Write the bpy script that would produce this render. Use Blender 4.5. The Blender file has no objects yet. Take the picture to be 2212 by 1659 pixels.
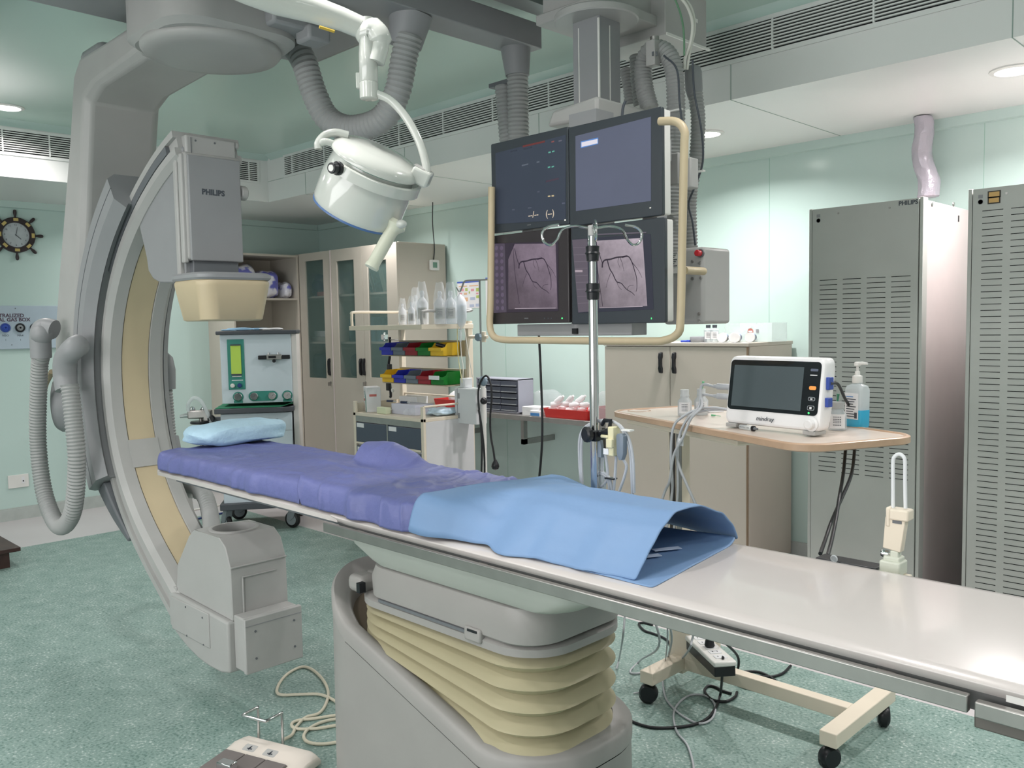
import bpy, bmesh, math, random
from math import sin, cos, pi, radians
from mathutils import Vector as V, Matrix as MX, noise as NZ

S = bpy.context.scene
C = S.collection
# ------------------------------------------------------------------ camera
F_PX = 1860.0
YAW, PITCH, ROLL = 0.78379, 0.068856, -0.01793
CAM = V((0, 0, 1.5))
_F = V((-sin(YAW)*cos(PITCH), cos(YAW)*cos(PITCH), -sin(PITCH)))
_R0 = V((cos(YAW), sin(YAW), 0)); _U0 = _R0.cross(_F)
_R = cos(ROLL)*_R0 + sin(ROLL)*_U0
_U = -sin(ROLL)*_R0 + cos(ROLL)*_U0
cd = bpy.data.cameras.new('camera'); cam = bpy.data.objects.new('camera', cd); C.objects.link(cam)
cd.sensor_width = 36; cd.lens = 36*F_PX/2212; cd.clip_start = .02; cd.clip_end = 60
m = MX.Identity(4)
for i in range(3):
    m[i][0] = _R[i]; m[i][1] = _U[i]; m[i][2] = -_F[i]; m[i][3] = CAM[i]
cam.matrix_world = m
S.camera = cam
# ------------------------------------------------------------------ world and exposure
w = bpy.data.worlds.new('room_air'); S.world = w; w.use_nodes = True
w.node_tree.nodes['Background'].inputs[0].default_value = (.80, .90, .86, 1)
w.node_tree.nodes['Background'].inputs[1].default_value = 0.12
S.view_settings.view_transform = 'Standard'; S.view_settings.look = 'None'
S.view_settings.gamma = 1; S.view_settings.use_curve_mapping = False
S.view_settings.exposure = -0.13
LAMP_W = 12.0      # watts of each downlight
PANEL_W = 10.0     # watts of each added panel light
WINDOW_W = 88.0  # watts of the added window behind the viewpoint
LCOL = (1.0, .935, .93)
# ------------------------------------------------------------------ measured points: where a line of sight meets a plane of the room
def _ray(px, py): return (px-1106)*_R - (py-829.5)*_U + F_PX*_F
def aX(px, py, X): r = _ray(px, py); return CAM + r*(X/r.x)
def aY(px, py, Y): r = _ray(px, py); return CAM + r*(Y/r.y)
def aZ(px, py, Z): r = _ray(px, py); return CAM + r*((Z-1.5)/r.z)
# ------------------------------------------------------------------ materials
def lin(c):
    return tuple(((x/255)/12.92 if x/255 <= .04045 else ((x/255+.055)/1.055)**2.4) for x in c)
MATS = {}
def mat(name, col, rough=.5, metal=0, var=.03, scale=6, bump=0, bscale=80, spec=.5, alpha=1, trans=0, emit=0, coat=0, ior=1.45):
    if name in MATS: return MATS[name]
    mt = bpy.data.materials.new(name); mt.use_nodes = True; nt = mt.node_tree; N = nt.nodes; L = nt.links
    b = N['Principled BSDF']; c = lin(col)
    tc = N.new('ShaderNodeTexCoord'); nz = N.new('ShaderNodeTexNoise'); nz.inputs['Scale'].default_value = scale
    nz.inputs['Detail'].default_value = 3
    L.new(tc.outputs['Object'], nz.inputs['Vector'])
    rp = N.new('ShaderNodeValToRGB'); rp.color_ramp.elements[0].position = .3; rp.color_ramp.elements[1].position = .7
    rp.color_ramp.elements[0].color = tuple(max(0, x*(1-var)) for x in c)+(1,)
    rp.color_ramp.elements[1].color = tuple(min(1, x*(1+var)) for x in c)+(1,)
    L.new(nz.outputs['Fac'], rp.inputs['Fac']); L.new(rp.outputs['Color'], b.inputs['Base Color'])
    b.inputs['Roughness'].default_value = rough; b.inputs['Metallic'].default_value = metal
    b.inputs['Specular IOR Level'].default_value = spec; b.inputs['IOR'].default_value = ior
    b.inputs['Alpha'].default_value = alpha; b.inputs['Transmission Weight'].default_value = trans
    b.inputs['Coat Weight'].default_value = coat; b.inputs['Coat Roughness'].default_value = .06
    if emit:
        L.new(rp.outputs['Color'], b.inputs['Emission Color']); b.inputs['Emission Strength'].default_value = emit
    if bump:
        n2 = N.new('ShaderNodeTexNoise'); n2.inputs['Scale'].default_value = bscale; n2.inputs['Detail'].default_value = 4
        L.new(tc.outputs['Object'], n2.inputs['Vector'])
        bp = N.new('ShaderNodeBump'); bp.inputs['Strength'].default_value = bump; bp.inputs['Distance'].default_value = .01
        L.new(n2.outputs['Fac'], bp.inputs['Height']); L.new(bp.outputs['Normal'], b.inputs['Normal'])
    MATS[name] = mt
    return mt
def speck(name, base, light, dark, rough=.4, scale=120):
    mt = mat(name, base, rough); nt = mt.node_tree; N = nt.nodes; L = nt.links; b = N['Principled BSDF']
    tc = N['Texture Coordinate']
    n1 = N.new('ShaderNodeTexNoise'); n1.inputs['Scale'].default_value = scale; n1.inputs['Detail'].default_value = 5
    L.new(tc.outputs['Object'], n1.inputs['Vector'])
    n3 = N.new('ShaderNodeTexNoise'); n3.inputs['Scale'].default_value = scale*.12; n3.inputs['Detail'].default_value = 3
    L.new(tc.outputs['Object'], n3.inputs['Vector'])
    ad = N.new('ShaderNodeMath'); ad.operation = 'MULTIPLY_ADD'; ad.inputs[1].default_value = .35
    L.new(n3.outputs['Fac'], ad.inputs[0]); L.new(n1.outputs['Fac'], ad.inputs[2])
    rp = N.new('ShaderNodeValToRGB'); e = rp.color_ramp.elements
    e[0].position = .5; e[0].color = lin(dark)+(1,); e[1].position = .9; e[1].color = lin(light)+(1,)
    k = e.new(.64); k.color = lin(base)+(1,); k = e.new(.74); k.color = lin(base)+(1,)
    L.new(ad.outputs[0], rp.inputs['Fac']); L.new(rp.outputs['Color'], b.inputs['Base Color'])
    return mt
# ------------------------------------------------------------------ mesh builder
WM = {}
def rrect(x0, y0, x1, y1, r, n=5):
    p = []
    for cx, cy, a in ((x1-r, y1-r, 0), (x0+r, y1-r, 90), (x0+r, y0+r, 180), (x1-r, y0+r, 270)):
        for i in range(n+1):
            t = radians(a+90*i/n); p.append((cx+r*cos(t), cy+r*sin(t)))
    return p
def circ(r, n=24, cx=0, cy=0): return [(cx+r*cos(2*pi*i/n), cy+r*sin(2*pi*i/n)) for i in range(n)]
def XZ(y): return lambda u, v, w: V((u, y+w, v))      # profile in x,z  extruded along y
def YZ(x): return lambda u, v, w: V((x+w, u, v))
def XY(z): return lambda u, v, w: V((u, v, z+w))
def spline(P, n=8):
    P = [V(p) for p in P]; out = []
    Q = [P[0]*2-P[1]]+P+[P[-1]*2-P[-2]]
    for i in range(1, len(Q)-2):
        a, b, c, d = Q[i-1:i+3]
        for k in range(n):
            t = k/n
            out.append(.5*((2*b)+(c-a)*t+(2*a-5*b+4*c-d)*t*t+(3*b-a-3*c+d)*t**3))
    out.append(P[-1]); return out
def resample(P, step):
    out = [P[0]]; acc = 0
    for a, b in zip(P, P[1:]):
        L = (b-a).length
        while L > 0 and acc+L >= step:
            t = (step-acc)/L; a = a+(b-a)*t; out.append(a.copy()); L = (b-a).length; acc = 0
        acc += L
    return out
class B:
    def __init__(s): s.bm = bmesh.new()
    def face(s, vs, mi=0):
        try: f = s.bm.faces.new(vs); f.material_index = mi; return f
        except ValueError: return None
    def quad(s, *p, mi=0): return s.face([s.bm.verts.new(V(q)) for q in p], mi)
    def rings(s, R, mi=0, cap=(True, True), closed=True, loop=False):
        VV = [[s.bm.verts.new(p) for p in r] for r in R]; n = len(VV[0])
        pairs = list(zip(VV, VV[1:]))
        if loop: pairs.append((VV[-1], VV[0]))
        for a, b in pairs:
            for i in range(n if closed else n-1):
                j = (i+1) % n; s.face((a[i], a[j], b[j], b[i]), mi)
        if closed and not loop:
            if cap[0]: s.face(VV[0][::-1], mi)
            if cap[1]: s.face(VV[-1], mi)
        return s
    def box(s, a, b, mi=0, T=None):
        x0, x1 = sorted((a[0], b[0])); y0, y1 = sorted((a[1], b[1])); z0, z1 = sorted((a[2], b[2]))
        P = [V(p) for p in ((x0,y0,z0),(x1,y0,z0),(x1,y1,z0),(x0,y1,z0),(x0,y0,z1),(x1,y0,z1),(x1,y1,z1),(x0,y1,z1))]
        if T: P = [T @ p for p in P]
        v = [s.bm.verts.new(p) for p in P]
        for f in ((3,2,1,0),(4,5,6,7),(0,1,5,4),(1,2,6,5),(2,3,7,6),(3,0,4,7)): s.face([v[i] for i in f], mi)
        return s
    def prism(s, pts, fn, w0, w1, mi=0, T=None):
        R = [[fn(u, v, w) for u, v in pts] for w in (w0, w1)]
        if T: R = [[T @ p for p in r] for r in R]
        return s.rings(R, mi)
    def tube(s, P, r, n=10, mi=0, cap=(True, True)):
        P = [V(p) for p in P]; R = []; rr = r if isinstance(r, (list, tuple)) else [r]*len(P)
        t0 = (P[1]-P[0]).normalized(); u = t0.orthogonal().normalized()
        for i, p in enumerate(P):
            t = (P[min(i+1, len(P)-1)]-P[max(i-1, 0)])
            t = t.normalized() if t.length > 1e-9 else t0
            u = (u-t*u.dot(t)); u = u.normalized() if u.length > 1e-6 else t.orthogonal().normalized()
            v = t.cross(u)
            R.append([p+(u*cos(2*pi*k/n)+v*sin(2*pi*k/n))*rr[i] for k in range(n)])
        return s.rings(R, mi, cap)
    def cyl(s, p0, p1, r, n=20, mi=0, r1=None): return s.tube([p0, p1], [r, r if r1 is None else r1], n, mi)
    def hose(s, P, r, pitch=.018, depth=.005, n=18, mi=0):
        Q = resample(spline(P, 10), pitch/2)
        return s.tube(Q, [r if i % 2 else r-depth for i in range(len(Q))], n, mi)
    def lathe(s, prof, o=(0, 0, 0), ax=(0, 0, 1), n=24, mi=0, sx=1):
        o = V(o); ax = V(ax).normalized(); u = V((1, 0, 0)) if abs(ax.z) > .99 else V((0, 0, 1)).cross(ax).normalized(); v = ax.cross(u)
        return s.rings([[o+ax*h+(u*cos(2*pi*k/n)*sx+v*sin(2*pi*k/n))*max(r, 1e-4) for k in range(n)] for r, h in prof], mi)
    def ball(s, c, r, n=12, mi=0, sc=(1, 1, 1)):
        c = V(c); R = []
        for i in range(n//2+1):
            t = -pi/2+pi*i/(n//2); R.append([c+V((r*sc[0]*max(cos(t), .02)*cos(2*pi*k/n), r*sc[1]*max(cos(t), .02)*sin(2*pi*k/n), r*sc[2]*sin(t))) for k in range(n)])
        return s.rings(R, mi)
    def build(s, name, ms, parent=None, local=False, bev=0, seg=2, ang=35, smooth=True, sub=0, solid=0, loc=None):
        bm = s.bm; bmesh.ops.recalc_face_normals(bm, faces=bm.faces)
        me = bpy.data.meshes.new(name); o = bpy.data.objects.new(name, me)
        if parent is not None:
            o.parent = parent; WM[o] = WM[parent]
            if not local: bm.transform(WM[parent].inverted())
        else:
            if loc is None:
                lo = [min(v.co[i] for v in bm.verts) for i in range(3)]; hi = [max(v.co[i] for v in bm.verts) for i in range(3)]
                loc = V(((lo[0]+hi[0])/2, (lo[1]+hi[1])/2, lo[2]))
            bm.transform(MX.Translation(-V(loc))); o.location = loc; WM[o] = MX.Translation(V(loc))
        if smooth:
            for f in bm.faces: f.smooth = True
            a = radians(ang)
            for e in bm.edges:
                if len(e.link_faces) == 2 and e.calc_face_angle(0) > a: e.smooth = False
        bm.to_mesh(me); bm.free()
        for x in (ms if isinstance(ms, (list, tuple)) else [ms]): me.materials.append(x)
        if bev:
            md = o.modifiers.new('bevel', 'BEVEL'); md.width = bev; md.segments = seg; md.limit_method = 'ANGLE'; md.angle_limit = radians(40)
        if sub:
            md = o.modifiers.new('sub', 'SUBSURF'); md.levels = md.render_levels = sub
        if solid:
            md = o.modifiers.new('thick', 'SOLIDIFY'); md.thickness = solid; md.offset = -1
        C.objects.link(o); return o
def thing(name, label, cat, loc, rz=0, group=None, rx=0, ry=0):
    o = bpy.data.objects.new(name, None); C.objects.link(o); o.empty_display_size = .05
    mw = MX.Translation(V(loc)) @ MX.Rotation(rz, 4, 'Z') @ MX.Rotation(ry, 4, 'Y') @ MX.Rotation(rx, 4, 'X')
    o.matrix_world = mw; WM[o] = mw
    o['label'] = label; o['category'] = cat
    if group: o['group'] = group
    return o
def tag(o, label=None, cat=None, group=None, kind=None):
    for k, v in (('label', label), ('category', cat), ('group', group), ('kind', kind)):
        if v: o[k] = v
    return o
def copy_tree(o, loc, rz=None, parent=None):
    kids = [c for c in bpy.data.objects if c.parent == o]
    c = o.copy(); C.objects.link(c)
    if parent: c.parent = parent; WM[c] = WM[parent]
    else:
        c.matrix_world = MX.Translation(V(loc)) @ MX.Rotation(rz if rz is not None else o.rotation_euler.z, 4, 'Z'); WM[c] = c.matrix_world.copy()
    for k in kids: copy_tree(k, None, None, c)
    return c
def text(body, size, mt, T, parent, name='lettering', ext=.0006, align='CENTER', bold=0):
    """lettering built as mesh: T places it (x right, y up, z out of the surface)"""
    cu = bpy.data.curves.new(name, 'FONT'); cu.body = body; cu.size = size; cu.extrude = ext; cu.align_x = align; cu.align_y = 'CENTER'; cu.offset = bold
    cu.resolution_u = 3
    t = bpy.data.objects.new('tmp', cu); C.objects.link(t)
    dg = bpy.context.evaluated_depsgraph_get()
    me = bpy.data.meshes.new_from_object(t.evaluated_get(dg)); bpy.data.objects.remove(t); me.name = name
    me.transform(WM[parent].inverted() @ T if T is not None else MX.Identity(4)); me.materials.clear(); me.materials.append(mt)
    o = bpy.data.objects.new(name, me); o.parent = parent; WM[o] = WM[parent]; C.objects.link(o); return o
def frame(o, xa, ya):
    """matrix with x along xa, y along ya, z outwards, at o"""
    xa = V(xa).normalized(); za = xa.cross(V(ya)).normalized(); ya = za.cross(xa)
    mm = MX.Identity(4)
    for i in range(3): mm[i][0] = xa[i]; mm[i][1] = ya[i]; mm[i][2] = za[i]; mm[i][3] = V(o)[i]
    return mm
# palette
TABW = mat('table_white', (202, 196, 193), .22, var=.01, coat=.3)
WALL = mat('green_panel_wall', (190, 213, 207), .16, var=.015, scale=1.2, spec=.6)
CEIL = mat('green_gloss_ceiling', (192, 216, 206), .22, var=.02, scale=1, spec=.6)
SOFF = mat('white_soffit', (230, 232, 230), .35, var=.01, scale=1)
SKIRT = mat('grey_marble_skirting', (178, 186, 182), .3, var=.06, scale=14)
FLOORG = speck('green_speckled_vinyl', (130, 154, 147), (184, 198, 193), (92, 122, 114), .42, 90)
WALLW = mat('white_bounce_wall', (224, 222, 220), .4)  # unseen walls made white so less green light bounces back
FLOORW = mat('white_stone_border', (196, 192, 193), .3, var=.02, scale=3)
GREY = mat('light_grey_enamel', (172, 172, 170), .42, bump=.02, bscale=400)
GREYD = mat('mid_grey_enamel', (146, 148, 150), .45, bump=.02, bscale=400)
GREYX = mat('dark_grey_enamel', (104, 108, 112), .45)
BEIGE = mat('yellowed_beige_plastic', (196, 181, 150), .42)
BELLOW = mat('cream_rubber_bellows', (178, 171, 142), .5)
HOSE = mat('grey_ribbed_hose', (158, 160, 159), .5)
WHITE = mat('white_lacquer', (226, 226, 222), .3)
PEDG = mat('pedestal_enamel', (152, 150, 147), .42, bump=.02, bscale=400)
CREAM = mat('cream_laminate', (192, 186, 174), .45, var=.015)
CREAMM = mat('cream_powder_coat', (222, 212, 194), .4)
BLACK = mat('black_plastic', (28, 30, 34), .35)
BLACKM = mat('black_gap', (20, 22, 24), .8)
RUB = mat('black_rubber', (24, 25, 27), .55)
STEEL = mat('brushed_steel', (170, 168, 165), .32, metal=.9, var=.06, scale=20)
CHROME = mat('polished_chrome', (205, 207, 208), .12, metal=1)
RACK = mat('grey_rack_paint', (184, 187, 182), .45, bump=.02, bscale=500)
PINKW = mat('warm_white_metal', (212, 203, 201), .35)
GLASS = mat('tinted_glass', (120, 150, 145), .03, alpha=.28, spec=.8)
CLEAR = mat('clear_plastic', (225, 232, 234), .12, alpha=.42, spec=.7)
FILM = mat('crinkled_film', (235, 240, 245), .08, alpha=.2, spec=1, bump=.6, bscale=30)
BRIGHT = mat('lamp_lens', (255, 252, 246), .4, emit=14)
INK = mat('dark_ink', (70, 76, 84), .5)
# ================================================================== the room
XL, XR, YN, YB, ZC, ZS = -7.7, 3.4, -3.0, 4.95, 2.925, 2.55
SXL, SYB, SXR, SYN = -6.52, 3.72, 2.3, -2.0
def struct(name, b, ms, **k): return tag(b.build(name, ms, **k), kind='structure')
b = B(); gx0, gy1, gx1, gy0 = -6.66, 3.43, 2.6, -2.3
for (x0, y0, x1, y1, mi) in ((gx0, gy0, gx1, gy1, 0), (XL, YN, XR, gy0, 1), (XL, gy1, XR, YB, 1), (XL, gy0, gx0, gy1, 1), (gx1, gy0, XR, gy1, 1)):
    b.box((x0, y0, -.1), (x1, y1, 0), mi)
struct('floor', b, [FLOORG, FLOORW], smooth=False)
struct('wall_left', B().box((XL-.12, YN-.12, -.1), (XL, YB+.12, ZC+.1)), WALL)
struct('wall_back', B().box((XL, YB, -.1), (XR, YB+.12, ZC+.1)), WALL)
struct('wall_right', B().box((XR, YN-.12, -.1), (XR+.12, YB+.12, ZC+.1)), WALLW)
struct('wall_front', B().box((XL, YN-.12, -.1), (XR, YN, ZC+.1)), WALLW)
struct('ceiling', B().box((XL, YN, ZC), (XR, YB, ZC+.1)), CEIL)
# dropped soffit around the room: face and underside
struct('trim_1', B().box((SXL, SYB, ZS), (XR, YB, ZC), 0), SOFF)
struct('trim_2', B().box((XL, YN, ZS), (SXL, YB, ZC)), SOFF)
struct('trim_3', B().box((SXR, YN, ZS), (XR, SYB, ZC)), SOFF)
struct('trim_4', B().box((SXL, YN, ZS), (SXR, SYN, ZC)), SOFF)
# green coving under the soffits and at the ceiling edge
def cove(name, pr, fn, a, bb): struct(name, B().prism(pr, fn, a, bb), WALL)
cove('trim_5', [(YB, ZS), (YB-.03, ZS), (YB-.02, ZS-.05), (YB, ZS-.055)], lambda u, v, w: V((w, u, v)), XL, XR)
cove('trim_6', [(XL, ZS), (XL+.03, ZS), (XL+.02, ZS-.05), (XL, ZS-.055)], lambda u, v, w: V((u, w, v)), YN, YB-.03)
cove('trim_7', [(SYB, ZC), (SYB-.05, ZC), (SYB-.02, ZC-.02), (SYB, ZC-.04)], lambda u, v, w: V((w, u, v)), SXL+.05, SXR)
cove('trim_8', [(SXL, ZC), (SXL+.05, ZC), (SXL+.02, ZC-.02), (SXL, ZC-.04)], lambda u, v, w: V((u, w, v)), SYN, SYB)
struct('baseboard_left', B().box((XL, YN, 0), (XL+.02, YB, .09)).box((XL, YN, .09), (XL+.012, YB, .1)), SKIRT)
struct('baseboard_back', B().box((XL+.02, YB-.02, 0), (XR, YB, .13)), SKIRT)
# hairline joints of the soffit boards and wall panels
JN = mat('joint_line', (150, 168, 160), .7)
b = B()
for x in (-5.95, -4.7, -3.45, -2.2, -1.0, .3): b.box((x-.002, SYB-.0015, ZS), (x+.002, SYB, ZS+.18)); b.box((x-.002, SYB, ZS-.0015), (x+.002, YB-.03, ZS))
b.box((SXL, SYB-.0015, ZS+.165), (XR, SYB, ZS+.168))
struct('trim_9', b, JN)
b = B()
for x in (-6.6, -5.0, -3.9, -2.66, -1.45): b.box((x-.0015, YB-.001, .13), (x+.0015, YB, ZS-.055))
struct('trim_10', b, mat('wall_joint', (150, 190, 176), .4))
# ------------------------------------------------------------------ air grilles
def grille(label, p0, p1, along, out, n, mull):
    """p0,p1: lower left and upper right corner on the soffit face"""
    t = thing('air_grille', label, 'vent', p0)
    a = V(along); o = V(out); L = (p1-p0).dot(a); H = p1.z-p0.z
    def bx(b, u0, u1, z0, z1, w0, w1): 
        q0 = p0+a*u0+o*w0; q1 = p0+a*u1+o*w1; b.box((q0.x, q0.y, p0.z+z0), (q1.x, q1.y, p0.z+z1))
    b = B(); bx(b, 0, L, 0, H, .0005, .002); b.build('backing', BLACKM, t)
    b = B(); 
    for z0, z1 in ((-.02, 0), (H, H+.02)): bx(b, -.02, L+.02, z0, z1, 0, .008)
    for u0, u1 in ((-.02, 0), (L, L+.02)): bx(b, u0, u1, 0, H, 0, .008)
    b.build('frame', SOFF, t)
    b = B()
    for i in range(n):
        z = H*(i+.75)/(n+.5); bx(b, 0, L, z-H*.2/n, z+H*.2/n, .002, .014)
    b.build('slats', SOFF, t)
    for u in mull:
        b = B(); bx(b, u-.004, u+.004, 0, H, .004, .016); b.build('mullion', SOFF, t)
grille('long white slatted air grille in the soffit face above the racks', V((-6.24, SYB, 2.735)), V((1.6, SYB, 2.872)), (1, 0, 0), (0, -1, 0), 9, [.12+.46*i for i in range(17)])
grille('short air grille in the left soffit face beside the ceiling-hung scanner arm', V((SXL, 1.0, 2.715)), V((SXL, 2.30, 2.858)), (0, 1, 0), (1, 0, 0), 9, [.3, .76, 1.05])
grille('small air grille in the left soffit face near the room corner', V((SXL, 3.2, 2.712)), V((SXL, 3.62, 2.856)), (0, 1, 0), (1, 0, 0), 9, [.2, .345])
# ------------------------------------------------------------------ downlights
def downlight(x, y, z, label, pw=1.0, group=None):
    t = thing('ceiling_downlight', label, 'light', (x, y, z), group=group)
    B().lathe([(.095, 0), (.095, -.006), (.075, -.010), (.072, -.002), (.072, 0)], (x, y, z)).build('trim_ring', WHITE, t)
    B().lathe([(.071, -.001), (.071, -.004)], (x, y, z)).build('lens', BRIGHT, t)
    ld = bpy.data.lights.new('downlight', 'AREA'); ld.shape = 'DISK'; ld.size = .14; ld.energy = LAMP_W*pw; ld.color = LCOL; ld.spread = radians(150)
    lo = bpy.data.objects.new('bulb', ld); lo.parent = t; lo.location = (0, 0, -.012); C.objects.link(lo)
LOFF = 'downlights along the soffits'
downlight(-2.675, 4.266, ZS, 'round downlight in the soffit right of the monitor bank', 2.0)
downlight(-1.12, 4.2, ZS, 'round downlight in the soffit above the right-hand rack', 2.0)
downlight(-4.20, 4.235, ZS, 'round downlight in the soffit peeking out left of the upper monitors', 2.0)
downlight(.44, 4.2, ZS, 'round downlight in the back soffit outside the view', 2.0, group=LOFF)
downlight(-5.78, 4.24, ZS, 'round downlight added in the back soffit, hidden behind the examination lamp', .9)  # continues the row spacing; added unseen to brighten the far corner
downlight(-7.1, 3.0, ZS, 'round downlight added in the left soffit, hidden behind the scanner', .8)  # unseen lamp added to brighten the left wall
downlight(-6.14, 1.70, ZC, 'round downlight in the green ceiling beside the left soffit', 1.2)
for x, y in ((-4.7, .35), (-3.1, -.5), (-1.5, -.4), (.5, .6), (.6, 2.8), (-1.15, 2.4), (-1.9, 1.15)):  # lamps out of view, most added to put more light on the back
    downlight(x, y, ZC, 'round downlight added in the green ceiling out of view', 1.0, group='downlights added in the main ceiling')
def added_fill_panel(x, y):  # fill lights added out of view to brighten the sides facing the camera
    t = thing('added_ceiling_panel', 'square white fill light added in the ceiling behind the viewpoint', 'light', (x, y, ZC), group='fill lights added behind the viewpoint')
    B().box((x-.31, y-.31, ZC-.012), (x+.31, y+.31, ZC-.001)).build('panel_frame', WHITE, t, bev=.002)
    B().box((x-.29, y-.29, ZC-.0135), (x+.29, y+.29, ZC-.012)).build('diffuser', mat('diffuser', (255, 252, 248), .5, emit=3), t)
    ld = bpy.data.lights.new('added_panel_light', 'AREA'); ld.shape = 'SQUARE'; ld.size = .58; ld.energy = PANEL_W; ld.color = LCOL
    lo = bpy.data.objects.new('bulb', ld); lo.parent = t; lo.location = (0, 0, -.016); C.objects.link(lo)
for x, y in ((-4.6, -1.5), (-2.7, -1.5), (-.8, -1.5), (1.2, -1.2), (1.5, 1.0)): added_fill_panel(x, y)
# unseen window added in the wall behind the viewpoint to brighten the room
WX0, WX1, WZ0, WZ1 = -4.2, .8, 1.0, 2.3
b = B()
for a, c in (((WX0-.06, YN, WZ0-.06), (WX1+.06, YN+.04, WZ0)), ((WX0-.06, YN, WZ1), (WX1+.06, YN+.04, WZ1+.06)), ((WX0-.06, YN, WZ0), (WX0, YN+.04, WZ1)), ((WX1, YN, WZ0), (WX1+.06, YN+.04, WZ1)), (((WX0+WX1)/2-.03, YN, WZ0), ((WX0+WX1)/2+.03, YN+.04, WZ1))): b.box(a, c)
w1 = struct('added_window_1', b, WHITE)
B().box((WX0, YN, WZ0), (WX1, YN+.008, WZ1)).build('added_window_pane', mat('added_glow_pane', (235, 240, 245), .3, emit=1.2), w1)
ld = bpy.data.lights.new('added_window_light', 'AREA'); ld.shape = 'RECTANGLE'; ld.size = WX1-WX0; ld.size_y = WZ1-WZ0; ld.energy = WINDOW_W; ld.color = (1, .95, .95)
lo = bpy.data.objects.new('added_window_light', ld); lo.location = ((WX0+WX1)/2, YN+.06, (WZ0+WZ1)/2); lo.rotation_euler = (radians(90), 0, 0); C.objects.link(lo)
# ================================================================== ceiling-hung angiography scanner
def sweep_xz(path, sec, yc, t0=0, t1=None):
    """path: (x, z) points, sec: (outward n, y offset) closed section; returns rings"""
    R = []
    for i, p in enumerate(path):
        a = path[max(i-1, 0)]; c = path[min(i+1, len(path)-1)]
        tx, tz = c[0]-a[0], c[1]-a[1]; L = math.hypot(tx, tz) or 1; tx /= L; tz /= L
        nx, nz = -tz, tx           # outward when travelling top -> left -> bottom
        nx, nz = (tz, -tx)
        R.append([V((p[0]+nx*n, yc+y, p[1]+nz*n)) for n, y in sec])
    return R
YC = 1.64
RIDGE = [aY(a, c, 1.50) for a, c in ((385, 330), (340, 366), (285, 452), (252, 542), (232, 625), (222, 700), (219, 765), (221, 830), (228, 905), (238, 985), (254, 1050), (285, 1128), (316, 1189), (350, 1240), (372, 1285), (392, 1322), (404, 1345))]
RIDGE = [V((-3.32, 0, 2.185))] + [V((p.x, 0, p.z)) for p in RIDGE]
# ease the measured points into one fair curve
for _ in range(3):
    RIDGE = [RIDGE[0]]+[(RIDGE[i-1]+RIDGE[i]*2+RIDGE[i+1])/4 for i in range(1, len(RIDGE)-1)]+[RIDGE[-1]]
ARC = [(p.x, p.z) for p in resample(spline(RIDGE, 10), .035)]
_n = (lambda a, c: (c[1]-a[1], -(c[0]-a[0])))(ARC[len(ARC)//2], ARC[len(ARC)//2+1])
SGN = 1 if _n[0] < 0 else -1
def sec(pts): return [(n*SGN, y) for n, y in pts]
NA = len(ARC)
g = thing('scanner_gantry', 'large grey ceiling-hung X-ray scanner with curved arm around the head end of the table', 'scanner', (-3.24, YC, 0))
# curved arm: channel section with a recess for the beige strip
SEC = [(0, -.14), (-.022, -.118), (-.022, -.066), (-.012, -.062), (-.012, .062), (-.022, .066), (-.022, .118), (0, .14), (.03, .14), (.03, .125), (.072, .125), (.072, .14), (.10, .14), (.10, -.14), (.072, -.14), (.072, -.125), (.03, -.125), (.03, -.14)]
b = B(); b.rings(sweep_xz(ARC, sec(SEC), YC)); arc = b.build('curved_arm', GREY, g, ang=30)
zs = [q[1] for q in ARC]
ij = min((i for i in range(NA//2, NA)), key=lambda i: abs(ARC[i][1]-.93))
def strip(i0, i1, mt, name='inner_strip', y=.061, n0=-.013, n1=-.018):
    bb = B(); bb.rings(sweep_xz(ARC[i0:i1], sec([(n0+.01, -y), (n1, -y), (n1, y), (n0+.01, y)]), YC)); return bb.build(name, mt, arc)
strip(6, ij-1, BEIGE); strip(ij+2, NA-1, BEIGE)
jp = strip(ij-2, ij+3, GREY, 'joint_plate', .07, -.012, -.026)
b = B()
for s_ in (-.03, .03):
    q = ARC[ij]; b.cyl((q[0]+.020, YC+s_, q[1]-.02), (q[0]+.0285, YC+s_, q[1]-.018), .006, 10)
b.build('screws', GREYX, arc)
b = B(); b.rings(sweep_xz(ARC[2:NA//3], sec([(.034, -.1415), (.068, -.1415), (.068, -.12), (.034, -.12)]), YC)); b.build('guide_channel', GREYX, arc)
# sleeve behind the arm
i0 = min(range(NA//2), key=lambda i: abs(ARC[i][1]-2.0)); i1 = min(range(NA//2, NA), key=lambda i: abs(ARC[i][1]-.86))
SL = [(.06, -.15), (.035, -.165), (.08, -.205), (.19, -.205), (.22, -.17), (.22, .17), (.19, .205), (.08, .205), (.035, .165), (.06, .15)]
b = B(); b.rings(sweep_xz(ARC[i0:i1+1], sec(SL), YC-.005)); sl = b.build('arm_sleeve', GREYD, g, ang=25)
b = B(); b.rings(sweep_xz(ARC[i0:i1+1], sec([(.135, -.2065), (.138, -.2065), (.138, -.20), (.135, -.20)]), YC-.005)); b.build('seam', GREYX, sl)
b = B(); k = i1
R = []
for j in range(0, 9):
    i = min(k+j, NA-1); f = j/8
    R.append(sweep_xz(ARC[max(i-1, 0):i+2], sec([(.11, -.17+.03*f), (.20-.06*f, -.17+.03*f), (.215-.08*f, -.12), (.215-.08*f, .12), (.20-.06*f, .17-.03*f), (.11, .17-.03*f)]), YC)[1])
b.rings(R); b.build('sleeve_end_cover', GREYX, g, bev=.008)
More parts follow.
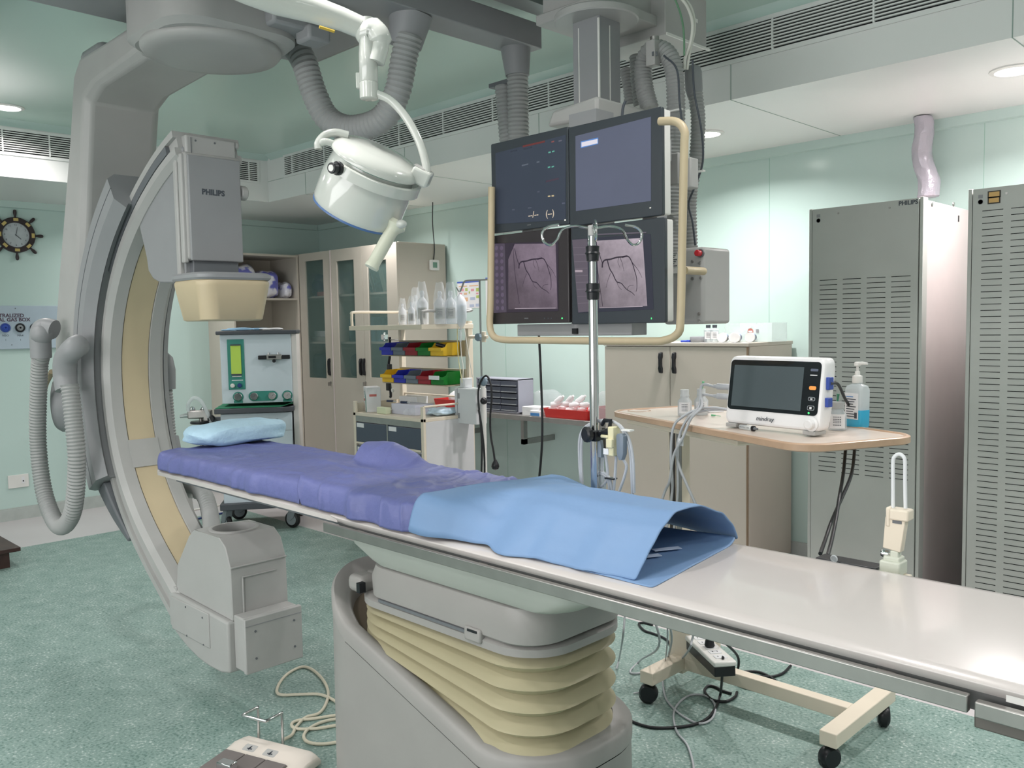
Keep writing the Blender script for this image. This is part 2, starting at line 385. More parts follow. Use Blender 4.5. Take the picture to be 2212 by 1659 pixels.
# L shaped support arm
inner = [(-3.55, 2.60), (-4.02, 2.585), (-4.15, 2.54), (-4.185, 2.40), (-4.27, 2.05), (-4.35, 1.75), (-4.42, 1.50), (-4.45, 1.25), (-4.42, 1.02)]
outer = [(-3.55, 2.76), (-4.22, 2.755), (-4.30, 2.70), (-4.40, 2.40), (-4.54, 2.05), (-4.65, 1.78), (-4.745, 1.52), (-4.79, 1.28), (-4.70, 1.06)]
b = B(); R = []
for (xi, zi), (xo, zo) in zip(inner, outer):
    c = .035; d = V((xo-xi, 0, zo-zi)); d.normalize()
    y0, y1 = 1.465, 1.815
    R.append([V((xi+d.x*c, y0, zi+d.z*c)), V((xi, y0+c, zi)), V((xi, y1-c, zi)), V((xi+d.x*c, y1, zi+d.z*c)), V((xo-d.x*c, y1, zo-d.z*c)), V((xo, y1-c, zo)), V((xo, y0+c, zo)), V((xo-d.x*c, y0, zo-d.z*c))])
b.rings(R); b.build('support_arm', GREY, g, ang=28, bev=.012, seg=3)
b = B().box((-4.30, 1.50, 2.70), (-4.05, 1.80, 2.80)); b.build('cable_cover', GREYD, g, bev=.03)
b = B().lathe([(.13, -.01), (.15, .0), (.15, .10), (.13, .13), (.0, .14)], (-4.70, 1.58, 1.14), (-.5, -.86, 0)); b.build('rotation_hub', GREYD, g, bev=.01)
# pivot head and disc
def vr(z, x0, y0, x1, y1, r): return [V((u, v, z)) for u, v in rrect(x0, y0, x1, y1, r, 8)]
px0, px1, py0, py1 = -3.53, -2.99, 1.37, 1.91
b = B(); b.rings([vr(2.60, px0+.02, py0+.02, px1-.02, py1-.02, .15), vr(2.62, px0, py0, px1, py1, .15), vr(2.80, px0, py0, px1, py1, .15), vr(2.88, px0+.03, py0+.03, px1-.03, py1-.03, .14)])
pv = b.build('pivot_head', GREY, g)
# flare blending the arm into the pivot head
b = B(); b.rings([[V((-3.44, 1.42, 2.61)), V((-3.44, 1.86, 2.61)), V((-3.44, 1.86, 2.82)), V((-3.44, 1.42, 2.82))], [V((-3.62, 1.50, 2.605)), V((-3.62, 1.78, 2.605)), V((-3.62, 1.78, 2.78)), V((-3.62, 1.50, 2.78))]]); b.build('arm_shoulder', GREY, g, bev=.03, seg=3)
B().lathe([(.255, 2.615), (.264, 2.60), (.264, 2.588), (.25, 2.572), (.2, 2.566), (0, 2.565)], (-3.265, YC, 0), n=48).build('disc_cover', GREY, pv, ang=60)
# carriage above
b = B().box((-3.78, .92, 2.80), (-2.95, 2.40, 2.88)); b.box((-3.72, .98, 2.88), (-3.0, 2.34, 2.90)); b.build('ceiling_carriage', GREYD, g, bev=.008)
b = B().box((-3.06, 1.72, 2.64), (-2.93, 1.96, 2.80)).box((-3.0, 1.85, 2.60), (-2.9, 1.95, 2.66)); b.build('cable_outlet', GREYD, g, bev=.012)
# collimator / detector tower
side = [aY(a, c, 1.526) for a, c in ((385, 312), (352, 352), (318, 400), (293, 450), (303, 500), (316, 556), (320, 585), (330, 602), (345, 611), (372, 611), (400, 596), (400, 560), (393, 318))]
b = B(); b.rings([[V((p.x, 1.526, p.z)) for p in side], [V((p.x, 1.754, p.z)) for p in side]]); tw = b.build('detector_bracket', GREYD, g, bev=.006)
b = B().box((-3.40, 1.52, 1.775), (-3.30, 1.76, 2.20)); tw2 = b.build('detector_tower', GREY, g, bev=.015, seg=3)
b = B().box((-3.303, 1.532, 1.775), (-3.288, 1.752, 2.185)); fp_ = b.build('front_panel', GREYD, tw2, bev=.004)
b = B().box((-3.375, 1.508, 1.72), (-3.345, 1.53, 2.19)).box((-3.335, 1.51, 1.765), (-3.305, 1.53, 2.19)); b.build('side_rail', GREY, tw2, bev=.006)
b = B().box((-3.42, 1.535, 2.19), (-3.305, 1.745, 2.265)).box((-3.40, 1.745, 2.235), (-3.31, 1.765, 2.265)); b.build('top_cap', GREY, tw2, bev=.008)
b = B().cyl((-3.32, 1.76, 2.06), (-3.32, 1.79, 2.06), .03, 20); b.build('side_knob', GREY, tw2, bev=.006)
b = B().box((-3.304, 1.5545, 2.195), (-3.302, 1.557, 2.255))
for yy in (1.575, 1.655): b.cyl((-3.306, yy, 2.245), (-3.303, yy, 2.245), .004, 10)
b.build('cap_screws', GREYX, tw2)
text('PHILIPS', .030, INK, frame((-3.2875, 1.632, 2.045), (0, 1, 0), (0, 0, 1)), fp_, bold=.0012)
b = B().box((-3.40, 1.545, 1.72), (-3.305, 1.738, 1.78)); b.build('neck_recess', GREYX, tw2, bev=.004)
def rr(z, h): return [V((u, v, z)) for u, v in rrect(-3.385-h, 1.478-h, -3.10+h, 1.782+h, .06, 6)]
b = B(); b.rings([rr(1.692, 0), rr(1.70, .006), rr(1.712, .006), rr(1.72, -.004)]); b.build('detector_flange', GREYD, g)
b = B(); b.rings([rr(1.535, -.03), rr(1.54, -.022), rr(1.67, -.001), rr(1.683, .0), rr(1.692, -.004)]); dt = b.build('image_detector', BEIGE, g, ang=50)
# ------- X-ray tube housing under the table
y0, y1 = 1.52, 1.76
prof = [(-3.545, .40), (-3.52, .52), (-3.40, .66), (-3.35, .694), (-3.135, .696), (-3.085, .665), (-3.052, .59), (-3.048, .40), (-3.048, .385)]
b = B(); b.prism(prof, XZ(y0), 0, y1-y0)
b.bm.normal_update()
for f in [f for f in b.bm.faces if abs(f.normal.z) > .98 and f.calc_center_median().z > .68]: b.bm.faces.remove(f)
WC_ = (-3.243, YC); NW = 32; RC, RQ = [], []
for k in range(NW):
    a = 2*pi*(k+.5)/NW; dx, dy = cos(a), sin(a); s_ = min(.107/abs(dx), .12/abs(dy))
    RC.append(V((WC_[0]+.084*dx, WC_[1]+.084*dy, .695))); RQ.append(V((max(-3.35, min(-3.135, WC_[0]+s_*dx)), WC_[1]+s_*dy, .695)))
b.rings([RQ, RC, [V((p.x, p.y, .63)) for p in RC]], cap=(False, True))
th = b.build('tube_housing', GREY, g, bev=.004, seg=2)
low = [(-3.575, .40), (-3.05, .385), (-3.05, .185), (-3.12, .168), (-3.22, .165), (-3.31, .172), (-3.40, .19), (-3.48, .215), (-3.575, .255)]
b = B(); b.prism(low, XZ(y0-.021), 0, y1-y0+.042); lw = b.build('lower_cover', GREY, g, bev=.010, seg=3)
b = B(); b.box((-3.545, y0-.026, .245), (-3.20, y0-.018, .385)); sp = b.build('side_plate', GREY, lw, bev=.004)
b = B()
for x, z in ((-3.40, .37), (-3.25, .36), (-3.40, .25), (-3.25, .25)): b.cyl((x, y0-.0285, z), (x, y0-.025, z), .004, 8)
b.build('plate_screws', GREYX, lw)
b = B().box((-3.05, y0+.004, .20), (-2.975, y1-.004, .41)); b.build('end_box', GREY, lw, bev=.006)
b = B().box((-2.972, y0-.002, .20), (-2.95, y1+.002, .412)); ep = b.build('end_plate', GREY, lw, bev=.004)
b = B()
for y, z in ((y0+.04, .36), (y1-.035, .36), (y0+.04, .255), (y1-.035, .255)): b.cyl((-2.9505, y, z), (-2.9465, y, z), .0045, 8)
b.build('plate_screws', GREYX, ep)
b = B().box((-2.9515, y0, .383), (-2.9485, y1, .386)); b.build('seam', GREYD, ep)
b = B(); T = (-3.052, -3.0478)
b.box((-3.0515, y0+.045, .40), (-3.043, y0+.050, .545)).box((-3.0515, y0+.045, .545), (-3.043, y1-.05, .55)).box((-3.058, y0, .588), (-3.045, y1, .594)); b.build('panel_bead', GREY, th, bev=.002)
b = B().lathe([(.098, 0), (.098, .007), (.09, .009), (.084, .007), (.0835, -.004)], (-3.243, YC, .694), n=40); b.bm.faces.ensure_lookup_table(); [b.bm.faces.remove(f) for f in [f for f in b.bm.faces if len(f.verts) > 4]]; b.build('beam_window_ring', GREY, th, ang=40)
b = B().lathe([(.0775, .0005), (.0775, .0015), (0, .0015)], (-3.243, YC, .645), n=32); b.build('beam_window', GREYX, th)
b = B().box((-3.58, y0-.006, .385), (-3.53, y0+.03, .42)).cyl((-3.59, y0-.012, .395), (-3.59, y0+.01, .395), .014, 12); b.build('hinge', GREY, lw, bev=.003)
# ------- hoses
def hz(name, P, r, par, **k): return B().hose(P, r, **k).build(name, HOSE, par, ang=20)
def elbow(par, p, q, r, d, name='hose_elbow'):
    bb = B(); P = spline([p, (V(p)*.5+V(q)*.5)+V((0, 0, .035)), q, V(q)+V((0, 0, -d))], 6)
    bb.tube(P, [r*(1.08 if i > len(P)-7 else 1.2) for i in range(len(P))], 20); bb.ball(P[6], r*1.25, 16); return bb.build(name, GREYD, par, ang=50)
hp = [aY(q, r, 1.35) for q, r in ((90, 765), (85, 800), (82, 950), (97, 1070), (128, 1137), (157, 1105), (166, 1000), (158, 900), (150, 830))]
hz('cable_hose', hp, .040, g, pitch=.016)
B().tube(spline([aY(118, 712, 1.40), aY(98, 708, 1.37), aY(88, 720, 1.35), aY(89, 772, 1.35)], 6), .047, 20).ball(aY(90, 722, 1.35), .052, 16).build('hose_elbow', GREYD, g, ang=50)
B().tube(spline([aY(172, 745, 1.40), aY(160, 752, 1.37), aY(142, 775, 1.35), aY(140, 810, 1.35), aY(145, 842, 1.35)], 6), .050, 20).ball(aY(146, 768, 1.36), .050, 16).build('hose_elbow', GREYD, g, ang=50)
b = B().box(aY(150, 738, 1.40), aY(172, 790, 1.47)); b.build('hose_clamp', GREYD, g, bev=.008)
hs = [aY(q, r, 1.90) for q, r in ((358, 835), (363, 900), (368, 950), (380, 1020), (392, 1065))]
hz('cable_hose', hs, .034, g, pitch=.016)
B().tube([aY(348, 765, 1.9), aY(356, 778, 1.9), aY(360, 800, 1.9), aY(361, 840, 1.9)], [.03, .042, .044, .042], 20).build('hose_socket', GREYD, g, ang=50); B().tube([aY(367, 945, 1.9), aY(374, 982, 1.9)], .044, 20).build('hose_socket', GREYD, g, ang=50)
b = B().tube(spline([aY(395, 1060, 1.88), aY(408, 1048, 1.88), aY(430, 1052, 1.88), aY(437, 1070, 1.88)], 5), .043, 18).tube([aY(392, 1065, 1.86), aY(398, 1105, 1.84)], .046, 18).ball(aY(396, 1066, 1.86), .052, 16); b.build('hose_coupling', GREY, g, ang=50)
hz('cable_hose', [aY(428, 1052, 1.88), aY(446, 1080, 1.86), aY(456, 1125, 1.82), aY(458, 1160, 1.74)], .040, g, pitch=.016)
hz('cable_hose', [aY(398, 1100, 1.84), aY(402, 1150, 1.80), aY(405, 1190, 1.74)], .032, g, pitch=.016)
b = B().tube(spline([aY(112, 803, 1.42), aY(98, 832, 1.42), aY(93, 862, 1.42), aY(94, 884, 1.42)], 6), .014, 12); b.build('grab_handle', BEIGE, g)
# big hose loop from the carriage to the cross beam
hz('cable_hose', [aY(628, 92, 2.02), aY(655, 130, 2.03), aY(680, 205, 2.06), aY(710, 258, 2.10), aY(760, 278, 2.15), aY(825, 258, 2.2), aY(858, 200, 2.22), aY(872, 130, 2.23), aY(885, 70, 2.24)], .056, g, pitch=.020)

# ================================================================== patient table
t = thing('patient_table', 'long white patient table on a grey pedestal with yellowed folding bellows', 'table', (-1.9, 1.62, 0))
ZT, TY0, TY1 = .96, 1.38, 1.845
# tabletop board: narrow head end
b = B()
def topring(x, h, z0, z1): return [V((x, TY0+h, z1-.008)), V((x, TY0+h+.012, z1)), V((x, TY1-h-.012, z1)), V((x, TY1-h, z1-.008)), V((x, TY1-h, z0)), V((x, TY0+h, z0))]
b.rings([topring(x, h, .938, ZT) for x, h in ((-3.445, .13), (-3.44, .09), (-3.42, .05), (-3.39, .02), (-3.34, .0), (-2.10, .0))]); bd = b.build('head_board', TABW, t, ang=50)
b = B(); b.box((-3.20, TY0+.012, .928), (-2.10, TY1-.012, .9385)); b.build('underside_strip', GREYX, bd)
sc = [(TY0-.004, .947), (TY0-.006, .953), (TY0+.004, .9585), (TY0+.02, .960), (TY1-.02, .960), (TY1-.004, .9585), (TY1+.006, .953), (TY1+.004, .947), (TY1-.01, .93), (TY0+.01, .93)]
b = B(); R = []
for x, k in ((-2.13, .6), (-2.10, .9), (-2.06, 1), (0.05, 1)): R.append([V((x, (y-1.6125)*(.985+.015*k)+1.6125, ZT+(z-ZT)*k)) for y, z in sc])
b.rings(R); tp = b.build('tabletop', TABW, t, ang=50, bev=.002)
b = B().box((-2.10, TY0+.006, .905), (.04, TY0+.02, .947)).box((-2.10, TY1-.02, .905), (.04, TY1-.006, .947)); b.build('side_channel', mat('dark_grey_channel', (92, 92, 92), .5), tp)  # side channels coloured an even dark grey
b = B().box((-2.10, TY0+.02, .90), (.04, TY1-.02, .93)); b.build('frame_beam', GREYX, tp)
for y, nm in ((TY0-.026, 'near'), (TY1+.012, 'far')):
    b = B().box((-2.135, y, .910), (-.405, y+.014, .937))
    for x in (-2.0, -1.5, -1.0, -.55): b.box((x, y+.0145 if y < 1.6 else y-.02, .914), (x+.03, y+.03 if y < 1.6 else y-.0005, .932))
    b.build('accessory_rail', STEEL, t, bev=.002)
b = B().box((-.395, TY0-.028, .908), (.03, TY0-.012, .932)); b.build('accessory_rail', STEEL, t, bev=.002)
b = B().box((-.36, TY0-.002, .934), (.0, TY0-.0005, .947)); pl = b.build('load_plate', WHITE, t)
tr = frame((-.30, TY0-.0025, .9405), (1, 0, 0), (0, 0, 1)); text('Max. 250 kg', .0085, INK, tr, pl)
b = B().box((-.40, TY0-.012, .885), (-.33, TY0+.03, .908)).box((-.30, TY0-.02, .880), (.03, TY0-.002, .9)); b.build('rail_clamp', mat('grimy_clamp', (110, 106, 102), .5, .5), t, bev=.003)
# carriage hull under the top
def fpt(x0, y0_, x1, y1_, r, zf, n=8): return [V((u, v, zf(u) if callable(zf) else zf)) for u, v in rrect(x0, y0_, x1, y1_, r, n)]
LG = mat('pale_green_grey_cover', (170, 175, 168), .4)
b = B(); b.rings([fpt(-1.99, 1.415, -1.30, 1.80, .06, .832), fpt(-2.02, 1.405, -1.26, 1.81, .07, .845), fpt(-2.09, 1.39, -1.18, 1.83, .08, .885), fpt(-2.11, 1.39, -1.16, 1.835, .08, .905)]); b.build('carriage_cover', LG, t)
b = B(); b.rings([fpt(-2.02, 1.425, -1.375, 1.79, .09, .728), fpt(-2.05, 1.415, -1.355, 1.80, .10, .737), fpt(-2.05, 1.412, -1.35, 1.803, .10, .79), fpt(-2.04, 1.42, -1.36, 1.795, .10, .822), fpt(-2.02, 1.43, -1.375, 1.785, .09, .829)]); mc = b.build('upper_cover', PEDG, t)
b = B(); b.rings([fpt(-2.10, 1.43, -1.365, 1.80, .12, .697), fpt(-2.115, 1.415, -1.35, 1.81, .13, .703), fpt(-2.115, 1.415, -1.35, 1.81, .13, .722), fpt(-2.10, 1.425, -1.36, 1.80, .12, .728)]); rg = b.build('lift_ring', PEDG, t)
b = B().box((-2.115, 1.47, .722), (-2.03, 1.78, .775)); b.box((-2.13, 1.425, .72), (-2.055, 1.52, .772)); b.build('end_lug', PEDG, rg, bev=.018, seg=3)
b = B().box((-1.59, 1.406, .712), (-1.53, 1.44, .748)); b.build('corner_lug', PEDG, rg, bev=.006)
b = B().box((-1.955, 1.411, .727), (-1.59, 1.425, .7345)); b.build('ledge_groove', GREYX, rg)
B().box((-2.056, 1.409, .733), (-2.04, 1.43, .762)).build('latch', BLACK, rg); B().box((-1.575, 1.4045, .738), (-1.54, 1.41, .744)).build('latch', BLACK, rg)
# bellows between the sloping rim and the ring
def zrim(x):
    x = max(-2.32, min(-1.36, x))
    P = [(-2.32, .76), (-2.20, .70), (-2.05, .60), (-1.90, .545), (-1.70, .488), (-1.58, .462), (-1.48, .452), (-1.36, .45)]
    for (a, za), (c, zc) in zip(P, P[1:]):
        if a <= x <= c: return za+(zc-za)*(x-a)/(c-a)
    return .45
b = B(); R = []; NF = 5
for k in range(2*NF+1):
    f = k/(2*NF); o = .030 if k % 2 else -.012
    for e, dz in (((o-.008), -.006), (o, 0), (o-.006, .005)) if k % 2 else ((o, 0),):
        R.append([V((u, v, min(.70, (zrim(u)-.03)*(1-f)+.70*f+dz*(.70-zrim(u))*3))) for u, v in rrect(-2.09-e, 1.445-e, -1.385+e, 1.79+e, .12+e, 10)])
b.rings(R, cap=(False, False)); b.build('bellows', BELLOW, t, ang=60)
# pedestal base with a sloping rim
bx = (-2.31, 1.395, -1.325, 1.885)
def zr2(d): return lambda u: zrim(u)+d
OUT = lambda e, zf, r=.21: fpt(bx[0]-e, bx[1]-e, bx[2]+e, bx[3]+e, r+e, zf, 12)
INN = lambda e, zf, r=.15: fpt(bx[0]+.075-e, bx[1]+.045-e, bx[2]-.055+e, bx[3]-.06+e, r+e, zf, 12)
b = B(); b.rings([OUT(-.008, 0), OUT(-.004, .03), OUT(.004, .10), OUT(0, zr2(-.055))], cap=(True, False)); pb = b.build('pedestal_base', PEDG, t, ang=50)
b = B(); b.rings([OUT(-.006, zr2(-.056)), OUT(.003, zr2(-.05)), OUT(.003, zr2(-.012)), OUT(-.006, zr2(.0)), INN(.008, zr2(.004)), INN(0, zr2(-.004)), INN(-.004, zr2(-.05))], cap=(False, False)); b.build('pedestal_rim', PEDG, t, ang=50)
b = B(); b.rings([INN(-.002, zr2(-.05)), [V((p.x, p.y, p.z)) for p in INN(-.05, zr2(-.05))]], cap=(False, True)); b.build('rim_well', mat('dusty_brown_gap', (120, 108, 92), .7), t)
b = B(); b.box((-1.3265, 1.60, .0), (-1.3235, 1.603, .395)); b.build('panel_joint', GREYX, pb)
b = B().lathe([(.014, 0), (.014, .0012), (.0115, .0012), (.0115, 0)], aY(748, 1290, 1.50), (0, 0, 1)); b.build('rim_mark', mat('red_mark', (150, 60, 60), .6), t)
# ================================================================== ceiling rails and cross beam
ALU = mat('grey_anodised_rail', (142, 146, 145), .4, .35)
def rail(label, a, c, sec_, group=None):
    a = V(a); c = V(c); L = (c-a).normalized(); s_ = V((0, 0, 1)).cross(L); b = B()
    b.rings([[p+s_*u+V((0, 0, v)) for u, v in sec_] for p in (a, c)])
    t = thing('ceiling_rail', label, 'rail', a, group=group); b.build('rail_profile', ALU, t, smooth=False)
    return t
RS = [(-.05, 0), (-.05, .012), (-.02, .02), (-.02, .045), (-.05, .05), (-.05, .065), (.05, .065), (.05, .05), (.02, .045), (.02, .02), (.05, .012), (.05, 0)]
rail('long ceiling rail running over the scanner on the wall side', (-3.95, 2.47, 2.86), (1.8, 2.47, 2.86), RS)
rail('long ceiling rail at the upper left corner of the view', (-6.3, 1.00, 2.86), (1.8, 1.00, 2.86), RS)
rail('ceiling rail crossing above the monitor bank carriage', (-2.57, -1.0, 2.84), (-2.57, 3.66, 2.84), [(u, v*1.2) for u, v in RS])
t = thing('cross_beam', 'dark grey ceiling cross beam carrying the scanner and monitor hoses', 'beam', (-2.78, 1.2, 2.74))
B().box((-2.86, 1.15, 2.745), (-2.71, 2.95, 2.855)).build('beam', GREYD, t, bev=.004)
B().box((-2.84, 2.95, 2.755), (-2.73, 2.953, 2.845)).build('end_cap', GREYX, t, bev=.002)
def sock(p, tilt=(0, 0, -1), r=.055): return B().lathe([(r*1.25, 0), (r*1.2, .03), (r, .12), (r*.98, .13)], p, tilt, n=24).build('hose_socket', GREYD, t, ang=40)
sock((-2.79, 2.26, 2.76), (-.25, -.1, -1), .07); sock((-2.79, 2.86, 2.755), (.05, .02, -1))
B().hose([V((-2.785, 2.865, 2.64)), V((-2.79, 2.87, 2.45)), V((-2.80, 2.88, 2.25)), V((-2.78, 2.86, 2.05))], .050, .018).build('cable_hose', HOSE, t, ang=20)
B().hose([V((-2.87, 2.86, 2.60)), V((-2.87, 2.88, 2.4)), V((-2.85, 2.88, 2.2)), V((-2.82, 2.87, 2.05))], .044, .018).build('cable_hose', HOSE, t, ang=20)
B().box((-2.94, 2.83, 2.595), (-2.80, 2.89, 2.615)).build('hose_bracket', GREYX, t, bev=.003)

# ================================================================== monitor bank on its ceiling suspension
m_ = thing('monitor_bank', 'bank of four dark medical monitors hanging from a grey ceiling column', 'monitors', (-2.08, 2.5, 1.44))
B().box((-2.42, 2.60, 2.695), (-2.09, 3.0, 2.735)).box((-2.40, 2.62, 2.735), (-2.12, 2.98, 2.84)).build('carriage_plate', GREY, m_, bev=.004)
B().lathe([(.16, 2.70), (.165, 2.695), (.165, 2.675), (.16, 2.67), (0, 2.67)], (-2.19, 2.70, 0), n=40).build('swivel_disc', GREY, m_)
c0, c1 = (-2.255, 2.635), (-2.125, 2.765)
b = B(); b.prism([(c0[0], c0[1]), (c1[0]-.006, c0[1]), (c1[0], c0[1]+.006), (c1[0], c1[1]), (c0[0], c1[1])], XY(2.30), 0, .37); col = b.build('lift_column', GREYD, m_)
for x in (-2.225,): B().box((x-.002, c0[1]-.002, 2.33), (x+.002, c0[1], 2.645)).build('column_white_line', WHITE, col)
B().box((c1[0], 2.70-.002, 2.33), (c1[0]+.002, 2.702, 2.645)).build('column_white_line', WHITE, col)
B().box((c1[0]-.004, c0[1]-.004, 2.31), (c1[0]+.003, c0[1]+.002, 2.66)).build('column_white_line', WHITE, col)  # white strip painted in as the highlight along the corner edge
b = B(); b.prism([(-2.27, 2.255), (-2.02, 2.245), (-2.02, 2.325), (-2.24, 2.31)], XZ(2.49), 0, .32); b.build('column_shroud', GREY, m_, bev=.012)
B().box((-2.38, 2.965, 2.655), (-2.05, 3.27, 2.86)).build('drive_box', GREY, m_, bev=.005)
B().box((-2.0505, 3.17, 2.75), (-2.0485, 3.20, 2.765)).build('type_plate', WHITE, m_)
B().box((-2.0505, 2.97, 2.652), (-2.045, 3.29, 2.662)).build('box_lip', WHITE, m_)
# back frame
B().box((-2.40, 2.46, 1.55), (-1.72, 2.52, 1.60)).box((-2.40, 2.46, 2.05), (-1.72, 2.52, 2.12)).box((-2.13, 2.46, 1.50), (-2.0, 2.56, 2.27)).box((-1.80, 2.46, 1.55), (-1.74, 2.52, 2.12)).box((-2.38, 2.46, 1.55), (-2.32, 2.52, 2.12)).build('mounting_frame', GREYD, m_)
p = aY(1125, 722, 2.45); q = aY(1372, 700, 2.45)
B().box((p.x, 2.43, 1.455), (q.x, 2.52, 1.50)).build('cable_tray', GREYD, m_, bev=.003)
B().box((aY(1243, 720, 2.44).x, 2.42, 1.462), (aY(1253, 720, 2.44).x, 2.43, 1.482)).build('tray_socket', BLACK, m_)
# side box with red button
p = aY(1432, 540, 2.62); q = aY(1520, 700, 2.62)
B().box((p.x, 2.62, q.z), (q.x, 2.80, p.z)).build('junction_box', GREY, m_, bev=.012, seg=3)
jb = m_
c = aY(1512, 547, 2.615); B().cyl(c, c+V((.0, -.022, 0)), .011, 18).build('stop_button', mat('red_button', (190, 40, 50), .35), m_, bev=.003)
B().cyl(c+V((0, .006, 0)), c, .015, 18).build('button_collar', GREYX, m_)
p = aY(1446, 545, 2.617); q = aY(1465, 590, 2.617); lb = B().box((p.x, 2.617, q.z), (q.x, 2.6195, p.z)).build('rating_label', WHITE, m_)
for k in range(7): B().box((p.x+.004, 2.6155, p.z-.006-.0075*k), (q.x-.004-.006*(k % 3), 2.6168, p.z-.0035-.0075*k)).build('label_print', INK, lb)
for a, c2 in ((1494, 565), (1510, 568), (1494, 602), (1512, 600), (1508, 678), (1508, 693)):
    e = aY(a, c2, 2.615); B().lathe([(.006, 0), (.005, .004), (0, .004)], e+V((0, .005, 0)), (0, -1, 0), 12).build('panel_screw', STEEL, m_)
for (a0, b0, a1, b1) in ((1444, 332, 1466, 398), (1472, 342, 1492, 405)):
    p = aY(a0, b0, 2.55); q = aY(a1, b1, 2.55); B().box((p.x, 2.55, q.z), (q.x, 2.60, p.z)).build('connector_box', GREY, m_, bev=.005)
# beige bumper handle frame
YH = 2.37
P = [aY(1425, 262, YH), aY(1460, 263, YH), aY(1478, 282, YH), aY(1478, 320, YH), aY(1474, 500, YH), aY(1470, 690, YH), aY(1462, 722, YH), aY(1435, 735, YH), aY(1390, 737, YH), aY(1150, 735, YH), aY(1090, 734, YH), aY(1066, 726, YH), aY(1058, 700, YH), aY(1060, 640, YH), aY(1062, 400, YH)]
B().tube(resample(spline(P, 6), .012), .0135, 14).build('handle_frame', BEIGE, m_)
B().tube([aY(1478, 584, YH+.03), aY(1500, 585, YH+.16), aY(1519, 586, YH+.2)], .0135, 14).ball(aY(1519, 586, YH+.2), .0135, 14).build('side_handle', BEIGE, m_)
# ---- the four displays
SCRD = mat('dark_screen', (54, 60, 72), .25, spec=.3, emit=.5)
SCRP = mat('purple_grey_screen', (78, 82, 98), .3, spec=.2, emit=.75)
BEZ = mat('charcoal_bezel', (58, 64, 70), .3)
BEZB = mat('brown_black_bezel', (62, 58, 60), .2)
def emat(name, col, s, noise=0, nscale=8):
    mt = mat(name, (8, 8, 9), .2); nt = mt.node_tree; bs = nt.nodes['Principled BSDF']; bs.inputs['Emission Strength'].default_value = s
    for l in list(bs.inputs['Emission Color'].links): nt.links.remove(l)
    bs.inputs['Emission Color'].default_value = lin(col)+(1,)
    if noise:
        nz = nt.nodes.new('ShaderNodeTexNoise'); nz.inputs['Scale'].default_value = nscale; nz.inputs['Detail'].default_value = 6; nz.inputs['Roughness'].default_value = .65
        nt.links.new(nt.nodes['Texture Coordinate'].outputs['Object'], nz.inputs['Vector'])
        rp = nt.nodes.new('ShaderNodeValToRGB'); rp.color_ramp.elements[0].position = .3; rp.color_ramp.elements[1].position = .72
        k = lin(col); rp.color_ramp.elements[0].color = tuple(x*(1-noise) for x in k)+(1,); rp.color_ramp.elements[1].color = tuple(min(1, x*(1+noise)) for x in k)+(1,)
        nt.links.new(nz.outputs['Fac'], rp.inputs['Fac']); nt.links.new(rp.outputs['Color'], bs.inputs['Emission Color'])
    return mt
YM = 2.40
def monitor(lab, x0, x1, z0, z1, bez, dep=.055):
    b = B(); b.prism(rrect(x0, z0, x1, z1, .006, 3), XZ(YM), 0, .018); o = b.build('display_monitor', bez, m_, bev=.003); o['label'] = lab
    bb = B(); bb.prism(rrect(x0+.004, z0+.004, x1-.002, z1-.004, .006, 3), XZ(YM+.018), 0, dep-.018); bb.build('rear_shell', WHITE, o, bev=.004)
    return o
def onscr(o, name, mt, px, dy=.0012, th=.0008):
    """flat area on the screen bounded by picture points"""
    P = [aY(a, c, YM-dy) for a, c in px]; b = B(); b.rings([[V((p.x, YM-dy, p.z)) for p in P], [V((p.x, YM-dy+th, p.z)) for p in P]]); return b.build(name, mt, o, smooth=False)
def ribbon(o, name, mt, px, w0, w1=None, dy=.0030):
    P = spline([V((p.x, YM-dy, p.z)) for p in (aY(a, c, YM) for a, c in px)], 5); n = len(P); b = B(); L = []; Rr = []
    for i, p in enumerate(P):
        d = (P[min(i+1, n-1)]-P[max(i-1, 0)]).normalized(); s_ = V((-d.z, 0, d.x)); ww = (w0+((w1 or w0)-w0)*i/(n-1))/2
        L.append(p+s_*ww); Rr.append(p-s_*ww)
    for i in range(n-1): b.quad(L[i], L[i+1], Rr[i+1], Rr[i])
    return b
m1 = monitor('upper left monitor, almost blank with faint readings', -2.487, -2.083, 1.862, 2.2115, BEZ)
onscr(m1, 'screen', SCRD, [(1070, 331), (1222, 291), (1222, 475), (1072, 484)])
for (a, c_, w_, col) in ((1153, 311, 48, (120, 60, 60)), (1194, 306, 6, (150, 90, 90)), (1210, 304, 7, (110, 110, 125)), (1110, 326, 14, (60, 66, 82)), (1140, 320, 18, (60, 66, 82)), (1187, 329, 5, (110, 190, 170)), (1195, 327, 5, (110, 190, 170)), (1186, 361, 5, (110, 190, 170)), (1194, 360, 5, (110, 190, 170)), (1134, 356, 14, (104, 112, 126)), (1162, 350, 6, (104, 112, 126)), (1186, 424, 5, (225, 205, 160)), (1194, 423, 5, (225, 205, 160)), (1193, 389, 28, (84, 70, 86)), (1163, 414, 5, (90, 96, 112)), (1144, 449, 8, (90, 96, 112)), (1109, 453, 6, (90, 96, 112)), (1217, 439, 6, (100, 105, 125))):
    s_ = -.23 if c_ < 400 else -.1; h = 3 if w_ < 20 else 4
    onscr(m1, 'screen_text', emat('ui_%d_%d_%d' % col, col, .8), [(a-w_/2, c_-h/2-s_*w_/2), (a+w_/2, c_-h/2+s_*w_/2), (a+w_/2, c_+h/2+s_*w_/2), (a-w_/2, c_+h/2-s_*w_/2)], .0018)
ui = emat('ui_pale_yellow', (228, 212, 190), .9)
text('--/--', .034, ui, frame(aY(1152, 464, YM-.002), (1, 0, 0), (0, 0, 1)), m1, name='screen_text')
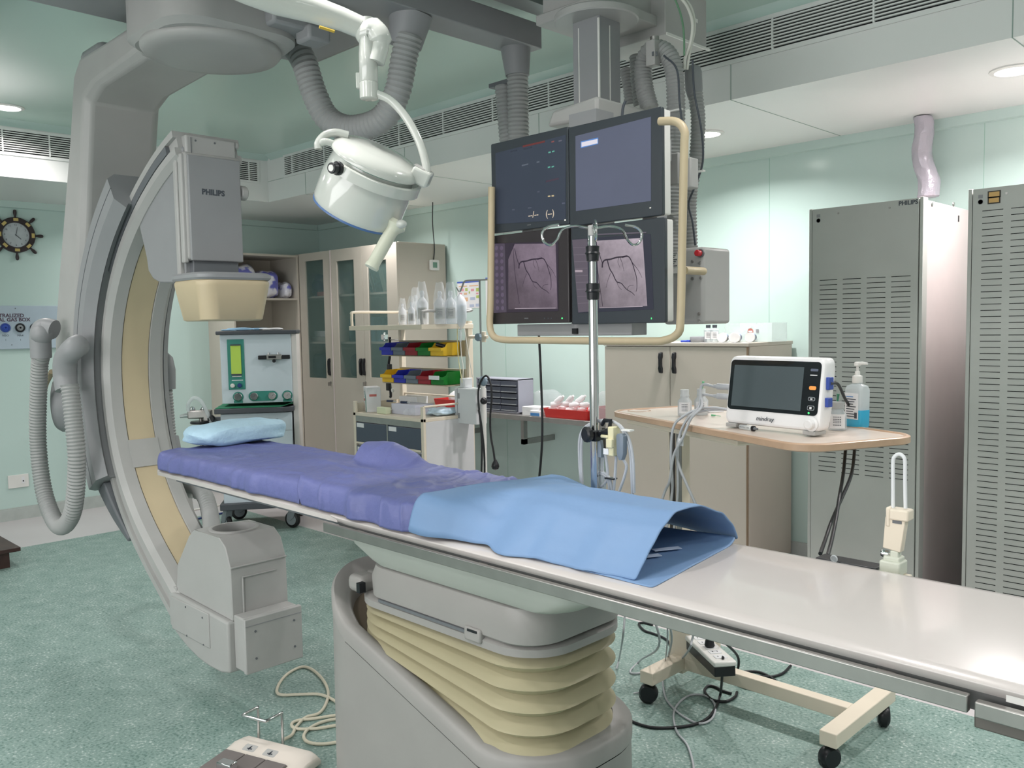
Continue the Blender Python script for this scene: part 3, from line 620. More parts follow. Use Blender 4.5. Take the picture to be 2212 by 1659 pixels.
text('(--)', .034, ui, frame(aY(1188, 461, YM-.002), (1, 0, 0), (0, 0, 1)), m1, name='screen_text')
text('PHILIPS', .006, GREYD, frame(aY(1143, 486, YM-.001), (1, 0, 0), (0, 0, 1)), m1)
m2 = monitor('upper right monitor, empty grey screen with one small white window', -2.081, -1.676, 1.853, 2.207, BEZ)
onscr(m2, 'screen', SCRP, [(1243, 294), (1406, 252), (1406, 434), (1244, 456)])
onscr(m2, 'message_window', emat('window_blue', (90, 140, 210), 1), [(1254.5, 305.5), (1292, 297), (1292, 311), (1254.5, 320)], .002)
onscr(m2, 'window_text', emat('window_white', (232, 228, 240), 1), [(1256, 307.5), (1290.5, 300), (1290.5, 309.5), (1256, 317.5)], .0028)
onscr(m2, 'status_light', emat('led_white', (230, 230, 220), 1.2), [(1403, 448), (1406, 447.5), (1406, 450), (1403, 450.5)], .002)
onscr(m1, 'status_light', emat('led_white', (230, 230, 220), 1.2), [(1219, 474), (1222, 473.5), (1222, 476.5), (1219, 477)], .002)
m3 = monitor('lower left monitor showing a dim grey coronary angiogram', -2.513, -2.089, 1.503, 1.853, BEZB)
AG1 = emat('angiogram_dim', (128, 114, 128), .8, .35, 9); AG1b = emat('angiogram_dim_bright', (168, 148, 170), .8, .2, 7); PAN = emat('icon_panel', (92, 84, 100), .8); ICO = emat('icon_round', (112, 100, 122), .8)
def gradscreen(mt, c_lo, c_hi, zlo, zhi):
    """the radiograph itself is brighter in its upper right corner"""
    nt = mt.node_tree; N = nt.nodes; L = nt.links; bs = N['Principled BSDF']
    old = bs.inputs['Emission Color'].links[0].from_socket
    tc = N['Texture Coordinate']; sx = N.new('ShaderNodeSeparateXYZ'); L.new(tc.outputs['Object'], sx.inputs[0])
    ad = N.new('ShaderNodeMath'); ad.operation = 'MULTIPLY_ADD'; ad.inputs[1].default_value = .8; L.new(sx.outputs['X'], ad.inputs[0]); L.new(sx.outputs['Z'], ad.inputs[2])
    mr = N.new('ShaderNodeMapRange'); mr.inputs['From Min'].default_value = zlo; mr.inputs['From Max'].default_value = zhi; mr.inputs['To Min'].default_value = .55; mr.inputs['To Max'].default_value = 1.5
    L.new(ad.outputs[0], mr.inputs['Value'])
    mx = N.new('ShaderNodeMix'); mx.data_type = 'RGBA'; mx.blend_type = 'MULTIPLY'; mx.inputs['Factor'].default_value = 1
    L.new(old, mx.inputs['A']); L.new(mr.outputs['Result'], mx.inputs['B']); L.new(mx.outputs['Result'], bs.inputs['Emission Color'])
onscr(m3, 'screen', emat('screen_base_dim', (70, 62, 76), .7), [(1062, 526), (1206, 522), (1206, 672), (1066, 676)])
onscr(m3, 'angiogram', AG1, [(1112, 527), (1200, 526), (1204, 667), (1098, 668), (1098, 560)], .0018)
onscr(m3, 'icon_panel', PAN, [(1063, 527), (1090, 526), (1094, 674), (1067, 676)], .0018)
for r in range(10):
    for k in range(2):
        e = aY(1072.5+11*k+r*.25, 536+14.4*r, YM-.0022); B().lathe([(.0085, 0), (.0085, .0006), (0, .0006)], e, (0, -1, 0), 16).build('screen_icon', ICO, m3)
text('PHILIPS', .0065, GREYD, frame(aY(1137, 688, YM-.001), (1, 0, 0), (0, 0, 1)), m3)
for a in (1176, 1184, 1191): onscr(m3, 'bezel_button', INK, [(a-1, 686.5), (a+1, 686.5), (a+1, 688.5), (a-1, 688.5)], .001)
onscr(m3, 'status_light', emat('led_green', (90, 240, 140), 1.4), [(1212.5, 686), (1215.5, 686), (1215.5, 689), (1212.5, 689)], .001)
m4 = monitor('lower right monitor showing a bright coronary angiogram behind the drip stand', -2.076, -1.667, 1.497, 1.846, BEZ)
AG2 = emat('angiogram_bright', (170, 158, 168), .85, .3, 9)
onscr(m4, 'screen', emat('screen_base_bright', (62, 64, 78), .8), [(1236, 517), (1405, 505), (1412, 668), (1249, 676)])
onscr(m4, 'menu_panel', emat('menu_panel', (112, 104, 116), .8), [(1236, 518), (1268, 516), (1272, 673), (1249, 675)], .0018)
for k in range(9): onscr(m4, 'menu_line', emat('menu_line', (146, 136, 148), .8), [(1238+k*1.3, 535+15*k), (1268+.4*k, 534+15*k), (1268+.4*k, 534.6+15*k), (1238+k*1.3, 535.6+15*k)], .0026)
onscr(m4, 'menu_highlight', emat('menu_highlight', (196, 180, 190), .8), [(1242, 583), (1258, 583), (1258, 588), (1242, 588)], .0026)
onscr(m4, 'angiogram', AG2, [(1289, 520), (1388, 514), (1398, 661), (1294, 666)], .0018)
onscr(m4, 'title_bar', emat('title_bar', (112, 106, 118), .8), [(1290, 505), (1396, 500.5), (1396, 503.5), (1290, 508)], .002)
onscr(m4, 'status_light', emat('led_green', (90, 240, 140), 1.4), [(1406, 686), (1408, 686), (1408, 690), (1406, 690)], .001)
gradscreen(AG1, 0, 1, 0, 0); gradscreen(AG2, 0, 1, 0, 0)
def tune(mt, p, q):
    f = lambda r: (r.x+2.08)*.8+(r.z-1.44)
    n = [x for x in mt.node_tree.nodes if x.type == 'MAP_RANGE'][0]; n.inputs['From Min'].default_value = f(p); n.inputs['From Max'].default_value = f(q)
tune(AG1, aY(1110, 660, YM), aY(1190, 530, YM)); tune(AG2, aY(1300, 660, YM), aY(1385, 518, YM))
VES = emat('vessel_dark', (64, 56, 68), .8); VES2 = emat('vessel_dark_dim', (66, 56, 72), .7)
TREE = [([(1302, 578), (1303, 568), (1308, 562), (1320, 560), (1334, 556), (1345, 555), (1356, 553)], .006, .005),
        ([(1313, 562), (1318, 580), (1325, 592), (1333, 608), (1343, 612), (1350, 620), (1356, 626), (1366, 632), (1372, 638)], .0045, .002),
        ([(1345, 556), (1358, 554), (1366, 566), (1372, 585), (1376, 600), (1377, 620), (1375, 630)], .0045, .002),
        ([(1338, 556), (1336, 566), (1340, 578)], .002, .001), ([(1340, 556), (1345, 568), (1349, 586)], .002, .001),
        ([(1356, 626), (1360, 618), (1370, 616)], .0018, .001), ([(1366, 566), (1380, 584), (1388, 600)], .002, .001),
        ([(1320, 590), (1314, 606), (1310, 622)], .0018, .001), ([(1333, 608), (1338, 620), (1344, 626)], .0015, .001),
        ([(1292, 530), (1297, 553), (1303, 570)], .003, .003), ([(1288, 520), (1293, 590), (1303, 662)], .0022, .0022)]
def vessels(o, mt, f, nm='vessels'):
    for P, a, c in TREE: ribbon(o, nm, mt, [f(*q) for q in P], a, c).build('vessel', mt, o, smooth=False)
vessels(m4, VES, lambda x, y: (x, y)); vessels(m3, VES2, lambda x, y: (1122+(x-1302)*.93, 580+(y-578)*.9))
for mm_, pts in ((m4, [(1295, 664.5), (1388, 661.5), (1388, 662.5), (1295, 665.5)]), (m3, [(1112, 666), (1200, 665), (1200, 666), (1112, 667)])): onscr(mm_, 'timeline', emat('timeline', (215, 200, 212), .8), pts, .0035)
# ---- hoses and cables behind the bank
def mh(P, r=.037, Y=2.86): return B().hose([aY(a, c, Y) for a, c in P], r, .014).build('cable_hose', HOSE, m_, ang=20)
mh([(1404, 236), (1392, 190), (1390, 140), (1402, 112), (1422, 106), (1444, 120), (1457, 160), (1460, 250), (1455, 340), (1452, 430), (1449, 545)])
mh([(1502, 200), (1508, 260), (1504, 340), (1490, 430), (1492, 540)], .030, 3.0)
mh([(1375, 120), (1378, 170), (1385, 235)], .032, 3.0); mh([(1350, 150), (1358, 190), (1362, 230)], .026, 3.05)
B().lathe([(.028, 0), (.034, .02), (.034, .09), (.026, .12)], aY(1497, 145, 3.0), (.05, 0, -1), 20).build('hose_coupling', GREYD, m_)
p = aY(1404, 92, 2.83); q = aY(1424, 142, 2.83); B().box((p.x, 2.80, q.z), (q.x, 2.84, p.z)).build('hose_clamp', GREY, m_, bev=.004)
for a in (1410, 1418): e = aY(a, 116, 2.798); B().box((e.x-.004, 2.797, e.z-.008), (e.x+.004, 2.80, e.z+.008)).build('clamp_slot', GREYX, m_)
B().cyl(aY(1414, 80, 2.83), aY(1414, 95, 2.83), .018, 14).build('clamp_stud', STEEL, m_)
def cord(par, P, r, mt, name='cable', Y=None, n=8):
    Q = [aY(a, c, Y) for a, c in P] if Y else [V(p) for p in P]
    return B().tube(spline(Q, 8), r, n).build(name, mt, par, ang=60)
WC = mat('white_cable', (222, 222, 214), .45); GC = mat('green_cable', (110, 150, 120), .5); KC = mat('black_cable', (26, 28, 32), .45); GRC = mat('grey_cable', (178, 182, 186), .45)
cord(m_, [(1466, -10), (1485, 15), (1496, 50), (1492, 90), (1480, 125), (1478, 150)], .006, WC, Y=2.9)
cord(m_, [(1474, -10), (1494, 20), (1500, 60), (1490, 110), (1484, 150)], .006, WC, Y=2.92)
cord(m_, [(1455, -10), (1470, 30), (1477, 70), (1478, 120)], .004, GC, Y=2.88)
cord(m_, [(1434, 120), (1462, 150), (1468, 220), (1474, 270)], .004, INK, Y=2.80)
cord(m_, [(1496, 130), (1500, 200), (1515, 280), (1518, 350), (1500, 405), (1488, 440), (1496, 480), (1502, 530)], .004, INK, Y=2.86)
cord(m_, [(1351, 218), (1346, 232), (1344, 250)], .005, INK, Y=2.5)
for a, c in ((1465, 240), (1512, 372), (1472, 461)):
    e = aY(a, c, 2.84); B().box((e.x-.035, 2.815, e.z-.003), (e.x+.03, 2.83, e.z+.003)).build('cable_tie', WHITE, m_)

# ================================================================== examination lamp
lp = thing('examination_lamp', 'white round examination lamp on a curved arm hanging over the table', 'lamp', CAM+_F*2.2)
def aD(px, py, D): return CAM + _ray(px, py)*(D/F_PX)
LW = mat('glossy_white_lamp', (204, 207, 201), .14, coat=.6, var=.01)
vd = _ray(805, 345).normalized()
ax = (vd*.40 + (-_R*.36-_U*.93)*.917).normalized()
oc = aD(815, 340, 2.2)
B().lathe([(.0, -.020), (.06, -.0185), (.098, -.012), (.113, -.002), (.118, .006), (.118, .014)], oc, ax, 48).build('lid', LW, lp, ang=60)
hd = B().lathe([(.106, .012), (.109, .03), (.117, .075), (.118, .140), (.115, .155), (.106, .162), (0, .163)], oc, ax, 48).build('lamp_head', LW, lp, ang=45)
B().lathe([(.1155, .153), (.1165, .156), (.1165, .1585), (.110, .161)], oc, ax, 48).build('blue_edge', mat('blue_edge', (78, 110, 160), .3), hd)
B().lathe([(.108, .012), (.1135, .010), (.1135, .016), (.108, .018)], oc, ax, 48).build('green_edge', mat('green_edge', (60, 140, 125), .3), hd)
# bail ring: flat band round the head
u = (V((0, 0, 1)).cross(ax)).normalized(); v = ax.cross(u)
def ringpt(ang, r, h): return oc+ax*h+(u*cos(ang)+v*sin(ang))*r
b = B(); R = []
aR = aD(925, 392, 2.2); d = aR-oc; a0 = math.atan2(d.dot(v), d.dot(u))
for i in range(33):
    a = a0-pi*.62+pi*1.24*i/32
    c = .128; R.append([ringpt(a, c-.004, .022), ringpt(a, c+.004, .024), ringpt(a, c+.005, .050), ringpt(a, c-.003, .052)])
b.rings(R); b.build('bail_ring', LW, lp, ang=50)
for sg in (-1, 1):
    a = a0+sg*pi*.62; p = ringpt(a, .128, .036); d = (p-(oc+ax*.036)).normalized(); B().cyl(p, p+d*.012, .017, 20).cyl(p+d*.012, p+d*.030, .0135, 20).build('pivot_knob', BLACK, lp, bev=.002); B().cyl(p+d*.030, p+d*.0315, .008, 16).build('knob_cap', WHITE, lp)
b = B().tube(spline([aD(752, 292, 2.18), aD(725, 286, 2.17), aD(702, 292, 2.16), aD(688, 308, 2.15), aD(688, 322, 2.15)], 6), .010, 12).tube(spline([aD(688, 312, 2.15), aD(702, 306, 2.15), aD(722, 312, 2.16), aD(736, 322, 2.17)], 6), .009, 12); b.build('fork_handle', LW, lp)
p = aD(915, 376, 2.2); T = frame(p, (u*cos(a0)+v*sin(a0)), ax)
B().box((-.028, -.012, -.022), (.022, .028, .022), T=T).build('arm_hinge', LW, lp, bev=.006, seg=3)
B().box((-.03, -.0135, -.012), (.0, -.012, .012), T=T).build('hinge_label', GREY, lp)
B().tube(spline([aD(800, 195, 2.2), aD(815, 203, 2.2), aD(845, 218, 2.2), aD(878, 255, 2.2), aD(905, 305, 2.2), aD(919, 350, 2.2), aD(922, 378, 2.2)], 6), .0105, 16).build('curved_arm', LW, lp, ang=60)
q = aD(797, 196, 2.2)
B().lathe([(.020, -.022), (.024, -.02), (.024, .018), (.022, .02), (.0235, .022), (.0235, .09), (.018, .165), (.018, .18)], q, (0, 0, 1), 28).build('arm_spindle', LW, lp, ang=40)
B().box((-.032, -.008, .005), (-.020, .008, .045), T=MX.Translation(q) @ MX.Rotation(YAW, 4, 'Z')).build('spindle_catch', LW, lp, bev=.003)
e = aD(795, 72, 2.2); B().ball(e, .034, 20, sc=(1, 1, 1)).tube(spline([e, aD(812, 70, 2.19), aD(822, 95, 2.19), aD(812, 135, 2.19)], 6), [.034]*6+[.030]*6+[.022]*7, 20).build('elbow_joint', LW, lp, ang=60)
R = []
for i, (a, c, w_, h_, D) in enumerate(((785, 62, .030, .028, 2.2), (740, 42, .026, .030, 2.18), (680, 22, .026, .034, 2.15), (600, 0, .028, .038, 2.11), (540, -22, .028, .038, 2.07), (440, -62, .028, .036, 2.02), (350, -100, .028, .036, 1.97))):
    p = aD(a, c, D); R.append([p+_F*w_*cos(2*pi*k/16)+(_U*.93+_R*.3)*h_*sin(2*pi*k/16) for k in range(16)])
B().rings(R).build('spring_arm', LW, lp, ang=60)
B().tube([aD(690, 58, 2.13), aD(722, 68, 2.15)], .004, 8).build('warning_strip', mat('yellow_strip', (200, 170, 70), .5), lp)
p = aD(350, -100, 1.97); B().cyl(p+V((0, 0, -.06)), V((p.x, p.y, ZC)), .03, 24).build('drop_tube', LW, lp)
e0 = aD(852, 488, 2.22); e1 = aD(800, 582, 2.20)
B().lathe([(.026, -.012), (.03, 0), (.02, .012), (.0175, .02), (.0165, .10), (.0165, .113), (.019, .120), (.018, .126), (0, .128)], e0, (e1-e0), 24).build('sterile_handle', mat('cream_handle', (214, 216, 198), .35), lp, ang=50)
B().ball(aD(866, 484, 2.2), .014, 14, sc=(1.3, 1, .8)).build('handle_catch', LW, lp)
text('Medi', .014, mat('teal_print', (70, 120, 120), .5), frame(oc+ax*.105+(-vd*.9-_U*.0+_R*.62).normalized()*.118, (_R*.9+_F*.35-_U*.1), -ax), lp)
# ================================================================== equipment racks
def slot_panel(x0, x1, z0, z1, y, cols, zr, step, th=.003):
    b = B(); b.box((x0, y, z0), (x1, y+.02, z1), 0)
    n = int(round((zr[1]-zr[0])/step))
    for a, c in cols:
        for i in range(n+1):
            z = zr[1]-i*step; b.box((a, y-.0012, z-th/2), (c, y+.001, z+th/2), 1); b.box((a, y-.0016, z-th/2-.0035), (c, y+.001, z-th/2), 0)
    return b
def rack(label, x0, x1, yf, yb, h, cols, zr, step, name_at=None):
    t = thing('equipment_rack', label, 'cabinet', ((x0+x1)/2, (yf+yb)/2, 0))
    B().box((x0+.018, yf+.022, .02), (x1-.018, yb, h-.004)).build('body', PINKW, t, bev=.004)
    for a, c in ((x0, x0+.016), (x1-.016, x1)): B().box((a, yf+.004, 0), (c, yf+.06, h)).build('edge_strip', RACK, t, bev=.002)
    p = slot_panel(x0+.02, x1-.02, .05, h-.004, yf, cols, zr, step).build('front_panel', [RACK, BLACKM], t, smooth=False)
    B().box((x0+.02, yf+.02, .0), (x1-.02, yf+.1, .05)).build('plinth', GREYX, t)
    for a in (x0+.15, x1-.15): B().cyl((a, yf-.002, h-.035), (a, yf+.002, h-.035), .005, 12).build('screw', STEEL, p)
    e = B(); e.lathe([(.011, 0), (.011, .0008), (.0095, .0008), (.0095, 0)], (x0+.05, yf-.0004, h-.06), (0, -1, 0), 20); e.box((x0+.041, yf-.0008, h-.045), (x0+.059, yf, h-.03)); e.build('shield_emblem', GREYD, p)
    return t, p
cx = lambda px, py=758, Y=4.1: aY(px, py, Y).x
t1, p1_ = rack('grey metal equipment rack with plain upper front, left of the two racks', -1.991, -1.448, 4.1, 4.93, 2.043, [(cx(1770), cx(1807)), (cx(1819.5), cx(1858)), (cx(1871), cx(1911)), (cx(1923.5), cx(1965))], (.745, 1.690), .0236)
text('PHILIPS', .027, INK, frame((aY(1962, 437, 4.1).x, 4.0995, aY(1962, 438, 4.1).z), (1, 0, 0), (0, 0, 1)), p1_, bold=.0008)
for px in (2022, 2068):
    q = aX(px, 440, -1.448); B().lathe([(.012, 0), (.010, .004), (0, .004)], (-1.4665, q.y, q.z), (1, 0, 0), 12).build('side_hook', STEEL, t1)
q = aX(2079, 465, -1.448); B().box((-1.467, q.y-.006, q.z-.03), (-1.464, q.y+.006, q.z)).build('latch_slot', BLACKM, t1)
t2, p2_ = rack('grey metal equipment rack slotted from top to bottom with two orange warning labels', -1.262, -.66, 4.1, 4.93, 2.052, [(cx(2121, 520), cx(2166, 520)), (cx(2183, 520), cx(2231, 520)), (cx(2248, 520), cx(2300, 520)), (cx(2318, 520), cx(2375, 520))], (.10, 1.952), .0267)
for a, c in ((420, 408), (434, 421)):
    pass
for k, (u0, v0, u1, v1) in enumerate(((2134, 412, 2162, 424), (2134, 425, 2161, 437))):
    p = aY(u0, v0, 4.1); q = aY(u1, v1, 4.1)
    o = B().box((p.x, 4.0975, q.z-.003), (q.x, 4.10, p.z-.003)).build('warning_label', mat('label_black_border', (60, 56, 48), .5), p2_)
    B().box((p.x+.005, 4.0965, q.z+.002), (q.x-.005, 4.0975, p.z-.008)).build('label_field', mat('label_orange', (206, 168, 104), .5), o)
# wrapped duct going up from the rack
b = B(); R = []; c0 = aY(2004, 428, 4.78); c1 = aY(1990, 236, 4.78)
random.seed(4)
for i in range(41):
    f = i/40; c = c0.lerp(V((c1.x, 4.78, ZS)), f)+V((.012*sin(f*9), 0, 0)); r = .046+.010*(1-f)
    R.append([c+V(((r+.009*NZ.noise(V((k*.9, f*7, 1))))*cos(2*pi*k/20), (r+.009*NZ.noise(V((k*.9, f*7, 5))))*sin(2*pi*k/20), 0)) for k in range(20)])
b.rings(R); o = b.build('wrapped_duct', mat('silver_film', (186, 182, 192), .22, .25, bump=.8, bscale=22), sub=1); tag(o, 'crinkled silver-grey wrapped duct rising from the left rack to the soffit', 'duct')

# ================================================================== cream cupboards
def black_handle(par, x, y, z0, z1, dirx=1):
    """bowed pull seen from the front, wide ends"""
    b = B(); w = .011
    b.rings([[V((x-w*k, y-.004-d, z)), V((x+w*k, y-.004-d, z)), V((x+w*k, y, z)), V((x-w*k, y, z))] for z, k, d in ((z0, .7, .0), (z0+.004, 1, .012), (z0+.03, 1, .02), (z0+.045, .6, .022), (z1-.045, .6, .022), (z1-.03, 1, .02), (z1-.004, 1, .012), (z1, .7, 0))])
    return b.build('door_handle', BLACK, par, bev=.002)
t = thing('storage_cupboard', 'low cream two-door cupboard with black handles against the back wall', 'cupboard', (-3.0, 4.67, 0))
CX0, CX1, CY, CZ = -3.53, -2.492, 4.40, 1.372
B().box((CX0, CY+.02, .06), (CX1, 4.92, CZ-.02)).build('carcass', CREAM, t, bev=.002)
B().box((CX0-.004, CY-.004, CZ-.02), (CX1+.004, 4.925, CZ)).build('top_board', CREAM, t, bev=.002)
B().box((CX0+.02, CY+.04, 0), (CX1-.02, 4.94, .06)).build('plinth', GREYD, t)
for a, c, hx in ((CX0+.002, -3.024, aY(1429, 790, CY).x), (-3.020, CX1-.012, aY(1458, 790, CY).x)):
    d = B().box((a, CY, .065), (c, CY+.018, CZ-.024)).build('door', CREAM, t, bev=.002); black_handle(d, hx, CY, 1.185, 1.315)
B().box((CX1-.012, CY-.001, .065), (CX1-.009, CY+.019, CZ-.02)).build('edge_strip', mat('brown_edge', (150, 132, 110), .5), t)

t = thing('glass_cupboard', 'tall cream cupboard with three narrow glass doors in the far corner', 'cupboard', (-6.5, 4.67, 0))
GX0, GX1, GY, GZ = -7.27, -5.70, 4.40, 2.20
b = B(); b.box((GX0, GY+.02, 0), (GX0+.018, 4.93, GZ-.02)).box((GX1-.018, GY+.02, 0), (GX1, 4.93, GZ-.02)).box((GX0+.018, 4.91, .08), (GX1-.018, 4.93, GZ-.02)).box((GX0, GY+.02, GZ-.02), (GX1, 4.93, GZ)).box((GX0+.018, GY+.02, .05), (GX1-.018, 4.91, .08)).box((-6.66, GY+.02, .08), (-6.64, 4.91, GZ-.02))
b.build('carcass', CREAM, t, bev=.001)
SZ = [aY(672, 641, 4.5).z, aY(678, 738, 4.5).z]
for k, z in enumerate(SZ+[1.02]):
    for a, c in ((GX0+.018, -6.66), (-6.64, GX1-.018)): B().box((a, GY+.06, z-.018), (c, 4.909, z)).build('shelf', CREAM, t)
def glassdoor(x0, x1, gx0, gx1, hx, ajar=0):
    gz0, gz1 = aY(gx0, 815, GY).z, aY(gx1, 560, GY).z
    ax_, bx_ = aY(gx0, 650, GY).x, aY(gx1, 650, GY).x
    b = B(); z0, z1 = .06, GZ-.003
    b.box((x0, GY, z0), (ax_, GY+.02, z1)).box((bx_, GY, z0), (x1, GY+.02, z1)).box((ax_, GY, z0), (bx_, GY+.02, gz0)).box((ax_, GY, gz1), (bx_, GY+.02, z1))
    d = b.build('door', CREAM, t); B().box((ax_, GY+.012, gz0), (bx_, GY+.016, gz1)).build('glass_pane', GLASS, d)
    if ajar: B().box((x1-.008, GY-.006, z0), (x1-.001, GY, z1)).build('door_edge', PINKW, d)
    h = aY(hx, 790, GY).x; black_handle(d, h, GY, aY(hx, 811, GY).z, aY(hx, 774, GY).z)
    if hx != 781:
        q = aY(hx+2, 826, GY); B().cyl((q.x, GY-.004, q.z), (q.x, GY+.002, q.z), .011, 14).box((q.x-.003, GY-.03, q.z-.03), (q.x+.003, GY-.004, q.z+.004)).build('lock_key', STEEL, d)
glassdoor(GX0+.002, -6.668, 661, 700, 713, 1)
glassdoor(-6.664, -6.187, 729, 766, 781)
glassdoor(-6.183, GX1-.002, 795, 836, 788)
# things on its shelves
def pack(name, label, cat, c, s, mt, rz=0, rx=0, group=None, seed=1, amp=.02, sub=1):
    """soft crumpled packet standing on z=c.z"""
    bm = bmesh.new(); bmesh.ops.create_cube(bm, size=1); bmesh.ops.subdivide_edges(bm, edges=bm.edges[:], cuts=4, use_grid_fill=True)
    Mx = MX.Rotation(rz, 3, 'Z') @ MX.Rotation(rx, 3, 'X')
    for v_ in bm.verts:
        p = v_.co.copy(); q = p*1; L = max(abs(p.x), abs(p.y), abs(p.z)); q = p*(.86+.14*(L/max(p.length, .01))) if False else p
        rr_ = (abs(p.x)**4+abs(p.y)**4+abs(p.z)**4)**.25; q = p*(.5/rr_) if rr_ > .5 else p
        n = NZ.noise_vector(q*6+V((seed*3.1, seed, 0)))*amp/max(min(s), .03)*.6
        q = V(((q.x+n.x*.5)*s[0], (q.y+n.y*.5)*s[1], (max(-.5, q.z+n.z)+.5)*s[2])); v_.co = Mx @ q
    zmin = min(v_.co.z for v_ in bm.verts)
    for v_ in bm.verts: v_.co.z -= zmin; v_.co += V(c)
    b = B(); b.bm.free(); b.bm = bm
    o = b.build(name, mt, ang=80, sub=sub); return tag(o, label, cat, group)
BUN = mat('navy_bundle', (62, 66, 88), .5, var=.35, scale=22); BUN2 = mat('mauve_blue_wrap', (110, 116, 176), .4, var=.3, scale=16)
PAPERW = mat('white_paper_pack', (226, 228, 230), .4); TEALP = mat('teal_blue_pack', (110, 150, 165), .4, var=.2, scale=40); REDP = mat('salmon_card', (196, 110, 104), .5)
for k, (px, z, s_, lb) in enumerate(((672, SZ[0], (.24, .22, .26), 'dark crumpled bundle on the top shelf behind the left glass door'), (690, SZ[0], (.16, .2, .17), 'smaller dark bundle on the top shelf behind the left glass door, right side'),
        (680, SZ[1]-.36, (.34, .24, .24), 'large clear-bagged bundle on the lower shelf behind the left glass door'), (748, SZ[1]-.36, (.30, .24, .26), 'large clear-bagged bundle on the lower shelf behind the middle glass door'))):
    q = aY(px, 650, 4.62); pack('wrapped_bundle', lb, 'bundle', (q.x, 4.66, max(z, 1.02) if k > 1 else z), s_, BUN, seed=k+2, amp=.04)
q = aY(692, 640, 4.55); tag(B().box((q.x-.07, 4.56, SZ[0]), (q.x+.05, 4.66, SZ[0]+.045)).build('carton', REDP, bev=.002), 'small salmon-red carton on the top shelf behind the left glass door', 'box')
q = aY(693, 737, 4.55); tag(B().box((q.x-.13, 4.52, SZ[1]), (q.x+.12, 4.7, SZ[1]+.045)).build('carton', mat('kraft_white', (190, 190, 184), .5), bev=.002), 'flat grey-white carton at the bottom of the stack behind the left glass door', 'box')
tag(B().box((q.x-.09, 4.54, SZ[1]+.0455), (q.x+.11, 4.69, SZ[1]+.10)).build('carton', PAPERW, bev=.002), 'white carton on top of the flat carton behind the left glass door', 'box')
for i in range(4):
    q = aY(752+i*4, 640, 4.60); T = MX.Translation((q.x-.03, 4.58, SZ[0]+.001)) @ MX.Rotation(radians(-24+i*2), 4, 'Y')
    tag(B().box((-.006, 0, 0.003), (.006, .2, .30), T=T).build('document_wallet', PAPERW if i % 2 else TEALP, bev=.001), 'pale document wallet leaning on the top shelf behind the middle glass door', 'folder', 'wallets behind the middle glass door')
for i in range(5):
    q = aY(800+i*5.5, 640, 4.60); T = MX.Translation((q.x-.03, 4.58, SZ[0]+.001)) @ MX.Rotation(radians(-28+i*1.5), 4, 'Y')
    tag(B().box((-.006, 0, 0.003), (.006, .2, .25-.02*(i % 2)), T=T).build('document_wallet', PAPERW if i % 2 else TEALP, bev=.001), 'pale document wallet leaning on the top shelf behind the right glass door', 'folder', 'wallets behind the right glass door')
q = aY(829, 640, 4.50); T = MX.Translation((q.x, 4.52, SZ[0]+.001)) @ MX.Rotation(radians(-20), 4, 'Y')
tag(B().box((-.03, 0, 0.004), (.03, .18, .22), T=T).build('box_file', mat('sage_file', (170, 180, 168), .5), bev=.003), 'sage box file leaning on the top shelf behind the right glass door', 'folder')
for k, px in enumerate((757, 802, 814, 826)):
    q = aY(px, 700, 4.6); tag(B().box((q.x-.05, 4.56, SZ[1]), (q.x+.05, 4.72, SZ[1]+.20+(.02 if k else 0))).build('carton', TEALP, bev=.002), ['blue and white carton on the middle shelf behind the middle glass door', 'teal carton on the middle shelf behind the right glass door, left of three', 'teal carton on the middle shelf behind the right glass door, middle of three', 'teal carton on the middle shelf behind the right glass door, right of three'][k], 'box')

t = thing('open_shelf_unit', 'open cream shelf unit against the left wall beside the glass cupboard', 'shelf', (-7.45, 4.1, 0))
OX, OY0, OY1, OZ = -7.2, 3.72, 4.392, 2.187
B().box((-7.7, OY0, 0), (OX, OY0+.018, OZ)).build('side_panel', CREAM, t, bev=.001)
B().box((-7.7, OY1-.018, 0), (OX, OY1, OZ)).build('side_panel', CREAM, t, bev=.001)
B().box((-7.7, OY0, OZ-.02), (OX+.004, OY1, OZ)).build('top_board', CREAM, t, bev=.001)
B().box((-7.698, OY0+.018, .05), (-7.685, OY1-.018, OZ-.02)).build('back_panel', CREAM, t)
for z in (1.785, 1.30, .85, .40): B().box((-7.685, OY0+.018, z-.018), (OX-.004, OY1-.018, z)).build('shelf', CREAM, t, bev=.001)
LINEN = mat('blue_white_linen', (172, 176, 216), .14, var=.4, scale=7, bump=.8, bscale=25, coat=.6)
LINEN.node_tree.nodes['Color Ramp'].color_ramp.elements[0].color = lin((104, 108, 190))+(1,); LINEN.node_tree.nodes['Color Ramp'].color_ramp.elements[1].color = lin((232, 232, 240))+(1,)
LINEN.node_tree.nodes['Color Ramp'].color_ramp.elements[0].position = .44; LINEN.node_tree.nodes['Color Ramp'].color_ramp.elements[1].position = .52
for k, (y, w_, z, h_) in enumerate(((3.90, .30, 1.785, .31), (4.16, .22, 1.785, .26), (4.335, .11, 1.785, .15))):
    pack('linen_bundle', ['big blue and white linen bundle in clear film on the open shelf', 'blue linen bundle in clear film slumped right of the big bundle', 'small blue bundle in clear film at the right end of the open shelf'][k], 'bundle', (-7.40, y-.02, z), (.30, w_*.9, h_), LINEN, seed=k+11, amp=.05)
pack('film_sheet', 'crumpled clear film lying on the lower open shelf behind the anaesthesia machine', 'film', (-7.30, 4.12, 1.30), (.2, .22, .06), FILM, seed=5, amp=.04)

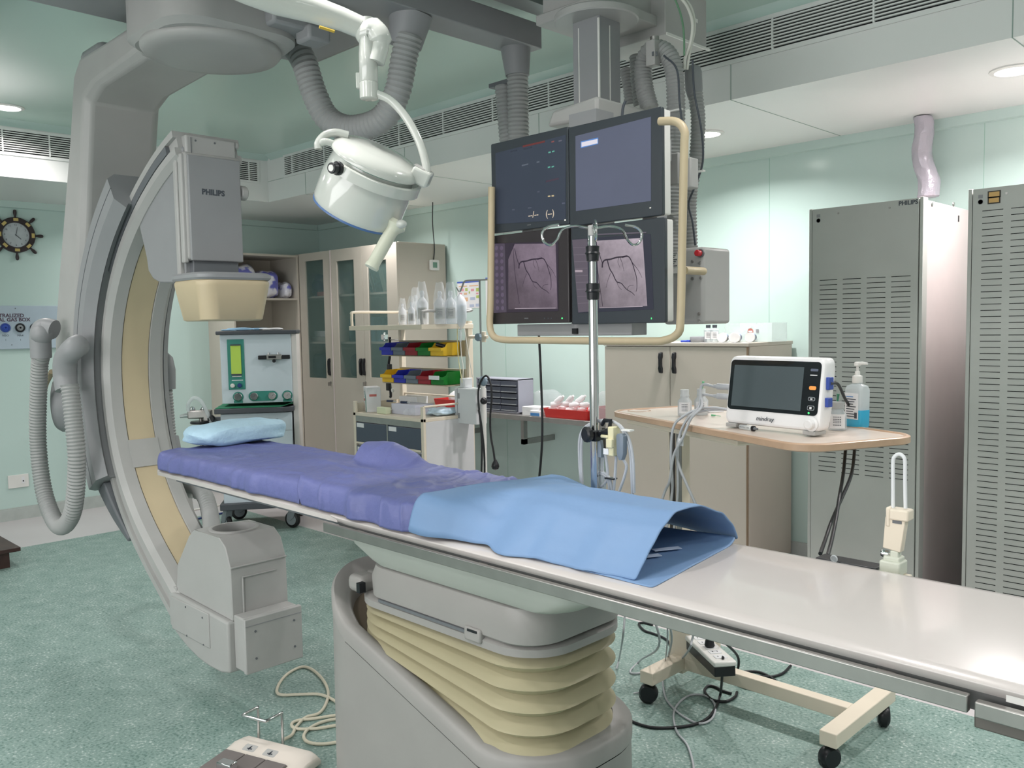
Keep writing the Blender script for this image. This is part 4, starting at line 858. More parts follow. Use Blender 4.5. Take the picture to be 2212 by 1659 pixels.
# thermostat and cable on the cupboard side
q = aX(936, 573, GX1)
t = thing('room_thermostat', 'small white thermostat with a green display on the side of the glass cupboard', 'thermostat', (GX1, q.y, q.z))
b = B(); b.prism(rrect(q.y-.05, q.z-.045, q.y+.05, q.z+.045, .012), YZ(GX1), .0005, .022); b.build('case', WHITE, t, bev=.003)
B().box((GX1+.022, q.y-.022, q.z-.022), (GX1+.0235, q.y+.024, q.z+.024)).build('display', mat('lcd_green', (110, 150, 132), .3), t)
cord(t, [V((GX1+.008, q.y, q.z+.045)), V((GX1+.008, q.y+.01, q.z+.15)), V((GX1+.01, q.y-.005, q.z+.35)), V((GX1+.012, q.y, 2.55))], .004, KC)

# ================================================================== items on the low cupboard
def bottle(label, cat, base, prof, mt, cap=None, capm=None, lab=None, liquid=None, axis=(0, 0, 1), group=None, name='bottle', n=24):
    base = V(base); t = thing(name, label, cat, base, group=group)
    B().lathe(prof, base, axis, n).build('body', mt, t, ang=50)
    if cap: B().lathe(cap, base, axis, n).build('cap', capm, t, ang=40)
    a = V(axis).normalized()
    if lab:
        r, z0, z1, lm = lab; tocam = (CAM-base); tocam -= a*tocam.dot(a); tocam.normalize(); s_ = a.cross(tocam); R = []
        for i in range(9):
            th = radians(-50+100*i/8); d = tocam*cos(th)+s_*sin(th); R.append([base+a*z0+d*r, base+a*z1+d*r])
        b = B()
        for u_, w_ in zip(R, R[1:]): b.quad(u_[0], w_[0], w_[1], u_[1])
        lo = b.build('paper_label', lm, t, smooth=False)
        b = B(); k = 0
        for zz in (.78, .62, .5, .38, .22):
            z = z0+(z1-z0)*zz
            for i in range(2, 6): 
                d0 = tocam*cos(radians(-50+100*i/8))+s_*sin(radians(-50+100*i/8)); d1 = tocam*cos(radians(-50+100*(i+.8)/8))+s_*sin(radians(-50+100*(i+.8)/8))
                b.quad(base+a*z+d0*(r+.0005), base+a*z+d1*(r+.0005), base+a*(z+(z1-z0)*.05)+d1*(r+.0005), base+a*(z+(z1-z0)*.05)+d0*(r+.0005))
        b.build('label_print', INK, lo, smooth=False)
    if liquid: B().lathe(liquid[0], base, axis, n).build('liquid', liquid[1], t, ang=50)
    return t
LABW = mat('paper_white', (228, 230, 232), .5); FROST = mat('frosted_plastic', (214, 220, 222), .3, alpha=.75)
GLASSV = mat('vial_glass', (205, 215, 220), .06, alpha=.45, spec=1)
for k, px in enumerate((1530, 1544)):
    q = aY(px, 738, 4.52)
    bottle(['left of two clear vials with dark caps on the low cupboard', 'right of two clear vials with dark caps on the low cupboard'][k], 'vial', (q.x, 4.52, 1.3725), [(.022, 0), (.026, .003), (.026, .075), (.012, .085), (.011, .094)], GLASSV, [(.014, .088), (.014, .104), (0, .104)], INK, (.0265, .02, .065, LABW), name='vial')
for k, (px, dy) in enumerate(((1560, 0), (1575, .05), (1590, -.01), (1612, .04))):
    q = aY(px, 730, 4.53); bottle(['white pill bottle lying leftmost on the low cupboard, cap towards the room', 'white pill bottle lying second from the left on the low cupboard', 'white pill bottle lying third from the left on the low cupboard', 'white pill bottle lying rightmost by the clear plastic box'][k], 'bottle', (q.x, 4.50+dy+.05, 1.3725+.0285), [(.022, -.03), (.026, -.027), (.026, .035), (.02, .04)], WHITE, [(.028, .036), (.028, .062), (0, .062)], LABW, (.0265, -.02, .03, mat('blue_label', (150, 165, 190), .5)), axis=(.35, -1, 0), name='pill_bottle')
q = aY(1505, 733, 4.50)
t = thing('gauze_roll', 'grey disc-shaped gauze roll in clear film on the low cupboard', 'roll', (q.x, 4.50, 1.3725)); B().lathe([(.05, 0), (.052, .004), (.052, .032), (.05, .035), (0, .035)], (q.x, 4.52, 1.3725), n=28).build('roll', mat('grey_gauze', (138, 142, 146), .6), t)
q = aY(1480, 735, 4.47); tag(B().cyl((q.x-.03, 4.47, 1.379), (q.x+.025, 4.48, 1.379), .006, 10).cyl((q.x+.01, 4.475, 1.380), (q.x+.03, 4.477, 1.380), .0072, 10).build('marker_pen', mat('blue_plastic', (52, 74, 180), .3)), 'blue pen lying beside the gauze roll on the low cupboard', 'pen')
p = aY(1376, 727, 4.52); q = aY(1428, 724, 4.52); tag(B().box((p.x, 4.50, 1.3725), (q.x, 4.62, 1.392)).build('file_folder', mat('pale_yellow', (222, 214, 178), .5), bev=.002), 'pale yellow folder lying on the left of the low cupboard top', 'folder')
p = aY(1600, 735, 4.62); q = aY(1668, 697, 4.62)
t = thing('plastic_box', 'clear plastic box with a round red logo on the low cupboard', 'box', ((p.x+q.x)/2-.05, 4.7, 1.3725))
b = B(); bx0, bx1, by0, by1 = p.x-.11, q.x, 4.62, 4.80
for a, c in (((bx0, by0, 1.3725), (bx1, by0+.002, q.z)), ((bx0, by1, 1.3725), (bx1, by1+.002, q.z)), ((bx0, by0, 1.3725), (bx0+.002, by1, q.z)), ((bx1-.002, by0, 1.3725), (bx1, by1, q.z)), ((bx0, by0, 1.3725), (bx1, by1, 1.3745))): b.box(a, c)
b.build('shell', mat('thin_clear', (225, 238, 236), .1, alpha=.3), t, smooth=False)
e = aY(1621, 716, 4.618); lo = B().lathe([(.019, 0), (.019, .001), (0, .001)], (e.x, 4.619, e.z), (0, -1, 0), 24).build('round_logo', mat('logo_brown_red', (176, 110, 100), .5), t); B().box((e.x-.013, 4.617, e.z-.004), (e.x+.013, 4.618, e.z+.004)).build('logo_band', LABW, lo)
e = aY(1636, 715, 4.618); B().box((e.x-.009, 4.618, e.z-.012), (e.x+.009, 4.619, e.z+.010)).build('printed_block', GREYD, t)

# ================================================================== steel wall counter and what stands on it
t = thing('steel_counter', 'narrow stainless steel wall counter between the supply cart and the low cupboard', 'counter', (-4.6, 4.7, .83))
B().box((-5.68, 4.44, .822), (-3.536, 4.948, .842)).box((-5.68, 4.437, .806), (-3.536, 4.444, .842)).build('worktop', STEEL, t, bev=.002)
for x in (-5.3, -4.5, -3.75): B().box((x, 4.6, .60), (x+.03, 4.948, .64)).box((x, 4.6, .60), (x+.03, 4.64, .806)).build('bracket', STEEL, t)
t = thing('drawer_organizer', 'grey small-parts organizer with clear drawers on the steel counter', 'drawers', (-4.62, 4.62, .8425))
ox0, ox1, oy0, oy1, oz0, oz1 = aY(1040, 850, 4.5).x-.06, aY(1120, 850, 4.5).x, 4.50, 4.66, .8425, 1.098
ORG = mat('lavender_grey_plastic', (166, 168, 182), .4)
b = B(); b.box((ox0, oy0+.004, oz0), (ox0+.012, oy1, oz1)).box((ox1-.012, oy0+.004, oz0), (ox1, oy1, oz1)).box((ox0, oy0+.004, oz1-.01), (ox1, oy1, oz1)).box((ox0, oy0+.004, oz0), (ox1, oy1, oz0+.012)).box((ox0, oy1-.005, oz0), (ox1, oy1, oz1))
b.build('housing', ORG, t, bev=.002)
DRW = mat('smoky_drawer', (92, 98, 112), .12, alpha=.8)
for r in range(5):
    z0 = oz0+.014+r*.0462
    for k in range(3):
        xs = [ox0+.014, ox0+.014+(ox1-ox0-.028)*.36, ox0+.014+(ox1-ox0-.028)*.60, ox1-.014]
        d = B().box((xs[k]+.003, oy0, z0), (xs[k+1]-.003, oy1-.01, z0+.040)).build('drawer', DRW, t, bev=.001)
        B().box((xs[k]+.01, oy0-.010, z0+.006), (xs[k+1]-.01, oy0, z0+.010)).build('drawer_pull', CLEAR, d)
REDT = mat('red_plastic_tray', (206, 52, 48), .35)
def tray(label, x0, x1, y0_, y1_, z, h, mt=REDT, name='plastic_tray'):
    b = B(); f = .012
    b.rings([[V((u, v, zz)) for u, v in rrect(x0+e, y0_+e, x1-e, y1_-e, .02, 3)] for zz, e in ((z, f), (z+h, 0), (z+h, .004), (z+.004, f+.003))], cap=(True, True))
    o = b.build(name, mt, ang=40); return tag(o, label, 'tray')
xa, xb = aY(1173, 890, 4.47).x, aY(1270, 890, 4.47).x
tray('red plastic tray heaped with clear bottles on the steel counter', xa, xb, 4.46, 4.70, .8425, .062)
xc = aY(960, 880, 4.5).x
tray('red plastic tray at the left end of the counter behind the supply cart', xc-.12, xc+.22, 4.48, 4.72, .8425, .07)
PINKT = mat('pale_pink_tray', (214, 176, 180), .3)
xd = aY(1279, 890, 4.5).x
tray('pale pink tray partly hidden by the low cupboard on the steel counter', xd, CX0-.006, 4.47, 4.7, .8425, .09, PINKT)
random.seed(8); k = 0
BC = mat('clear_bottle', (236, 238, 240), .12, alpha=.6, spec=.8)
for r_, n in ((0, 6), (1, 5), (2, 3)):
    for i in range(n):
        x = xa+.05+(xb-xa-.10)*((i+.5*r_)/5.6)+.0; y = 4.53+.1*((i*7+r_*3) % 3)/2; z = .8425+.035+.034*r_+.002
        a = random.uniform(-.6, .6)
        o = B().lathe([(.010, -.045), (.020, -.040), (.021, .02), (.009, .034), (.009, .045), (0, .046)], (x, y, z+.02), (cos(a), sin(a)*.6, .15+.5*(r_ == 2)), 12).build('saline_bottle', BC, ang=50)
        tag(o, 'small clear bottle in the heap in the red tray on the steel counter', 'bottle', 'clear bottles heaped in the red tray')
pack('film_bag', 'clear film bag standing between the organizer and the red tray', 'bag', (aY(1180, 860, 4.72).x, 4.74, .8425), (.26, .12, .16), FILM, seed=3, amp=.05)
pack('film_bag', 'crumpled clear film bag on the pink tray by the low cupboard', 'bag', (xd+.045, 4.58, .86), (.12, .14, .17), FILM, seed=9, amp=.04)
pack('film_bag', 'white crumpled bag in the left red tray behind the supply cart', 'bag', (xc+.10, 4.6, .848), (.22, .16, .12), PAPERW, seed=6, amp=.05)
p = aY(1128, 890, 4.47); q = aY(1165, 890, 4.47); tag(B().box((p.x, 4.47, .8425), (q.x, 4.60, .905)).build('glove_box', PAPERW, bev=.002), 'white glove box on the steel counter beside the organizer', 'box')
p = aY(1147, 890, 4.455); q = aY(1168, 890, 4.455); o = tag(B().box((p.x, 4.445, .8425), (q.x, 4.468, .885)).build('tissue_pack', PAPERW, bev=.004), 'small white and blue pack in front of the glove box', 'pack')
B().box((p.x+.004, 4.4435, .847), (q.x-.004, 4.4445, .868)).build('blue_print', mat('blue_print', (70, 130, 190), .4), o)
# posters
def poster(label, px0, py0, px1, py1, seed):
    p = aY(px0, py0, YB); q = aY(px1, py1, YB); t = thing('wall_poster', label, 'poster', ((p.x+q.x)/2, YB, (p.z+q.z)/2))
    sh = B().box((p.x, YB-.0025, q.z), (q.x, YB-.0005, p.z)).build('sheet', LABW, t)
    W = q.x-p.x; H = p.z-q.z
    def blk(n, u0, v0, u1, v1, mt): B().box((p.x+u0*W, YB-.0032, p.z-v1*H), (p.x+u1*W, YB-.0026, p.z-v0*H)).build(n, mt, sh)
    blk('header_band', 0, 0, 1, .06, mat('poster_blue', (78, 104, 190), .5))
    for u0, v0, u1, v1, c in ((.08, .16, .45, .20, 'o'), (.55, .16, .95, .20, 'o'), (.18, .26, .30, .36, 'r'), (.36, .25, .47, .36, 'g'), (.62, .29, .76, .38, 'r'), (.85, .27, .97, .40, 'g'), (.30, .42, .44, .50, 'o'), (.52, .38, .58, .46, 'g'), (.85, .44, .95, .50, 'r'), (.85, .54, .97, .64, 'g'), (.58, .60, .80, .70, 'b'), (.3, .60, .48, .74, 'o'), (.55, .86, .75, .96, 'b'), (.82, .84, .98, .95, 'b'), (.1, .42, .22, .47, 'r'), (.08, .82, .3, .9, 'b')):
        blk('chart_block', u0, v0, u1, v1, {'o': mat('poster_orange', (222, 184, 150), .5), 'r': mat('poster_pink', (222, 160, 170), .5), 'g': mat('poster_green', (178, 196, 110), .5), 'b': mat('poster_pale_blue', (180, 192, 214), .5)}[c])
poster('colourful flow chart poster on the back wall behind the supply cart', 988, 609, 1037, 665, 1)
poster('second wall poster, mostly hidden behind the lower left monitor', 1049, 600, 1110, 680, 2)
# ================================================================== drapes on the table
PURP = mat('violet_blue_drape', (100, 106, 157), .48, var=.05, scale=5, bump=.7, bscale=16)
BLUE = mat('sky_blue_drape', (116, 147, 186), .55, var=.03, scale=5, bump=.3, bscale=14)
LBLUE = mat('pale_blue_drape', (172, 204, 222), .6, var=.06, scale=12, bump=.5, bscale=40)
def ridge(p, s=1): return 1-abs(NZ.noise(p*s))*2
def sheet(name, label, cat, nx, ny, fn, mt, th=.003, sub=1):
    b = B(); G = [[b.bm.verts.new(fn(i/nx, j/ny)) for j in range(ny+1)] for i in range(nx+1)]
    for i in range(nx):
        for j in range(ny): b.face((G[i][j], G[i+1][j], G[i+1][j+1], G[i][j+1]))
    o = b.build(name, mt, ang=180, solid=th, sub=sub); return tag(o, label, cat)
def cloth_over(x0, x1, zt, seed, lift=0, crease=.007, slant=0, zb=.9635, hem=.0, bumpfn=None):
    y0, y1 = TY0+.004, TY1-.002; H = zt-zb
    def fn(u, v):
        # v: up the near side, across, down the far side
        a, c = .16, .90; off = slant*(v-.2)
        x = x0+(x1-x0)*u+off*(1-u)
        if v < a: f = v/a; y = y0-.004*sin(f*pi)-lift+.035*f*f; z = zb+H*sin(f*pi/2*.98)
        elif v < c: f = (v-a)/(c-a); y = y0+.035+(y1-y0-.06)*f; z = zt
        else: f = (v-c)/(1-c); y = y1-.025+.028*sin(f*pi/2); z = zt-(zt-zb-.01)*(1-cos(f*pi/2))
        p = V((x, y, z)); q = V((x*3.1, y*5, seed))
        n1 = NZ.noise(q*1.3)*.5+NZ.noise(q*3.1+V((4, 2, 1)))*.3
        r = max(0, ridge(V((x*2.6+y*2, y*3.4-x*1.2, seed)), 1.7)-.72)*2.4+max(0, ridge(V((x*7+1, y*5+x*3, seed+7)), 1.2)-.80)*1.6
        k = crease*(n1+r)
        edge = min(1, u*14+.15, (1-u)*14+.15)
        if v < a: p.y -= max(0, k*1.6+crease*.9*max(0, ridge(V((x*6, z*2, seed+3)))-.6)); p.z += 0
        else: p.z += max(-.006, k)*edge*min(1, (v-a)*8+.3)
        if bumpfn: p.z += bumpfn(x, y)*(1 if v > a*.7 else v/a)
        p.z = max(p.z, zb)
        return p
    return fn
def rd(u): return 0
fn1 = cloth_over(-3.43, -2.30, 1.032, 2.0, crease=.009)
def fnh(u, v):
    p = fn1(u, v); e = min(1, max(0, 1-(p.x+3.43)/.10))        # rounded, lower head end
    if e > 0: p.z -= e*e*.055; yc = 1.6125; p.y = yc+(p.y-yc)*(1-.42*e*e); p.z = max(p.z, .9635)
    return p
sheet('surgical_drape', 'violet-blue drape covering the head half of the patient table mattress', 'drape', 90, 44, fnh, PURP)
def hump(x, y):
    h = max(0, 1-((x+2.42)/.20)**2)*max(0, 1-((y-1.79)/.10)**2)*.060
    e = max(0, 1-abs(x+2.33+(y-1.38)*.55)/.10)*.014
    return h+e
sheet('surgical_drape', 'second violet-blue drape overlapping the first, wrinkled, in the middle of the table', 'drape', 120, 60, cloth_over(-2.34, -1.685, 1.040, 9.0, lift=.006, crease=.013, slant=-.26, bumpfn=hump), PURP)
def arch(u, v):
    x0 = -1.738+.085*v; x1 = -1.068-.012*v
    x = x0+(x1-x0)*u
    def pr(prof):
        for (a, za), (c, zc) in zip(prof, prof[1:]):
            if a <= v <= c: f = (v-a)/(c-a); return za+(zc-za)*(f*f*(3-2*f)*.4+f*.6)
        return 0
    w_ = min(1, u*2.2); w_ = w_*w_*(3-2*w_)
    z = (1-w_)*pr([(0, .05), (.04, .72), (.09, .93), (.5, 1), (.93, 1), (1, .7)])+w_*pr([(0, 0), (.06, .22), (.14, .50), (.24, .80), (.36, 1), (.6, .97), (.82, .72), (.94, .40), (1, .04)])
    yn = 1.352+.061*min(1, u*3)+.012*sin(u*7+1)*(1-v)*min(1, u*3); y = yn+(1.862-yn)*v
    h = .108+.008*u+.006*sin(pi*u)*v
    # creases at the near hem
    k = .010*max(0, ridge(V((x*5, y*2.5, 3.3)))-.55)*(1-v*.5)+.012*NZ.noise(V((x*4, y*3, 6)))*min(1, v*4)
    if v < .25: y -= .022*max(0, sin(u*17))*(1-v*4)*max(0, 1-abs(u-.5)*1.2)
    tuck = max(0, 1-abs(u-.30)/.12)*max(0, 1-abs(v-.16)/.16)*.018
    return V((x, y, .964+h*z+k-tuck*min(1, z*3)))
dp = sheet('surgical_drape', 'light blue paper drape standing open like a tunnel on the white table', 'drape', 60, 44, arch, BLUE)
def floorsheet(u, v):
    x = -1.40+(.385-.06*v)*u; y = 1.412+.43*v
    return V((x, y, .9625+.002*NZ.noise(V((x*9, y*9, 1)))+.018*max(0, v-.93)*10*u))
o = sheet('drape_flap', 'lower layer of the blue paper drape showing through its open end', 'drape', 24, 20, floorsheet, BLUE, .0012)
for (a, c, r_) in ((1396, 1202, .2), (1440, 1186, .25)):
    q = aZ(a, c, .968); T = MX.Translation(q) @ MX.Rotation(radians(62), 4, 'Z')
    w_ = B().box((-.035, -.010, 0), (.035, .010, .0012), T=T).build('adhesive_strip', mat('white_tape', (206, 220, 240), .4), o)
q = aY(1085, 1136, 1.47); 
pack('pillow', 'pale blue wrapped head pillow lying on the violet drape', 'pillow', (-3.315, 1.70, 1.036), (.25, .42, .085), LBLUE, rz=radians(8), seed=12, amp=.035, sub=1)

# ================================================================== anaesthesia machine
MZ = radians(55.2)
t = thing('anaesthesia_machine', 'white anaesthesia machine with green flowmeter panel and gauges on castors', 'machine', (-6.0, 3.30, 0), rz=MZ)
AW = mat('cool_white_enamel', (206, 218, 226), .35); AWS = mat('warm_white_side', (222, 218, 214), .4); TEAL = mat('teal_plate', (58, 140, 128), .4); CHAR = mat('charcoal_board', (76, 80, 86), .45)
def lb(*a, name, mt, par=None, bev=0, **k):
    b = B()
    for x in a: b.box(*x)
    return b.build(name, mt, par or t, local=True, bev=bev, **k)
lb(((-.265, -.16, .95), (.245, .22, 1.462)), name='upper_housing', mt=AW, bev=.004)
lb(((.245, -.15, .20), (.285, .22, 1.462)), name='side_panel', mt=AWS, bev=.003)
top = lb(((-.29, -.19, 1.462), (.29, .24, 1.490)), name='top_board', mt=CHAR, bev=.006)
lb(((-.275, -.21, .20), (.235, .20, .878)), name='lower_housing', mt=AW, bev=.004)
b = B(); b.prism([(-.31, -.27), (.18, -.27), (.255, -.21), (.255, .16), (-.31, .16)], XY(.885), 0, .038); tr_ = b.build('work_tray', CHAR, t, local=True, bev=.005)
b = B()
GR = [[V((x, y, .925+.004*NZ.noise(V((x*20, y*20, 2)))+(.012*max(0, (x-.14)*12) if y > -.25 else 0)*.6)) for x in [-.30+.54*i/20 for i in range(21)]] for y in [-.265+.42*j/16 for j in range(17)]]
b.rings(GR, closed=False); gc = b.build('green_cloth', mat('green_cloth', (40, 128, 92), .8), None, local=True, solid=.003) if False else None
fp2 = lb(((-.215, -.166, 1.055), (-.095, -.158, 1.428)), name='flowmeter_panel', mt=TEAL, bev=.003)
lb(((-.190, -.176, 1.165), (-.118, -.165, 1.39)), name='flow_tube_block', mt=mat('lime_glass', (176, 206, 92), .15, emit=.12), par=fp2)
for z in (1.387, 1.168): lb(((-.190, -.180, z-.006), (-.118, -.164, z+.004)), name='tube_end_bar', mt=INK, par=fp2)
lb(((-.186, -.17, 1.150), (-.12, -.165, 1.156)), name='tube_base', mt=WHITE, par=fp2)
for x, mt_ in ((-.185, WHITE), (-.135, mat('blue_knob', (40, 60, 120), .3))): B().lathe([(.016, 0), (.017, .012), (.012, .022), (0, .022)], (x, -.166, 1.085), (0, -1, 0), 16).build('flow_knob', mt_, fp2, local=True)
lb(((-.19, -.1675, 1.122), (-.11, -.1655, 1.127)), name='panel_print', mt=LABW, par=fp2)
# clamp bar
lb(((.005, -.185, 1.274), (.065, -.165, 1.304)), ((.175, -.185, 1.274), (.235, -.165, 1.304)), name='black_grips', mt=BLACK, bev=.004)
cb = lb(((.065, -.19, 1.27), (.175, -.16, 1.310)), name='back_bar', mt=STEEL, bev=.005); lb(((.08, -.1915, 1.283), (.135, -.189, 1.300)), name='bar_slot', mt=BLACK, par=cb)
for x in (.08, .15): B().cyl((x, -.175, 1.31), (x, -.175, 1.325), .008, 12).build('bar_stud', CHROME, cb, local=True)
B().cyl((.12, -.195, 1.262), (.12, -.185, 1.262), .013, 14).build('bar_knob', BLACK, cb, local=True)
# gauges
pl2 = B(); pl2.prism(rrect(-.075, .965, .135, 1.038, .036, 8), XZ(-.166), 0, .006); gp = pl2.build('gauge_plate', TEAL, t, local=True)
for x, own, face in ((-.150, 1, 'pale'), (-.035, 0, 'pale'), (.095, 0, 'dark'), (.205, 1, 'blue')):
    par = t
    if own: par = B().lathe([(.038, 0), (.038, .006), (0, .006)], (x, -.16, 1.0), (0, -1, 0), 28).box((x-.032, -.166, .955), (x+.032, -.16, .972)).build('gauge_plate', TEAL, t, local=True)
    else: par = gp
    B().lathe([(.028, 0), (.030, .010), (.026, .014), (.0255, .010)], (x, -.166, 1.0), (0, -1, 0), 28).build('gauge_ring', CHROME, par, local=True)
    fc = B().lathe([(.0255, 0), (.0255, .009), (0, .009)], (x, -.166, 1.0), (0, -1, 0), 28).build('gauge_face', {'pale': mat('gauge_pale', (190, 200, 190), .3), 'dark': mat('gauge_dark', (56, 80, 84), .3), 'blue': mat('gauge_blue', (70, 104, 140), .3)}[face], par, local=True)
    B().box((-.001, -.0005, -.004), (.001, .0005, .018), T=MX.Translation((x, -.1758, 1.0)) @ MX.Rotation(.7, 4, 'Y')).build('needle', INK, fc, local=True)
# knobs on the lower front
for x, mt_, r in ((-.165, STEEL, .013), (-.045, mat('red_ring', (170, 90, 84), .4), .013), (.10, BLACK, .021)):
    B().lathe([(r, 0), (r, .014), (r*.6, .022), (0, .022)], (x, -.21, .80), (0, -1, 0), 16).build('valve_knob', mt_, t, local=True)
for x in (-.165, -.045, .075, .128): lb(((x-.010, -.2112, .828), (x+.010, -.2095, .832)), name='label_tag', mt=INK)
lb(((-.05, -.2115, .742), (.235, -.2095, .7445)), name='panel_seam', mt=GREYX)
bs = lb(((-.30, -.25, .165), (.29, .25, .215)), name='base_plate', mt=CHAR, bev=.006)
def castor(par, x, y, z0, r=.062, rot=.5, cm=None, local=True, w=.018):
    c = B(); T = MX.Translation((x, y, 0)) @ MX.Rotation(rot, 4, 'Z')
    cs = B().lathe([(.0, -w), (r*.86, -w), (r, -w*.55), (r, w*.55), (r*.86, w), (0, w)], T @ V((.025, 0, r)), T.to_3x3() @ V((0, 1, 0)), 28).build('castor', RUB, par, local=local, ang=50)
    B().lathe([(.0, -w-.002), (r*.66, -w-.002), (r*.66, w+.002), (0, w+.002)], T @ V((.025, 0, r)), T.to_3x3() @ V((0, 1, 0)), 24).build('wheel_hub', cm or GREYD, cs, local=local)
    B().prism([(-.02, z0), (.02, z0), (.055, r*1.75), (.062, r*1.2), (.03, r*.9), (.0, r*1.3)], lambda u, v, w_: T @ V((u, w_, v)), -w*1.5, w*1.5).cyl(T @ V((0, 0, z0-.01)), T @ V((0, 0, z0+.01)), .018, 14).build('castor_fork', cm or GREYD, cs, local=local, bev=.003)
    return cs
CG = mat('grey_castor', (120, 128, 132), .45)
for x, y, r in ((-.25, -.20, 2.2), (.235, -.20, 2.6), (-.25, .20, .4), (.235, .20, 1.0)): castor(t, x, y, .165, rot=r, cm=CG)
# absorber assembly at its left side
ab = B().cyl((-.44, -.05, .52), (-.44, -.05, .90), .014, 14).build('absorber_post', STEEL, t, local=True)
B().lathe([(.075, 0), (.08, .008), (.075, .018), (0, .018)], (-.44, -.05, .80), n=28).build('upper_disc', BLACK, ab, local=True)
B().lathe([(.07, 0), (.078, .010), (.07, .02), (0, .02)], (-.44, -.05, .60), n=28).build('lower_disc', BLACK, ab, local=True)
B().box((-.53, -.09, .84), (-.36, -.01, .90)).box((-.42, -.09, .815), (-.36, -.02, .86)).build('valve_block', STEEL, ab, local=True, bev=.01, seg=3)
for x in (-.50, -.42): B().lathe([(.022, 0), (.024, .01), (.015, .022), (.008, .03), (0, .03)], (x, -.05, .90), n=20).build('valve_dome', CHROME, ab, local=True)
B().lathe([(.02, 0), (.016, .03), (.012, .06), (0, .06)], (-.53, -.05, .865), (-1, -.2, -.1), 18).build('outlet_nozzle', CHROME, ab, local=True)
B().lathe([(.022, 0), (.028, .008), (.028, .026), (.02, .034), (0, .034)], (-.355, -.10, .84), (0, -1, 0), 10).build('clamp_knob', BLACK, ab, local=True)
B().box((-.36, -.06, .80), (-.265, -.02, .845)).build('bracket_arm', GREYX, ab, local=True, bev=.004)
B().tube(spline([V((-.52, -.10, .90)), V((-.51, -.12, .96)), V((-.47, -.12, 1.0)), V((-.42, -.12, .97)), V((-.38, -.12, .88)), V((-.34, -.12, .76)), V((-.33, -.10, .68))], 8), .014, 12).build('clear_tube', CLEAR, t, local=True)
cl = B().tube(spline([V((-.275, -.10, .80)), V((-.33, -.12, .78)), V((-.39, -.14, .70)), V((-.43, -.16, .60)), V((-.44, -.16, .45))], 8), .007, 8).build('cable', KC, t, local=True)
# green cloth on the tray, masks and packets on top
W_ = WM[t]
o = sheet('green_cloth', 'green cloth spread on the tray of the anaesthesia machine', 'cloth', 24, 18, lambda u, v: W_ @ V((-.305+.55*u, -.262+.40*v-.0*u, .9265+.006*abs(NZ.noise(V((u*6, v*6, 1))))+(.03*max(0, u-.88)*8*max(0, 1-v*2.5)))), mat('green_cloth', (36, 122, 88), .8), .003)
for k, (x, y, s_, m2_, lb_) in enumerate(((-.13, -.08, (.19, .11, .022), mat('mask_blue', (150, 190, 220), .6), 'folded pale blue face mask on top of the anaesthesia machine'), (.10, -.09, (.17, .09, .018), PAPERW, 'white paper packet on top of the anaesthesia machine, right end'), (-.20, -.12, (.12, .07, .012), mat('mask_blue', (150, 190, 220), .6), 'small pale blue pack at the left edge of the anaesthesia machine top'), (.0, .06, (.14, .10, .02), mat('mask_blue', (150, 190, 220), .6), 'blue and white pack at the back of the anaesthesia machine top'))):
    q = W_ @ V((x, y, 1.4905)); pack('paper_pack', lb_, 'pack', q, s_, m2_, rz=MZ+.2*k, seed=20+k, amp=.012)

# ================================================================== supply cart
t = thing('supply_cart', 'cream medical supply cart with dark drawers, top shelf and coloured bin rails', 'cart', (-4.69, 3.72, 0))
KX0, KX1, KY0, KY1 = -5.08, -4.30, 3.50, 3.94
zc0 = aY(840, 905, KY0).z
B().box((KX0, KY0+.02, .14), (KX1, KY1, zc0)).build('cabinet_body', mat('cool_grey_panel', (206, 208, 210), .4), t, bev=.003)
DR = mat('slate_drawer', (74, 84, 98), .35)
xs = [KX0+.03, (KX0+KX1)/2-.008, (KX0+KX1)/2+.008, KX1-.03]
for k in range(2):
    for r in range(4):
        z1 = zc0-.045-r*.168; d = B().box((xs[2*k], KY0, z1-.152), (xs[2*k+1], KY0+.02, z1)).build('drawer', DR, t, bev=.003)
        B().box((xs[2*k], KY0-.005, z1-.152), (xs[2*k+1], KY0, z1-.138)).build('drawer_edge', CREAMM, d, bev=.002)
        B().box((xs[2*k]+.012, KY0-.0015, z1-.035), (xs[2*k]+.095, KY0, z1-.006)).build('drawer_label', LABW, d)
for xa_ in (KX0, KX1-.028): B().box((xa_, KY0, .14), (xa_+.028, KY0+.02, zc0+.10)).build('front_post', CREAMM, t, bev=.002)
B().box((KX0+.028, KY0+.001, zc0-.04), (KX1-.028, KY0+.02, zc0)).build('top_strip', STEEL, t)
B().box(((KX0+KX1)/2-.007, KY0+.001, .14), ((KX0+KX1)/2+.007, KY0+.02, zc0-.04)).build('centre_divider', STEEL, t)
B().box((KX0, KY0, zc0), (KX1, KY1, zc0+.022)).build('worktop', CREAMM, t, bev=.002)
B().box((KX0, KY0, zc0+.022), (KX0+.004, KY1, zc0+.085)).build('side_lip', CREAMM, t)
B().tube(spline([V((KX1-.005, KY0+.01, zc0+.10)), V((KX1-.003, KY0+.2, zc0+.10)), V((KX1-.003, KY1-.02, zc0+.10))], 4), .007, 10).build('side_rail', CREAMM, t)
B().tube([V((KX0, KY1-.01, zc0+.13)), V((KX1, KY1-.01, zc0+.13))], .007, 10).build('rear_rail', CREAMM, t)
for x in (KX0+.012, KX1-.035): B().box((x-.004, KY1-.03, .14), (x+.031, KY1+.01, 1.53)).build('rear_post', CREAMM, t, bev=.003)
SHZ = aY(909, 701, KY0).z
B().box((KX0-.02, KY0, SHZ-.032), (KX1+.005, KY1+.01, SHZ)).build('top_shelf', CREAMM, t, bev=.003)
def loop(P): return B().tube(resample(spline(P, 6), .01), .010, 10)
